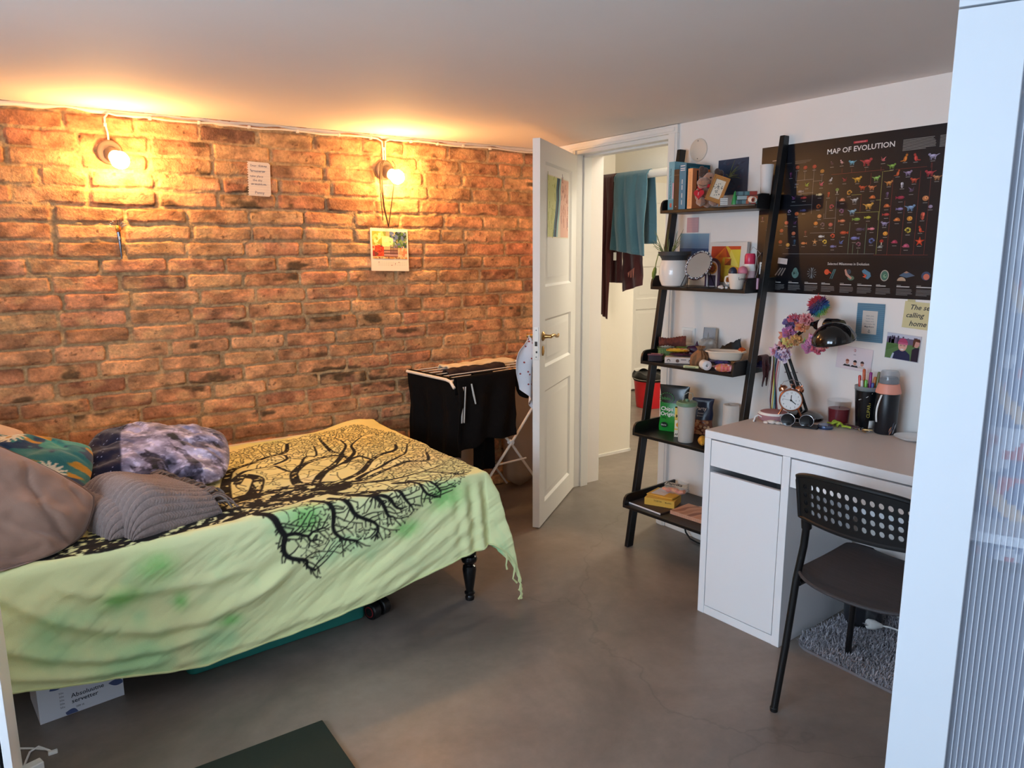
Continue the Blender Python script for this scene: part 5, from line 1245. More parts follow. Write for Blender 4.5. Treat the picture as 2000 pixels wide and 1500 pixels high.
cl = pm('green_clear_plastic', (130, 158, 96), .15, alpha=.62, spec=.6)
MB().prism(rrect(-.065, .065, -.045, .045, .012), 0, .052).build('body', cl, t, bevel=.003); MB().prism(rrect(-.069, .069, -.049, .049, .014), .0525, .0565).build('rim', cl, t, bevel=.001)
rb = MB()
for k in range(13): rb.tube([(-.060+k*.010, -.0455, .004), (-.060+k*.010, -.0455, .050)], .0014, 5)
rb.build('rib', cl, t); MB().ball((0, 0, .024), (.055, .038, .020), 20, 10).build('salad', pm('greens', (96, 126, 56), .7, bump=.8, bscale=90), t)
o = MB().grid(lambda u, v: ((v-.5)*.125, .024*math.cos(2*PI*u)*(1+.2*math.sin(v*7)), .022+.022*math.sin(2*PI*u)*(1-.25*math.sin(v*5))+.0012*math.sin(v*60)), 28, 60, cu=True).build('knitted_sock', pm('rust_knit', (130, 62, 46), .95, bump=1, bscale=120, c2=(96, 50, 44), vscale=30), loc=(2.592, 2.41, Z3+.058), rot=(0, 0, faceto(2.57, 2.42)), solid=.003); tag(o, 'rolled rust-red knitted sock on top of the green punnet', 'sock')
packet('snack_packet', 'yellow snack packet lying on top of the flat carton', 2.532, 2.318, Z3+.047, .105, .06, .016, [(214, 158, 30), (226, 178, 50), (196, 120, 30)], 3)
packet('snack_packet', 'purple packet under the yellow packet on the flat carton', 2.545, 2.297, Z3+.030, .125, .07, .016, [(66, 34, 54), (84, 44, 66), (54, 30, 46)], 5, rz=-.1)
packet('vegetable_bag', 'green bag lying behind the yellow packet', 2.635, 2.36, Z3+.04, .11, .07, .024, [(96, 120, 52), (118, 140, 64)], 7)
blob_bag('produce', 'dark purple vegetable beside the switch end of the third shelf', 'vegetable', 2.64, 2.30, Z3, .055, .03, .03, (70, 34, 60), 8, mat=M_gloss, wr=.06)
def bagshape():
    x, y = 2.522, 2.186; t = thing('paper_bag', 'crumpled brown paper bag with a twisted top on the third shelf', 'bag', (x, y, Z3), faceto(x, y))
    q = random.Random(3)
    def f(u, v):
        a = 2*PI*u; prof = [(.0, .030), (.25, .038), (.5, .036), (.7, .022), (.82, .010), (1, .020)]
        r = np.interp(v, [p[0] for p in prof], [p[1] for p in prof]); r *= 1+.10*math.sin(a*5+v*4)+.08*math.sin(a*9-v*7)+.05*math.sin(a*13); return (r*math.cos(a)+.008*v, r*math.sin(a)*.85, .088*v)
    MB().grid(f, 60, 26, cu=True).lathe([(0, .001), (.028, .001)], 12).build('bag', pm('kraft_paper', (140, 96, 62), .8, bump=.8, bscale=60), t)
    MB().tube([(.008+.011*math.cos(a), .010*math.sin(a), .072) for a in [i*PI/8 for i in range(16)]], .0015, 5, closed=True).build('tie', M_bplast, t)
bagshape()
blob_bag('clear_bag', 'clear plastic bag behind the brown paper bag', 'bag', 2.640, 2.235, Z3, .045, .03, .045, (150, 140, 130), 12, mat=pm('clear_film', (170, 164, 156), .2, alpha=.5, bump=.6, bscale=40), wr=.14)
x, y = 2.462, 2.094; t = thing('tape_roll', 'small white roll of plastic bags at the front of the third shelf', 'roll', (x, y, Z3), faceto(x, y)+.35)
MB().lathe([(0, -.024), (.016, -.024), (.0205, -.022), (.0208, .022), (.018, .024), (.006, .0245), (.006, .01), (0, .01)], 32, M=T(0, 0, .0206, rx=R(90))).build('body', pm('white_film', (226, 218, 214), .4, bump=.5, bscale=60), t)
MB().tube([(.013*math.cos(a)*(1-a/30), -.0247, .0206+.013*math.sin(a)*(1-a/30)) for a in [i*.4 for i in range(40)]], .0006, 4).build('spiral_edge', M_wplast, t)
x, y = 2.582, 2.085; t = thing('food_tray', 'cream oval food tray stacked on packets on the third shelf', 'tray', (x, y, Z3+.036), faceto(x, y)-.06)
def ft(a0, sc): return [(a0[0]*sc*math.copysign(abs(math.cos(t_))**.7, math.cos(t_)), a0[1]*sc*math.copysign(abs(math.sin(t_))**.7, math.sin(t_))) for t_ in [2*PI*i/48 for i in range(48)]]
rings = [(.80, .0), (.86, .004), (.95, .032), (1.06, .036), (1.10, .034), (1.06, .038), (.94, .036), (.84, .006), (.80, .003)]
v = []; f = []
for sc, z in rings: v += [(px, py, z) for px, py in ft((.080, .050), sc)]
for i in range(len(rings)-1): f += [(i*48+j, i*48+(j+1) % 48, (i+1)*48+(j+1) % 48, (i+1)*48+j) for j in range(48)]
f += [tuple(range(48))[::-1], tuple((len(rings)-1)*48+j for j in range(48))]
MB().put(v, f).build('body', pm('cream_pulp', (226, 208, 186), .6), t)
x, y = 2.655, 2.13; t = thing('black_bag', 'crumpled black printed plastic bag piled above the cream tray', 'bag', (x, y, Z3+.042), R(-78))
def bb(u, v):
    a = 2*PI*u; r1 = .062*(1-.25*v)*(1+.08*math.sin(a*4+v*5)); r2 = .026*(1+.15*math.sin(a*6+v*3)); zt = .035+.045*(.5+.5*math.cos(a)); return (r1*math.cos(a)+.012*v, r2*math.sin(a)*(1-.6*v), zt*v+.004*math.sin(a*7)*v)
MB().grid(bb, 60, 18, cu=True, c=(24, 24, 26)).build('bag', pm('black_film', (15, 15, 16), .55, spec=.3, bump=.5, bscale=50), t)
wp = MB(); q = random.Random(9)
for k in range(14): cx, cz = q.uniform(-.05, -.01), q.uniform(.004, .026); wp.disc(cx, cz, q.uniform(.003, .006), 0, 9, c=(206, 200, 196), M=Matrix(((1, 0, 0, 0), (0, 0, -1, -.029-.0001*k), (0, 1, 0, 0), (0, 0, 0, 1))))
wp.build('print', M_gloss, t)
blob_bag('fruit_peel', 'orange peel at the right end of the cream tray', 'peel', 2.607, 2.02, Z3+.071, .016, .012, .008, (206, 84, 30), 4, mat=M_gloss, wr=.3)
x, y = 2.705, 2.285; t = thing('writing_pad', 'grey and cream notepad standing upright against the wall on the third shelf', 'pad', (x, y, Z3), R(8), rot=(0, R(7), R(10)))
MB().box(-.010, .010, -.030, .030, 0, .148, c=(206, 190, 168)).build('pages', M_vc, t)
MB().box(-.012, .012, .030, .033, 0, .150, c=(120, 130, 140)).box(-.012, -.010, -.03, .033, 0, .15, c=(150, 158, 166)).build('cover', M_vc, t)
packet('snack_packet', 'glossy navy packet lying under the cream food tray', 2.545, 2.088, Z3+.018, .098, .06, .018, [(44, 38, 84), (58, 48, 108), (34, 30, 62)], 9)
packet('snack_packet', 'pink, orange and white packet at the right front of the third shelf', 2.478, 2.005, Z3, .078, .055, .034, [(214, 90, 110), (226, 140, 90), (226, 120, 140), (236, 210, 206)], 11)
packet('snack_packet', 'white packet beneath the navy packet on the third shelf', 2.552, 2.075, Z3, .09, .06, .018, [(226, 206, 210), (214, 180, 190)], 13)
packet('crispbread', 'brown packet beside the navy packet on the third shelf', 2.595, 2.035, Z3, .075, .06, .034, [(150, 106, 66), (128, 88, 56), (166, 120, 76)], 15)
packet('snack_packet', 'dark navy packet at the right end of the third shelf, behind the rail', 2.66, 1.985, Z3+.0, .10, .08, .04, [(38, 36, 66), (50, 46, 86)], 17, rz=.4)
o = MB().box(-.034, .034, -.008, .008, 0, .010, c=(206, 200, 140)).rect(-.028, .02, .002, .006, .0, c=(120, 130, 90), M=Matrix(((1, 0, 0, 0), (0, 0, -1, -.0083), (0, 1, 0, 0), (0, 0, 0, 1)))).build('gum_pack', M_gloss, loc=(2.449, 2.160, Z3), rot=(0, 0, faceto(2.44, 2.15)-.25), bevel=.001); tag(o, 'thin pale green packet at the front edge of the third shelf', 'packet')
sc_ = hang('scarf', lw(.225, -.5600)[:2], lw(.272, -.5600)[:2], Z3+.052, lambda u: .868-.02*math.sin(u*9), M_burg, 'burgundy scarf end hanging over the right gallery of the third shelf', 'scarf', amp=.006, nf=1.5, seed=4, over=(.07, .014), n=24)
# ------------------------------------------------------------------ fourth shelf
Z4 = .5805
def pouch(name, label, x, y, w, d, h, base, rz, deco, lean=0, taper=.9):
    t = thing(name, label, 'bag', (x, y, Z4), 0, None, rot=(lean, 0, rz))
    b = MB()
    def f(u, v):
        a = 2*PI*u; e = max(0, 1-v)**.55; rx = w/2*(1-.05*math.sin(v*PI))*(1 if v < .9 else 1); ry = d/2*e*(.6+.4*math.sin(min(v*6, PI/2)))+.0012
        c_, s_ = math.cos(a), math.sin(a); return (rx*math.copysign(abs(c_)**.75, c_)+.002*math.sin(v*14+a), ry*math.copysign(abs(s_)**.9, s_)+.002*math.sin(v*9+a*3)*e, h*v)
    b.grid(f, 48, 30, cu=True)
    n = 47
    for k in range(len(b.f)):
        cz = sum(b.v[i][2] for i in b.f[k])/4/h; b.c[k] = (*lin(base(cz)), 1)
    o = b.build('pouch', M_gloss, t)
    g = MB(); Q = Matrix(((1, 0, 0, 0), (0, 0, -1, 0), (0, 1, 0, 0), (0, 0, 0, 1)))
    def F(yv): e = max(0, 1-yv/h)**.55; return -(d/2*e*1.0+.0035)
    deco(g, Q, F); 
    if g.f: g.build('print', M_gloss, t)
    return t
def atz(Q, y): return Matrix.Translation((0, y, 0)) @ Q
def dchips(g, Q, F):
    tt = lambda s, x, y, sz, c, **k: g.text(s, x, y, sz, 0, .015, c=c, M=Matrix.Translation((0, F(y), 0)) @ Q, **k)
    Qc = Matrix.Translation((0, F(.145), 0)) @ Q
    for k in range(20): a = 2*PI*k/20; g.disc(-.030+.033*math.cos(a), .160+.026*math.sin(a), .0028, -.0004, 8, c=(62, 130, 72), M=Qc)
    tt('bibiio', -.056, .153, .020, (72, 140, 80)); tt('Chips', -.056, .102, .026, (236, 236, 230)); tt('Original', -.056, .078, .026, (236, 236, 230))
    g.disc(-.036, .034, .017, 0, 24, ry=.013, c=(24, 44, 34), M=Matrix.Translation((0, F(.02), 0)) @ Q); g.text('Ekstra', -.050, .030, .010, .0006, .01, c=(210, 210, 200), M=Matrix.Translation((0, F(.02), 0)) @ Q)
    tt('200 g', -.05, .064, .010, (20, 60, 30))
pouch('snack_bag', 'green and black crisps bag standing at the left of the fourth shelf', 2.558, 2.352, .142, .06, .222, lambda z: (30, 34, 32) if z > .62 else (34, 112+int(30*(1-z)), 52), R(-66), dchips, lean=0)
x, y = 2.503, 2.268; t = thing('drink_can', 'slim yellow and white drink carton beside the crisps bag', 'carton', (x, y, Z4), faceto(x, y))
c_ = MB().box(-.020, .020, -.016, .016, 0, .137, c=(226, 184, 80)).box(-.0203, .0203, -.0163, .0163, .0, .034, c=(226, 216, 196)).box(-.0203, .0203, -.0163, .0163, .085, .137, c=(232, 196, 96)); Q = Matrix(((1, 0, 0, 0), (0, 0, -1, -.0167), (0, 1, 0, 0), (0, 0, 0, 1)))
c_.text('MI', -.016, .092, .020, .0, .02, c=(70, 56, 30), M=Q).text('ANANA', -.018, .008, .014, .0, .02, c=(80, 60, 30), M=Q).rect(-.019, .019, .04, .08, 0, c=(236, 224, 200), M=Q).disc(0, .058, .013, .0003, 20, c=(232, 150, 30), M=Q); c_.build('carton', M_gloss, t, bevel=.001)
x, y = 2.458, 2.185; t = thing('tumbler', 'frosted plastic tumbler with a green lid at the front of the fourth shelf', 'tumbler', (x, y, Z4), faceto(x, y))
fro = pm('frosted_plastic', (214, 212, 206), .45, alpha=.55)
MB().lathe([(0, 0), (.032, 0), (.0335, .003), (.042, .172), (.040, .172), (.0315, .006), (0, .006)], 40).build('body', fro, t)
ld = MB().lathe([(.043, .166), (.0465, .168), (.0465, .180), (.042, .184), (.0, .186)], 40).build('lid', pm('sage_plastic', (108, 138, 108), .4), t)
MB().lathe([(0, .186), (.008, .186), (.008, .196), (0, .197)], 16).build('spout', bpy.data.materials['sage_plastic'], ld)
MB().tube([(-.020, 0, .185), (-.012, 0, .215), (.004, 0, .226), (.022, 0, .222), (.026, 0, .205), (.014, 0, .187)], .0018, 6).build('carry_loop', pm('grey_loop', (150, 150, 140), .5), t)
def dnuts(g, Q, F):
    M_ = lambda y: Matrix.Translation((0, F(y)-.001, 0)) @ Q
    g.text('Party', -.030, .118, .024, 0, .012, c=(206, 206, 210), M=M_(.10)); g.text('Pähklid', -.018, .100, .009, 0, c=(200, 200, 206), M=M_(.09)); g.text('soolased', -.022, .088, .008, 0, c=(200, 200, 206), M=M_(.08))
    q = random.Random(6)
    for k in range(46):
        cx, cy = q.uniform(-.042, .042), q.uniform(.008, .07); g.disc(cx, cy, q.uniform(.005, .009), .0002+k*.00004, 9, ry=q.uniform(.004, .007), c=q.choice([(150, 92, 66), (190, 136, 96), (206, 166, 126), (120, 60, 44), (176, 110, 76)]), M=M_(cy*.4))
pouch('nut_bag', 'navy bag of nuts standing behind the frosted tumbler', 2.625, 2.235, .098, .05, .172, lambda z: (34, 42, 66) if z > .42 else (126, 76, 58), R(-62), dnuts)
o = MB().lathe([(0, 0), (.034, 0), (.036, .002), (.036, .15), (.034, .152), (.014, .152), (.014, .03), (0, .03)], 40).grid(lambda u, v: (.0362*math.cos(-2.2+u*.6)+.006*u, .0362*math.sin(-2.2+u*.6)-.006*u, .002+.148*v), 8, 2).build('paper_roll', pm('kitchen_paper', (222, 208, 196), .9, bump=.3, bscale=120), loc=(2.688, 2.125, Z4)); tag(o, 'white kitchen paper roll standing at the back of the fourth shelf', 'paper roll')
for i, (x, y, s) in enumerate(((2.468, 2.095, 1.0), (2.505, 2.060, .92))):
    t = thing('pear', ('ripe yellow pear lying at the front of the fourth shelf, left of the desk edge', 'yellow-brown pear half hidden behind the desk corner')[i], 'fruit', (x, y, Z4+.022*s), faceto(x, y)+(.2 if i else 0), rot=(R(96), R(12*(1-2*i)), faceto(x, y)))
    MB().lathe([(0, -.022*s), (.010*s, -.0215*s), (.0195*s, -.012*s), (.0215*s, 0), (.019*s, .014*s), (.0125*s, .030*s), (.009*s, .042*s), (.005*s, .047*s), (0, .048*s)], 28, c=(206, 160, 56) if i == 0 else (196, 146, 72)).build('flesh', pm('pear_skin', (206, 158, 54), .45, c2=(176, 120, 40), vscale=60) if i == 0 else bpy.data.materials['pear_skin'], t)
    MB().ball((0, 0, -.0222*s), (.0035, .0035, .0015), 8, 6).tube([(0, 0, .046*s), (.002, 0, .058*s)], .0014, 5).build('stem', pm('stem_brown', (84, 54, 28), .8) if i == 0 else bpy.data.materials['stem_brown'], t)
# ------------------------------------------------------------------ fifth shelf
Z5 = .2335
o = MB().box(-.125, .09, -.09, .09, 0, .006, c=(66, 52, 46)).box(-.125, .09, -.0905, -.088, .0, .0062, c=(226, 222, 224)).build('folder', M_vc, loc=(2.459, 2.335, Z5), rot=(0, 0, R(-88))); tag(o, 'thin dark folder with a white edge lying on the bottom shelf', 'folder')
t = thing('biscuit_box', 'yellow box lying on the dark folder on the bottom shelf', 'box', (2.478, 2.352, Z5+.0065), R(-64))
b = MB().box(-.055, .09, -.055, .055, 0, .034, c=(214, 168, 66)); Q = Matrix(((1, 0, 0, 0), (0, 0, -1, -.0553), (0, 1, 0, 0), (0, 0, 0, 1)))
b.text('TORTA', -.01, .020, .012, 0, .01, c=(80, 54, 26), M=Q); b.text('Mustikas', .045, .020, .009, 0, .01, c=(80, 54, 26), M=Q); b.build('body', M_vc, t, bevel=.0015)
lid_ = thing('open_flap', 'loose yellow cardboard lid lying tilted on the yellow box', 'lid', (2.512, 2.35, Z5+.0425), 0, None, rot=(R(4), R(-3), R(-80)))
MB().box(-.070, .075, -.05, .05, 0, .006, c=(206, 158, 62)).rect(-.055, .02, -.035, .048, .0064, c=(206, 196, 196)).build('card', M_vc, lid_, bevel=.001)
t = thing('paprika_bag', 'transparent bag of orange peppers labelled paprika on the yellow lid', 'bag', (2.545, 2.318, Z5+.0535), R(-72))
pbx = MB(); q = random.Random(12)
for k in range(26): pbx.ball((q.uniform(-.045, .045), q.uniform(-.022, .01), q.uniform(.006, .016)), (q.uniform(.010, .018), .009, .007), 10, 8, c=q.choice([(222, 98, 24), (206, 70, 22), (232, 128, 40)]))
pbx.build('peppers', M_gloss, t)
bg_ = MB(); 
for sg in (1, -1):
    nb = len(bg_.f); bg_.grid(lambda u, v, sg=sg: ((2*u-1)*.062, (2*v-1)*.034, .012+sg*.016*max(0, 1-abs(2*u-1)**4)**.5*max(0, 1-abs(2*v-1)**3)**.5+.002*math.sin(u*21+v*9)), 30, 16)
bg_.build('film', pm('clear_wrap', (236, 226, 214), .15, alpha=.30, spec=.7, bump=.5, bscale=60), t)
lb = MB().box(-.056, .056, .008, .036, .0275, .0285, c=(196, 186, 170)); lb.text('Paprika', -.050, .014, .028, .0288, .02, c=(24, 22, 20)); lb.build('label', M_vc, t).rotation_euler = (R(14), 0, 0)
wd_ = MB().box(-.10, .10, -.07, .07, 0, .017, c=(196, 150, 124)); q = random.Random(5)
for k in range(5):
    x0 = -.10+.04*k; pts = [(x0+.006*math.sin(j*1.3+k)+.012*k*.2+.05*(j/6), -.07+.14*j/6) for j in range(7)]; pts2 = [(a+.02+.008*math.sin(j), b) for j, (a, b) in enumerate(pts)]
    pl = [(min(max(a, -.1), .1), b) for a, b in pts]+[(min(max(a, -.1), .1), b) for a, b in pts2[::-1]]; wd_.flat(pl, .0173, c=[(150, 104, 84), (176, 128, 102), (140, 96, 80), (186, 140, 116), (156, 112, 90)][k])
for k in range(20): x0 = -.098+k*.0098; wd_.box(x0, x0+.002, -.0704, -.07, .002, .015, c=(176, 124, 100))
o = wd_.build('cutting_board', M_vc, loc=(2.50, 2.135, Z5), rot=(0, 0, R(-84)), bevel=.002); tag(o, 'striped wooden block board lying at the right of the bottom shelf', 'board')
o = MB().box(-.022, .022, -.012, .012, 0, .003, c=(206, 200, 200)).rect(-.016, .014, -.006, .004, .0032, c=(40, 40, 44)).build('memory_card', M_vc, loc=(2.585, 2.21, Z5+.0), rot=(0, 0, R(-50))); tag(o, 'small white card with black print at the back of the bottom shelf', 'card')
o = MB().tube([(2.700, 2.40, .10), (2.700, 2.375, .03), (2.695, 2.34, .008), (2.69, 2.29, .006), (2.695, 2.2, .006)], .0045, 8).build('floor_cable', M_bplast); tag(o, 'black cable running along the floor under the ladder shelf', 'cable')
# ================================================================== DESK
DK = (2.165, 1.828, 0); drz = R(3.36)
desk = thing('desk', 'white laminate desk with a cupboard pedestal and two drawers along the right wall', 'desk', DK, drz)
M_lamtop = pm('desk_top_laminate', (206, 196, 190), .42, bump=.03, bscale=200)
tp_ = MB().box(0, .50, -1.05, 0, .72, .7485).build('top', M_lam, desk, bevel=.0015)
MB().box(.0015, .4985, -1.0485, -.0015, .7486, .75).build('top_surface', M_lamtop, tp_)
MB().box(.0, .49, -.029, 0, 0, .7195).box(.0, .49, -.3627, -.333, 0, .7195).build('pedestal_side', M_lam, desk, bevel=.0012)
MB().box(.002, .49, -.333, -.029, 0, .033).box(.47, .49, -.333, -.029, .033, .72).build('pedestal_frame', M_lam, desk, bevel=.001)
MB().box(0, .49, -1.05, -1.02, 0, .7195).build('end_panel', M_lam, desk, bevel=.0012)
MB().box(.47, .485, -1.02, -.3627, .40, .7195).build('back_panel', M_lam, desk, bevel=.001)
MB().box(.0008, .018, -.3305, -.0315, .0365, .588).build('door', M_lam, desk, bevel=.0012)
for y0, y1 in ((-.3305, -.0315), (-1.016, -.3665)):
    MB().box(.0008, .018, y0, y1, .613, .7145).box(.018, .44, y0+.01, y0+.022, .622, .70).box(.018, .44, y1-.022, y1-.01, .622, .70).box(.018, .44, y0+.01, y1-.01, .618, .622).build('drawer', M_lam, desk, bevel=.0012)
MB().tube([(.07, -.363, .575), (.07, -.372, .575), (.07, -.374, .583)], .003, 6).build('hook', M_wplast, desk)
ZD = .7505
# smart speaker
sp_ = thing('speaker', 'small round pink fabric speaker with a white top on the desk corner', 'speaker', (2.506, 1.770, ZD))
pkf = pm('pink_fabric', (166, 122, 128), .95, bump=.7, bscale=420)
MB().lathe([(0, 0), (.048, 0), (.058, .006), (.062, .018), (.060, .028), (.052, .036), (.045, .0385), (0, .0395)], 48).build('fabric_body', pkf, sp_)
MB().lathe([(.052, .0365), (.0585, .0315), (.0605, .0285)], 48).build('rim', M_wplast, sp_)
MB().tube([(-.056, .012, .018), (-.072, .02, .028), (-.083, .025, .022), (-.088, .028, .003), (-.082, .035, .002), (-.05, .048, .003)], .0028, 8).build('power_cord', M_wplast, sp_)
# alarm clock
ckx, cky = 2.508, 1.698; crz = faceto(ckx, cky)+.05
ck = thing('alarm_clock', 'copper twin bell alarm clock with a white dial on the desk', 'clock', (ckx, cky, ZD), crz)
M_cop = pm('copper', (196, 128, 96), .22, metal=1)
QF = T(0, 0, .098, rx=R(90))
MB().lathe([(0, -.024), (.034, -.024), (.0425, -.018), (.0435, .016), (.0445, .019), (.042, .022), (.0395, .019), (0, .019)], 56, M=QF).build('case', M_cop, ck)
dl = MB().lathe([(0, .0192), (.0392, .0192)], 48, M=QF, c=(226, 226, 224))
for k in range(60): a = 2*PI*k/60; dl.rect(-.0005, .0005, .0365, .0385, .0196, c=(60, 60, 64), M=QF @ Matrix.Rotation(a, 4, 'Z'))
for h in range(1, 13): a = PI/2-2*PI*h/12; dl.text(str(h), .0305*math.cos(a), .0305*math.sin(a)-.0028, .0082, .0197, .005, 'c', c=(50, 50, 54), M=QF)
dl.text('12', .018, -.003, .006, .0197, .01, 'c', c=(70, 70, 74), M=QF)
dlo = dl.build('dial', M_vc, ck)
hnd = MB()
for a, L_, w in ((R(8), .021, .0022), (R(-52), .024, .0028)):
    Mh = QF @ Matrix.Rotation(a-(PI/2 if False else 0), 4, 'Z'); 
    d = R(88) if w == .0022 else R(-38); Mh = QF @ Matrix.Rotation(d-PI/2, 4, 'Z'); hnd.box(-w/2, w/2, -.004, L_, .0205, .0212, c=(16, 16, 18), M=Mh)
hnd.box(-.0004, .0004, -.006, .033, .0215, .0219, c=(80, 80, 84), M=QF @ Matrix.Rotation(R(80), 4, 'Z')).lathe([(0, .022), (.0035, .022), (.0035, .020)], 16, M=QF, c=(16, 16, 18))
hnd.build('hands', M_vc, dlo)
for s in (-1, 1):
    Qb = T(s*.029, 0, .137, ry=R(32*s))
    MB().lathe([(0, .016), (.008, .0155), (.015, .011), (.0178, .002), (.0178, 0), (.0165, 0), (.014, .009), (0, .013)], 28, M=Qb).lathe([(0, .016), (.003, .016), (.003, .021), (0, .022)], 12, M=Qb).tube([tuple(Qb @ Vector((0, 0, .012))), tuple(Qb @ Vector((0, 0, -.014)))], .0018, 6).build('bell', M_cop, ck)
    Ql = T(s*.030, 0, .064, ry=R(180-30*s))
    MB().lathe([(0, 0), (.006, 0), (.004, .012), (.0035, .05), (.006, .062), (.003, .066), (0, .066)], 14, M=T(s*.026, -.002, .067, ry=R(180-26*s))).build('foot', M_cop, ck)
MB().tube([(-.040, 0, .150), (-.030, 0, .168), (0, 0, .177), (.030, 0, .168), (.040, 0, .150)], .0017, 8).build('handle', pm('steel_wire', (150, 140, 136), .3, metal=1), ck)
MB().tube([(0, 0, .141), (0, 0, .158)], .0016, 6).box(-.007, .007, -.003, .003, .156, .160).build('hammer', M_cop, ck)
# sunglasses
sg_ = thing('sunglasses', 'round black sunglasses lying on the desk before the alarm clock', 'sunglasses', (2.490, 1.652, ZD), R(-58))
for s in (-1, 1):
    Ql = T(s*.034, 0, .024, rx=R(68)) @ Matrix.Diagonal((1.0, .92, 1, 1))
    ln = MB().lathe([(0, .003), (.012, .0025), (.0255, 0), (.012, .001), (0, .0015)], 36, M=Ql).build('lens', pm('dark_lens', (18, 19, 22), .12) if s < 0 else bpy.data.materials['dark_lens'], sg_)
    MB().tube([tuple(Ql @ Vector((.0262*math.cos(a), .0262*math.sin(a), .001))) for a in [i*2*PI/36 for i in range(36)]], .0011, 6, closed=True).tube([tuple(Ql @ Vector((s*.026, .008, 0))), (s*.064, .005, .035), (s*.066, .05, .022), (s*.060, .10, .004)], .0012, 6).build('frame', M_chrome, sg_)
MB().tube([(-.009, -.002, .030), (0, -.006, .033), (.009, -.002, .030)], .0013, 6).build('bridge', M_chrome, sg_)
o = MB().prism(rrect(-.048, .048, -.031, .031, .005), 0, .006).build('card_wallet', pm('black_leather', (26, 24, 27), .6, bump=.3, bscale=150), loc=(2.509, 1.640-.0, ZD), rot=(0, 0, R(-62)), bevel=.001); tag(o, 'thin flat black wallet lying on the desk in front of the sunglasses', 'wallet')
o.location = (2.512, 1.630, ZD)
M_shell = pm('shell', (216, 206, 196), .5, var=.1, vscale=60)
for i, (x, y, a, b, c) in enumerate(((2.434, 1.752, .010, .008, .006), (2.452, 1.737, .019, .012, .008), (2.462, 1.715, .014, .009, .006), (2.474, 1.705, .008, .010, .006))):
    o = MB().ball((0, 0, 0), (a, b, c), 16, 10, lambda d: 1+.10*math.sin(d[0]*6+i)+.06*math.cos(d[1]*9)).build('seashell', M_shell, loc=(x, y, ZD+c*.93), rot=(0, 0, -.9)); tag(o, 'one of four small pale seashells on the desk beside the pink speaker', 'seashell', 'seashells beside the speaker')
t = thing('tin', 'small round blue metal tin on the desk', 'tin', (2.553, 1.570, ZD))
MB().lathe([(0, 0), (.0265, 0), (.0275, .002), (.0275, .009)], 36).build('base', pm('blue_metal', (70, 90, 134), .3, metal=.8), t)
MB().lathe([(.0278, .006), (.0278, .0125), (.025, .0145), (.019, .0135), (0, .0135)], 36).build('lid', pm('silver_blue', (120, 140, 176), .2, metal=.9), t)
# candle in a glass
t = thing('candle', 'dark red candle in a clear glass on the desk', 'candle', (2.668, 1.588, ZD))
MB().lathe([(0, .007), (.036, .007), (.040, .06), (.040, .062), (.030, .0625), (0, .061)], 40).build('wax', pm('red_wax', (112, 22, 32), .3), t)
MB().lathe([(0, 0), (.038, 0), (.041, .004), (.046, .088), (.047, .092), (.0455, .095), (.044, .092), (.0385, .006), (0, .006)], 44).build('glass', pm('clear_glass', (90, 94, 96), .03, alpha=.06, spec=.9), t)
MB().tube([(0, 0, .06), (.001, 0, .068)], .001, 5).build('wick', M_bplast, t)
# keys
t = thing('keys', 'bunch of keys with a green cord keychain and red tag on the desk', 'keys', (2.625, 1.505, ZD))
M_grn = pm('lime_cord', (170, 190, 62), .7, bump=.4, bscale=200)
MB().tube([(-.01+.016*math.sin(a*2)+.0, .055+.022*math.cos(a), .010+.008*math.sin(a*3)) for a in [i*2*PI/36 for i in range(36)]], .0042, 7, closed=True).tube([(-.012, .032, .006), (-.02, .01, .010), (-.012, -.004, .007)], .0042, 7).tube([(-.02, .07, .012), (.008, .095, .005), (.012, .11, .003)], .003, 6).build('cord_keychain', M_grn, t)
MB().prism(rrect(-.012, .012, -.024, .024, .004), 0, .004, M=T(.010, .0, .006, rz=.5, rx=.15)).build('red_tag', pm('maroon_leather', (84, 30, 40), .6), t)
MB().tube([(.0+.014*math.cos(a), -.022+.014*math.sin(a), .008+.003*math.sin(a*2)) for a in [i*2*PI/28 for i in range(28)]], .0012, 6, closed=True).build('ring', M_chrome, t)
for k, (a, c) in enumerate(((-2.2, M_brass), (-1.75, M_chrome), (-1.3, M_brass), (-2.6, M_chrome))):
    kb = MB(); Qk = T(.0, -.034, .004+.0022*k, rz=a+PI/2); kb.lathe([(.004, -.001), (.010, -.001), (.010, .001), (.004, .001), (.004, -.001)], 20, M=Qk).box(-.0028, .0028, -.044, -.009, -.0009, .0009, M=Qk)
    for q_ in range(4): kb.box(.0028, .0045, -.042+q_*.006, -.039+q_*.006, -.0009, .0009, M=Qk)
    kb.build('key', c, t)
# pen pot
px_, py_ = 2.692, 1.492
t = thing('pen_holder', 'tall black tumbler used as a pen holder on the desk', 'cup', (px_, py_, ZD), faceto(px_, py_))
MB().lathe([(0, 0), (.032, 0), (.034, .004), (.045, .148), (.043, .148), (.033, .008), (0, .008)], 44).build('body', pm('black_gloss_plastic', (18, 19, 22), .22), t)
MB().lathe([(.0452, .147), (.0475, .150), (.0478, .163), (.046, .164), (.043, .150)], 44).build('collar', pm('smoke_clear', (150, 156, 158), .1, alpha=.55), t)
lt = MB().text('CLIPART', .0, 0, .016, 0, .01, c=(150, 140, 60), rot=R(90), M=T(.014, -.0405, .045, rx=R(90)))
lt.build('lettering', M_gloss, t)
st2 = MB().put([(.012, -.037, .004), (.030, -.026, .004), (.031, -.028, .034), (.014, -.0385, .034)], [(0, 1, 2, 3)], c=(206, 206, 204)).build('sticker', M_gloss, t, solid=.0008)
MB().tube([(-.028, -.034, .112), (.0, -.043, .126), (.018, -.040, .142)], .0012, 6).build('strap', M_wplast, t)
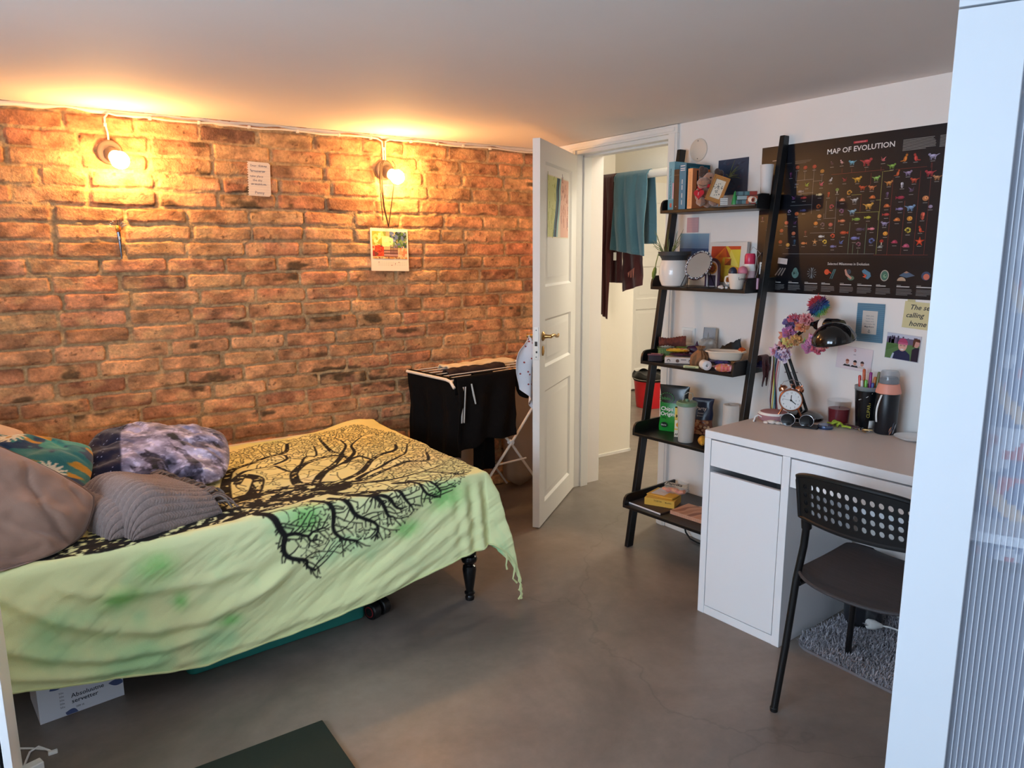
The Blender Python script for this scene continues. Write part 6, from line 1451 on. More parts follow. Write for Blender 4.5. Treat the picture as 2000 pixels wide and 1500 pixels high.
pens = [(-.030, .000, .205, (196, 60, 50), 'red pen at the left rim of the black pen holder'), (-.016, .012, .228, (206, 90, 44), 'orange-red marker standing tallest at the left of the pen holder'), (-.008, -.014, .19, (110, 180, 70), 'green marker at the front of the pen holder'), (.006, .004, .218, (140, 40, 120), 'purple and pink marker in the middle of the pen holder'), (.016, -.012, .180, (60, 80, 150), 'short blue pen at the front of the pen holder'), (.032, .004, .222, (96, 104, 60), 'olive pen leaning out at the right of the pen holder'), (.022, .016, .20, (206, 120, 60), 'orange pen at the back of the pen holder'), (-.022, -.012, .188, (214, 206, 200), 'white pen at the front left of the pen holder')]
for dx, dy, h, c, lab in pens:
    ca_, sa_ = math.cos(faceto(px_, py_)), math.sin(faceto(px_, py_)); wx_, wy_ = px_+ca_*dx*.55-sa_*dy*.55, py_+sa_*dx*.55+ca_*dy*.55
    o = MB().lathe([(0, 0), (.002, .006), (.0048, .016), (.0052, .09), (.0056, .092), (.0056, h-.016), (.004, h-.012), (0, h-.012)], 14, c=c, M=Matrix.Rotation(dx*2.6, 4, Vector((-sa_, ca_, 0))) @ Matrix.Rotation(-dy*2.4, 4, Vector((ca_, sa_, 0)))).build('pen', M_gloss, loc=(wx_, wy_, ZD+.010)); tag(o, lab, 'pen', 'pens in the black pen holder')
# drinking bottle
bx_, by_ = 2.666, 1.398
t = thing('drinking_bottle', 'black drinking bottle with a pink collar and clear cap on the desk', 'bottle', (bx_, by_, ZD), faceto(bx_, by_))
MB().lathe([(0, 0), (.036, 0), (.0385, .004), (.0395, .155), (.037, .160), (0, .160)], 44).build('body', pm('black_matt_steel', (20, 23, 30), .35), t)
MB().lathe([(.038, .152), (.0435, .154), (.0435, .160), (.036, .188), (.033, .190)], 44).build('collar', pm('salmon_rubber', (224, 150, 130), .5), t)
cp = MB().lathe([(.033, .188), (.0335, .205), (.026, .214), (.0, .214)], 36).build('mouth', pm('grey_mouth', (96, 100, 106), .3), t)
MB().lathe([(.030, .190), (.0335, .192), (.034, .226), (.028, .237), (0, .238)], 36).build('cap', pm('clear_cap', (170, 174, 180), .08, alpha=.38, spec=.7), t)
MB().grid(lambda u, v: (-.020-.020*math.sin(v*PI)*.35-.010*v+.006*u-.004, -.036+.008*v-.010*math.sin(v*PI), .150-.105*v), 3, 18).build('carry_strap', M_wplast, t, solid=.0016)
dc = MB(); q = random.Random(3)
for k in range(9): 
    a = q.uniform(.1, .9); z_ = q.uniform(.010, .05)*(.4+a*.7); dc.put([(.0399*math.sin(a+d1), -.0399*math.cos(a+d1), z_+d2) for d1, d2 in ((0, -.008), (.18, .002), (.26, .014), (.06, .006))], [(0, 1, 2, 3)], c=q.choice([(150, 150, 156), (110, 104, 110), (160, 110, 90), (80, 84, 96)]))
dc.build('printed_motif', M_gloss, t)
sc2 = thing('saucer', 'white shallow saucer on the desk at the edge of the wardrobe', 'saucer', (2.648, 1.288, ZD))
MB().lathe([(0, .002), (.030, .002), (.034, 0), (.036, 0), (.058, .010), (.060, .0125), (.058, .0125), (.036, .0035), (0, .003)], 48).build('dish', pm('white_china', (228, 228, 228), .25), sc2)
# ------------------------------------------------------------------ desk lamp and what hangs on it
lp_ = thing('desk_lamp', 'black desk lamp with a glossy dome shade draped in a flower garland', 'lamp', (2.632, 1.722, ZD))
def LR(p): return (p[0]-2.632, p[1]-1.722, p[2]-ZD)
M_bg = pm('black_enamel', (10, 10, 12), .10, coat=.6)
MB().lathe([(0, 0), (.078, 0), (.080, .004), (.078, .012), (.060, .026), (.020, .034), (0, .036)], 48).build('base', M_bg, lp_)
A0 = Vector(LR((2.625, 1.728, .785))); A1 = Vector(LR((2.585, 1.812, 1.03))); A2 = Vector(LR((2.60, 1.690, 1.145)))
MB().tube([A0+Vector((0, .0, 0)), A1], .0075, 10).build('lower_arm', M_bmetal, lp_)
MB().tube([A0+Vector((.016, -.016, .0)), A1+Vector((.018, -.018, -.01))], .0062, 10).build('lower_arm', M_bmetal, lp_)
for k in (.35, .62): 
    p_ = A0.lerp(A1, k); MB().tube([p_+Vector((-.01, .01, 0)), p_+Vector((.026, -.026, 0))], .0018, 6).build('spring_pin', M_chrome, lp_)
MB().tube([A0.lerp(A1, .36)+Vector((.008, -.008, 0)), A0.lerp(A1, .62)+Vector((.008, -.008, 0))], .0042, 8).build('spring', M_chrome, lp_)
MB().tube([A1, A2], .0075, 10).build('upper_arm', M_bmetal, lp_); MB().tube([A1+Vector((-.012, .012, 0)), A1+Vector((.02, -.02, 0))], .014, 14).build('elbow', M_bmetal, lp_)
axis = Vector((-.20, .10, .97)).normalized(); SC_ = Vector(LR((2.555, 1.562, 1.088)))
QS = Matrix.Translation(SC_) @ axis.to_track_quat('Z', 'Y').to_matrix().to_4x4()
pr = [(.079*math.cos(a), .072*math.sin(a)) for a in [i*PI/2/14 for i in range(15)]]; pr[-1] = (0, .072)
sh_ = MB().lathe(pr+[], 52, M=QS).build('shade', M_bg, lp_, solid=.002)
H0 = QS @ Vector((-.01, .045, .045)); H1 = Vector(LR((2.605, 1.672, 1.138)))
MB().tube([H0, H0.lerp(H1, .15), H0.lerp(H1, .72), H1], [.026, .030, .029, .018], 28).build('socket_housing', M_bg, lp_)
lbn = MB(); d_ = (H1-H0).normalized(); pA_ = H0.lerp(H1, .56); lbn.tube([pA_, pA_+d_*.020], .0312, 30, c=(206, 196, 186)).build('paper_ring', M_vc, lp_)
MB().tube([H1, A2], .011, 10).build('joint', M_bmetal, lp_)
# garland of pastel flowers
gar = thing('flower_garland', 'pastel fabric flower garland wound around the desk lamp', 'garland', (2.58, 1.74, 1.05))
q = random.Random(10)
fl_ = [(2.575, 1.822, 1.020, (206, 110, 130), (226, 190, 206)), (2.555, 1.79, 1.000, (226, 196, 214), (150, 140, 186)), (2.55, 1.765, 1.012, (206, 150, 186), (226, 206, 222)), (2.57, 1.785, 1.045, (196, 80, 90), (226, 160, 150)), (2.548, 1.750, 1.062, (232, 160, 90), (226, 206, 120)), (2.545, 1.715, 1.072, (222, 180, 100), (206, 150, 90)), (2.56, 1.760, 1.100, (206, 110, 140), (190, 120, 170)),
       (2.575, 1.772, 1.135, (160, 110, 160), (120, 100, 150)), (2.57, 1.745, 1.150, (196, 140, 180), (206, 90, 110)), (2.575, 1.715, 1.128, (226, 120, 70), (232, 160, 110)), (2.555, 1.645, 1.085, (214, 170, 206), (226, 150, 180)), (2.55, 1.625, 1.062, (226, 140, 160), (206, 90, 110)), (2.56, 1.602, 1.068, (222, 110, 100), (226, 150, 130)), (2.56, 1.665, 1.055, (214, 150, 190), (196, 120, 160)), (2.60, 1.80, 1.085, (230, 160, 120), (226, 140, 110)), (2.575, 1.70, 1.155, (206, 80, 90), (226, 150, 150))]
for k, (x, y, z, c1, c2) in enumerate(fl_):
    f = MB()
    for lay_ in range(3):
        r0 = .026-.006*lay_; n = 40; ph = q.uniform(0, 6); tl = Euler((R(60)+q.uniform(-.7, .7), q.uniform(-.5, .5), faceto(x, y)+q.uniform(-.6, .6))).to_matrix().to_4x4()
        M_ = Matrix.Translation((x-2.58, y-1.74, z-1.05)) @ tl
        v = []; fa = []
        for j in range(5):
            rr = r0*(.12+.88*j/4)
            for i in range(n): a = 2*PI*i/n; pet = 1+.16*math.cos(a*5+ph); v.append((rr*math.cos(a)*pet, rr*math.sin(a)*pet, .006*lay_+.012*(j/4)**1.5*(1+.5*math.sin(a*8+ph+lay_))+.004*math.sin(a*13)))
        for j in range(4):
            for i in range(n): fa.append((j*n+i, j*n+(i+1) % n, (j+1)*n+(i+1) % n, (j+1)*n+i))
        nb = len(f.f); f.put(v, fa, c=c1, M=M_)
        for m_ in range(nb, len(f.f)):
            if (m_-nb)//n >= 2+lay_ % 2: f.c[m_] = (*lin(c2), 1)
    f.build('flower', M_fab, gar, solid=.0008)
lf_ = MB()
for x, y, z, a in ((2.548, 1.69, 1.07, .3), (2.56, 1.795, 1.06, 1.2), (2.565, 1.64, 1.045, -.5)): lf_.put([(x-2.58, y-1.74, z-1.05), (x-2.58+.01, y-1.74+.012*math.sin(a), z-1.05+.012), (x-2.58, y-1.74-.012, z-1.05+.026), (x-2.58-.008, y-1.74-.016, z-1.05+.010)], [(0, 1, 2, 3)], c=(110, 150, 80))
lf_.build('leaf', M_fab, gar, solid=.001)
# rainbow duster
du = thing('duster', 'fluffy rainbow duster with a black handle stuck into the lamp garland', 'duster', (2.648, 1.722, 1.165))
dd = Vector((.0, -.03, .055)).normalized(); bs = Vector((.003, -.018, .035))
MB().tube([Vector((-.014, .04, -.03)), bs-dd*.012], [.004, .0055], 8).build('handle', M_bplast, du)
fz = MB(); q = random.Random(20)
rain = [((-1, 1), (200, 30, 50)), ((-.35, 1), (120, 30, 90)), ((.1, 1), (40, 50, 130)), ((.5, 1), (30, 120, 150)), ((.8, 1), (90, 170, 90))]
ctr = bs+dd*.012; fz.ball(tuple(ctr), (.028, .028, .030), 18, 12, c=(50, 50, 110))
right = Vector((math.cos(faceto(2.65, 1.72)), math.sin(faceto(2.65, 1.72)), 0))
for k in range(900):
    v_ = Vector((q.gauss(0, 1), q.gauss(0, 1), q.gauss(0, 1))).normalized(); s_ = v_.dot((right*.75-Vector((0, 0, .9))).normalized())
    c = (196, 34, 52) if s_ < -.52 else (110, 36, 96) if s_ < -.25 else (40, 44, 110) if s_ < .1 else (34, 76, 150) if s_ < .35 else (40, 140, 160) if s_ < .62 else (110, 176, 100) if s_ < .85 else (206, 200, 110)
    p0 = ctr+v_*.025; L_ = q.uniform(.010, .017); j = Vector((q.gauss(0, .3), q.gauss(0, .3), q.gauss(0, .3)-.2)); p1 = p0+(v_+j*.5)*L_*.6; p2 = p1+(v_+j)*L_*.5
    fz.tube([p0, p1, p2], [.0022, .0018, .0006], 4, c=c)
fo = fz.build('fluff', M_fab, du); fo['kind'] = 'stuff'
# striped ribbons hanging from the lamp
rbn = thing('ribbon', 'bunch of striped medal ribbons hanging from the lamp arm to the desk', 'ribbon', (2.575, 1.826, .765))
for k, (dx, c) in enumerate(((-.014, (206, 196, 190)), (-.008, (96, 30, 38)), (-.002, (206, 190, 90)), (.003, (90, 140, 140)), (.008, (34, 38, 66)), (.013, (196, 110, 110)), (.018, (206, 180, 180)))):
    rbn_ = MB().grid(lambda u, v, dx=dx: (dx*.75+.004*u-.01*math.sin(v*2.5), -dx*.55-.004*u+.004*math.sin(v*6+k), .004+.245*v), 3, 20, c=c)
    rbn_.build('strap', M_fab, rbn, solid=.0008)
# ================================================================== ON THE RIGHT-HAND WALL
def onwall(mb, name, y, z, label, cat, rot=0, mat=None, off=.002):
    o = mb.build(name, mat or M_vc); set_world(o, wallM(y, z, off) @ Matrix.Rotation(rot, 4, 'Z')); return tag(o, label, cat)
vt = thing('vent_cover', 'round cream ventilation cover high on the wall beside the doorway', 'vent', (0, 0, 0)); vt.matrix_world = wallM(2.431, 1.892, 0)
MB().lathe([(0, .008), (.045, .008), (.051, .005), (.052, 0)], 44).build('cover', pm('cream_plastic', (222, 208, 192), .5), vt); MB().disc(0, -.040, .0025, .0085, 10).disc(0, .040, .0025, .0085, 10).build('screw', M_bmetal, vt)
sw = thing('light_switch', 'square white light switch on the wall beside the doorway', 'switch', (0, 0, 0)); sw.matrix_world = wallM(2.448, 1.014, 0)
MB().box(-.042, .042, -.042, .042, 0, .008).build('frame', M_wplast, sw, bevel=.002); MB().box(-.029, .029, -.029, .029, .008, .0105).build('rocker', pm('rocker_white', (214, 212, 210), .35), sw, bevel=.001)
so = thing('wall_socket', 'white wall socket behind the bottom shelf of the ladder shelf', 'socket', (0, 0, 0)); so.matrix_world = wallM(2.452, .226, 0)
MB().box(-.042, .042, -.042, .042, 0, .009).build('frame', M_wplast, so, bevel=.002); MB().lathe([(.0235, .0095), (.022, .0092), (.020, .002), (0, .002)], 36).build('well', pm('socket_white', (214, 212, 210), .4), so); MB().disc(-.0095, 0, .003, .0026, 12).disc(.0095, 0, .003, .0026, 12).rect(-.002, .002, .016, .020, .0026).rect(-.002, .002, -.020, -.016, .0026).build('pin_hole', M_bmetal, so)
m = MB().box(-.083, .083, -.078, .078, 0, .0012, c=(46, 60, 84)); q = random.Random(8)
for k in range(40): x = q.uniform(-.08, .06); y = q.uniform(-.07, .07); m.flat([(x, y), (x+q.uniform(.01, .03), y+q.uniform(-.01, .015)), (x+q.uniform(0, .02), y+.01)], .0014+k*.00001, c=q.choice([(40, 56, 82), (58, 76, 100), (34, 44, 66), (70, 60, 84)]))
for k in range(16): a = q.uniform(-.4, 1.2); x, y = -.02, .0; L_ = q.uniform(.03, .085); ex_, ey_ = max(-.08, min(.08, x+math.cos(a)*L_*q.choice((1, 1, -.6)))), max(-.074, min(.074, y+math.sin(a)*L_)); m.tube([(x, y, .0018), ((x+ex_)/2, (y+ey_)/2+.004, .0018), (ex_, ey_, .0018)], [.0012, .0016, .0004], 4, c=q.choice([(120, 130, 80), (150, 160, 120), (96, 110, 80)]))
onwall(m, 'postcard', 2.226, 1.753, 'dark blue art postcard with green streaks stuck on the wall above the top shelf', 'postcard')
m = MB().box(-.036, .036, -.035, .035, 0, .0008, c=(206, 160, 162)); [m.rect(-.03, .03, .012-i*.012, .0126-i*.012, .001, c=(186, 140, 146)) for i in range(3)]
onwall(m, 'sticky_note', 2.449, 1.548, 'small pink sticky note on the wall above the sea print', 'note')
m = MB().box(-.055, .055, -.0745, .0745, 0, .0012, c=(96, 136, 158)); [m.rect(-.055, .055, -.0745+i*.0075, -.0715+i*.0075, .0014, c=(82, 120, 146)) for i in range(20)]
m.rect(-.031, .029, -.044, .046, .0016, c=(206, 196, 186))
for i, s in enumerate(('dear, you', 'make my', 'heart and', 'you make life')): m.text(s, -.001, .024-i*.0105, .0085, .0018, 0, 'c', c=(120, 124, 130), M=None)
m.text('Magnificent', -.001, -.018, .0085, .0018, .012, 'c', c=(50, 56, 66)); m.tube([(0, -.026, .002), (0, -.038, .002)], .0006, 4, c=(40, 50, 64)).tube([(-.005, -.034, .002), (-.003, -.038, .002), (.003, -.038, .002), (.005, -.034, .002)], .0006, 4, c=(40, 50, 64)).tube([(-.003, -.029, .002), (.003, -.029, .002)], .0006, 4, c=(40, 50, 64))
onwall(m, 'greeting_card', 1.536, 1.1495, 'blue striped greeting card with an anchor taped above the desk', 'card')
m = MB().box(-.058, .058, -.049, .049, 0, .0008, c=(206, 196, 150)); cK = (34, 38, 50)
SH = Matrix(((1, .28, 0, 0), (0, 1, 0, 0), (0, 0, 1, 0), (0, 0, 0, 1))); m.text('The sea', -.044, .020, .026, .001, .012, c=cK, rot=R(2), M=SH); m.text('calling', -.046, -.010, .026, .001, .012, c=cK, rot=R(3), M=SH); m.text('home', -.022, -.040, .027, .001, .012, c=cK, rot=R(2), M=SH); m.rect(-.05, -.022, .047, .056, .0011, c=(196, 186, 140))
onwall(m, 'handwritten_note', 1.352, 1.189, 'yellow paper note with handwriting about the sea, above the group photo', 'note', R(-3))
# photo with two people outdoors
m = MB().box(-.064, .064, -.049, .049, 0, .0012, c=(206, 200, 206)); 
m.rect(-.062, .062, -.047, .047, .0014, c=(96, 126, 78)).rect(-.062, .062, .012, .047, .0015, c=(110, 96, 120)).rect(-.062, .062, .034, .047, .0016, c=(196, 196, 210)); q = random.Random(9)
for k in range(16): x = q.uniform(-.06, .05); m.rect(x, x+.006, .010, q.uniform(.02, .042), .0017, c=q.choice([(90, 74, 96), (120, 100, 124), (76, 66, 84)]))
m.flat([(-.062, -.047), (-.062, -.02), (-.01, .006), (-.062, .008)], .0018, c=(86, 116, 66))
m.flat([(-.040, -.047), (-.030, -.022), (-.012, -.010), (.014, -.012), (.030, -.024), (.034, -.047)], .0020, c=(46, 48, 80)); m.flat([(-.040, -.047), (-.034, -.026), (-.028, -.026), (-.032, -.047)], .0022, c=(190, 196, 210))
m.disc(0, .006, .0165, .0022, 24, ry=.021, c=(222, 166, 150)); m.flat([(.0185*math.cos(a), .013+.021*math.sin(a)) for a in [PI*i/16 for i in range(17)]], .0024, c=(176, 70, 106)); m.rect(-.0185, .0185, .0105, .0175, .0026, c=(196, 96, 130))
m.disc(-.0065, .007, .0045, .0027, 14, c=(200, 150, 140)).disc(.0065, .007, .0045, .0027, 14, c=(200, 150, 140)).disc(-.0065, .007, .0014, .0028, 8, c=(50, 40, 44)).disc(.0065, .007, .0014, .0028, 8, c=(50, 40, 44)).rect(-.012, .012, .0068, .0074, .0029, c=(60, 50, 56)); m.flat([(-.007, -.006), (.007, -.006), (.004, -.0105), (-.004, -.0105)], .0028, c=(236, 226, 222))
m.flat([(.036, -.047), (.036, -.004), (.046, .004), (.062, .006), (.062, -.047)], .0022, c=(50, 40, 56)).disc(.050, .020, .011, .0024, 18, ry=.015, c=(206, 150, 136)).flat([(.037, .006), (.036, .03), (.044, .038), (.060, .038), (.062, .03), (.062, .026), (.046, .028), (.042, .006)], .0026, c=(96, 56, 44))
onwall(m, 'photo', 1.402, 1.068, 'colour photo of a person in a pink beanie beside another person, on the wall', 'photo', R(-3), M_gloss)
m = MB().box(-.074, .074, -.046, .046, 0, .0008, c=(220, 208, 212)); m.rect(-.072, .072, -.044, .044, .001, c=(226, 212, 216))
for x, c2 in ((-.026, (150, 80, 60)), (.006, (40, 30, 34)), (.036, (60, 40, 40))): m.disc(x, -.018, .0068, .0014, 14, ry=.0085, c=(206, 150, 130)).flat([(x+.0078*math.cos(a), -.014+.009*math.sin(a)) for a in [PI*i/10 for i in range(11)]], .0016, c=c2).flat([(x-.018, -.034), (x-.010, -.026), (x, -.028), (x+.010, -.026), (x+.015, -.034)], .0018, c=(34, 36, 40) if x < .03 else (206, 190, 180))
m.tube([(.0+.0035*math.cos(a), .033+.005*math.sin(a), .0014) for a in [i*PI/6 for i in range(12)]], .0009, 4, closed=True, c=(196, 90, 90)); m.rect(-.004, .006, .014, .0165, .0014, c=(150, 140, 146))
onwall(m, 'photo_print', 1.588, 1.003, 'white print with three small portraits taped under the desk lamp shade', 'photo', R(-3))
m = MB().box(-.023, .023, -.012, .012, 0, .0008, c=(214, 200, 194)); [m.rect(-.016, .016, .005-i*.004, .0058-i*.004, .001, c=(180, 160, 156)) for i in range(3)]
onwall(m, 'paper_tag', 1.940, 1.382, 'small white paper tag stuck on the lower left of the black poster', 'tag', R(-6), off=.0045)
# the big black poster
PD = '332,516,b,4a3a52;373,517,b,d8a8a8;416,512,q,6fb4cc;475,508,q,b8404a,1.5;539,510,w,c86a70;574,484,q,7fae4e;621,508,s,d07a30,1.2;659,506,s,c8453e,1.2;719,504,q,a8a6c8,1.2;178,516,r,a84a30;214,512,r,a8362f;255,512,r,b03c34;291,491,r,b07a38;598,457,s,c05a34;636,454,q,9488b0;713,447,q,b03c48,1.2;149,488,p,5a2a50;331,453,b,c8ccd0;390,448,w,8a2a3c;443,447,q,d8a43c,1.2;518,445,q,8cba62;568,424,q,d08a4a;618,413,p,b8b8c4;660,427,q,c0503a;739,430,q,c08a60;226,441,w,8aa43c;291,439,w,c8506a;176,448,f,5a6478,.7;362,410,t,7a9a50;466,414,q,c04c30;503,412,q,d07c50;653,392,w,5a4a6a,1.1;197,418,f,6a7484;287,400,f,e0c898;325,398,p,a0342c;413,399,c,c8903c,1.1;564,382,p,5a4a6a;168,392,w,6a3a70;218,392,f,a03838;509,376,m,d0703c;617,369,f,9a2c48,1.2;706,361,r,d08858,1.2;387,373,m,d08060;438,369,q,b8b8b8;496,345,q,e0a850,1.3;284,353,c,b05a30;342,349,c,b84858;566,341,m,c86a3c;618,328,f,8a82b4;655,330,q,7a9ec4,1.2;726,331,r,9a90b0,.8;151,339,c,a090b0,.8;187,329,r,c06038;219,341,f,404a78;387,330,c,8a5a8a;432,326,q,8ab0c4,1.1;701,299,p,c85a48,1.3;568,310,f,b84040;292,315,r,d8905a;453,297,f,7aa048,1.2;498,302,f,b8b83c;610,289,m,d0783c;656,292,r,e0983c,1.1;393,293,f,d07a58,1.1;564,276,q,9a90b4;278,287,r,d8863c;309,280,c,6a5a64;344,280,r,b05a50;141,294,r,b85a48;181,291,w,4a2a54;466,258,f,4a4460,1.3;516,259,f,d88090;654,249,c,c0b048,1.2;698,252,s,c84a30;570,240,r,e09c3c;178,249,r,c87050;235,249,p,5a3038;401,247,f,b84a30,1.3;357,235,c,c8503c;119,262,r,b05a40;304,234,f,c8ccd0;448,225,f,7078b4,1.3;518,213,c,5a6aa4,1.2;558,208,t,b8302c;608,208,m,a83a5a;699,209,x,d84828,1.3;279,213,x,b88a5a;324,212,c,e0c050;359,194,f,7a78a8;394,208,w,5064a0;468,201,c,8a5a70;652,193,m,b05070,1.1;554,190,m,8a9494,.8;154,202,r,d8a050;184,214,p,34506a;227,208,f,d08050;117,215,r,b86040;21,315,p,6a4a5a,.8;57,329,r,a8a03c,.7;50,277,r,a04a48,.7'
PL = '174,498,174,465,8;213,495,213,464,8;174,463,253,463,8;254,504,254,327,8;253,455,293,455,8;292,476,292,441,8;199,410,256,410,8;155,363,254,363,8;332,474,545,474,r;376,493,376,478,r;472,486,472,472,r;416,489,416,475,r;533,485,533,469,r;540,468,540,164,g;545,468,578,468,g;463,389,463,323,r;424,390,463,390,g;443,322,541,322,g;524,365,542,365,g;362,386,362,248,8;255,249,364,249,8;426,286,426,164,n;494,279,494,164,n;589,471,700,471,r;582,440,582,162,r;680,458,680,162,r;718,482,718,162,r;633,356,633,162,r;132,165,532,165,8;532,161,732,161,r;312,324,312,304,8;319,373,319,307,8;315,305,365,305,8;467,181,467,164,n;445,201,445,164,n;715,483,715,466,r;496,466,496,424,r;537,321,537,291,g'
P = MB(); P.rect(0, .915, 0, .612, 0, c=(22, 23, 30)).rect(0, .915, 0, .150, .0002, c=(17, 18, 24)); q = random.Random(2)
lc = {'8': (120, 122, 126), 'r': (118, 52, 48), 'g': (150, 150, 84), 'n': (112, 140, 118)}
for t_ in PL.split(';'):
    a, b, c, d, k = t_.split(','); a, b, c, d = [int(v)/1000 for v in (a, b, c, d)]; w = .0007
    P.rect(min(a, c)-w, max(a, c)+w, min(b, d)-w, max(b, d)+w, .0004, c=lc[k])
def icon(x, y, kind, c, s):
    z = .0006; s *= .0125; col = lin(c); hi = tuple(min(255, int(int(c[i:i+2], 16)*1.05+14)) for i in (0, 2, 4)); c = '%02x%02x%02x' % tuple(int(int(c[i:i+2], 16)*.86) for i in (0, 2, 4)); lo = tuple(int(int(c[i:i+2], 16)*.62) for i in (0, 2, 4)); f = q.choice((-1, 1))
    def E(cx, cy, rx, ry, cc, zz, n=16, rot=0): P.flat([(x+f*(cx+rx*math.cos(a)*math.cos(rot)-ry*math.sin(a)*math.sin(rot))*s, y+(cy+rx*math.cos(a)*math.sin(rot)+ry*math.sin(a)*math.cos(rot))*s) for a in ([2*PI*i/n for i in range(n)] if f > 0 else [-2*PI*i/n for i in range(n)])], z+zz, c=cc)
    def G(p, cc, zz): p = p if f > 0 else p[::-1]; P.flat([(x+f*a*s, y+b*s) for a, b in p], z+zz, c=cc)
    if kind == 'q':
        E(0, .1, .85, .42, c, 0); E(.85, .5, .34, .28, c, .0001); G([(-.8, .1), (-1.5, .45), (-1.45, .55), (-.7, .35)], c, .0001)
        for lx in (-.55, -.25, .3, .6): G([(lx-.1, -.1), (lx-.08, -.75), (lx+.12, -.75), (lx+.14, -.1)], lo if lx in (-.25, .6) else c, .0002)
        E(.1, .25, .5, .16, hi, .0003)
    elif kind == 's':
        E(0, -.15, .42, .7, c, 0, rot=-.25); E(.3, .7, .3, .3, c, .0001); G([(-.2, -.7), (-1.1, -.75), (-1.2, -.6), (-.3, -.4)], c, .0001); G([(.15, .9), (.2, 1.25), (.35, .95)], lo, .0002); G([(.4, .9), (.55, 1.2), (.55, .85)], lo, .0002); E(.1, -.1, .2, .45, hi, .0003)
    elif kind == 'b':
        E(0, 0, .5, .36, c, 0, rot=.5); E(.35, .6, .2, .2, hi, .0001); G([(.5, .62), (.85, .55), (.52, .5)], lo, .0002); G([(-.1, -.2), (-.15, -.8), (0, -.8), (.1, -.2)], lo, .0002); G([(-.3, .1), (-1, -.3), (-.4, -.25)], lo, .0001)
    elif kind == 'w':
        E(0, -.1, .6, .28, c, 0, rot=.2); G([(-.2, 0), (-.9, .9), (.1, .3)], hi, .0001); G([(.1, 0), (.7, 1.0), (.5, .2)], c, .0002); G([(.5, 0), (1.1, .25), (.6, .2)], lo, .0002)
    elif kind == 'f':
        E(0, 0, .9, .4, c, 0); G([(-.75, 0), (-1.3, .4), (-1.3, -.4)], c, .0001); E(.1, .12, .55, .16, hi, .0002); G([(-.2, .3), (.1, .7), (.3, .3)], lo, .0001); E(.6, .05, .07, .07, (20, 20, 24), .0003, 8)
    elif kind == 'r': E(0, 0, .75, .62, c, 0); E(.15, .12, .4, .32, hi, .0001); E(.2, .1, .18, .14, lo, .0002)
    elif kind == 'p': E(0, 0, .4, .85, c, 0, rot=.1); E(.25, .4, .22, .4, hi, .0001); E(-.25, -.2, .2, .4, lo, .0001)
    elif kind == 't': E(0, .35, .6, .5, c, 0); G([(-.12, 0), (-.16, -.8), (.16, -.8), (.12, 0)], (200, 196, 180), .0001)
    elif kind == 'm': G([(.9*math.cos(a), -.35+1.0*math.sin(a)) for a in [PI*i/14 for i in range(15)]], c, 0); E(.2, .1, .4, .26, hi, .0001); G([(.7, -.3), (1.2, -.1), (.8, .1)], c, .0001)
    elif kind == 'c':
        pts = [(.7*math.cos(a)*(1-.09*a), .7*math.sin(a)*(1-.09*a)) for a in [i*.38 for i in range(14)]]
        for i in range(13): (a, b), (c1, d) = pts[i], pts[i+1]; l = math.hypot(c1-a, d-b)+1e-6; nx, ny = -(d-b)/l*.2, (c1-a)/l*.2; G([(a+nx, b+ny), (a-nx, b-ny), (c1-nx, d-ny), (c1+nx, d+ny)][::-1], c if i % 3 else hi, .0001)
        E(.3, -.2, .3, .3, lo, .0002)
    elif kind == 'x': G([((1.1 if i % 2 == 0 else .42)*math.cos(PI/2+PI*i/5), (1.1 if i % 2 == 0 else .42)*math.sin(PI/2+PI*i/5)) for i in range(10)], c, 0); E(0, 0, .3, .3, hi, .0001)
    P.rect(x-.008, x+.008, y-s*.85-.004, y-s*.85-.0024, .0007, c=(150, 150, 150))
for t_ in PD.split(';'):
    a = t_.split(','); icon(int(a[0])/1000, int(a[1])/1000, a[2], a[3], float(a[4]) if len(a) > 4 else 1)
for x_, y_, k, c, s_ in ((.80, .51, 'q', 'b0703c', 1), (.85, .49, 'q', '8a9ac0', 1), (.79, .44, 'r', 'c8903c', 1), (.85, .40, 'f', 'b05a70', 1), (.80, .36, 'q', '7a9a50', 1), (.86, .31, 'm', 'c05a3a', 1), (.79, .27, 'c', '9a7ab0', 1), (.85, .22, 'x', 'c0a040', 1)): icon(x_, y_, k, c, s_)
WHT = (226, 222, 220)
P.text('MAP OF EVOLUTION', .442, .5535, .0275, .0008, .012, 'c', c=WHT, sx=1.06); P.rect(.416, .472, .582, .590, .0008, c=(176, 50, 66)); P.text('EVOLUTION LAB', .444, .584, .0055, .001, 0, 'c', c=(230, 190, 190))
P.text('Selected Milestones in Evolution', .430, .121, .0145, .0008, .006, 'c', c=(206, 202, 200), sx=.92)
def para(x, y, w, n, h=.0046, c=(150, 148, 146)):
    for i in range(n): P.rect(x, x+w*(1 if i < n-1 else .72)*q.uniform(.9, 1), y-i*h, y-i*h+h*.38, .0008, c=c)
para(.608, .571, .118, 9); para(.737, .571, .118, 9); para(.055, .552, .04, 1, c=(200, 196, 196)); para(.055, .535, .10, 2, c=(96, 94, 92)); para(.165, .540, .075, 3, c=(90, 88, 88))
ms = [.122, .198, .275, .352, .433, .506, .581, .660, .733, .806, .878]
for i, x in enumerate(ms): P.rect(x-.030, x-.014, .0485, .0505, .0008, c=(150, 148, 146)); P.rect(x-.030, x+.008+.010*(i % 3), .043, .0465, .0008, c=(190, 188, 186)); para(x-.030, .034, .060, 5, .0050, (124, 122, 122))
def blobp(pts, c, z): P.flat(pts, z, c=c)
for k in range(3): P.flat([(.098+k*.015, .075), (.103+k*.015, .072), (.128+k*.012, .104), (.123+k*.012, .107)], .0008, c=(138, 126, 118))
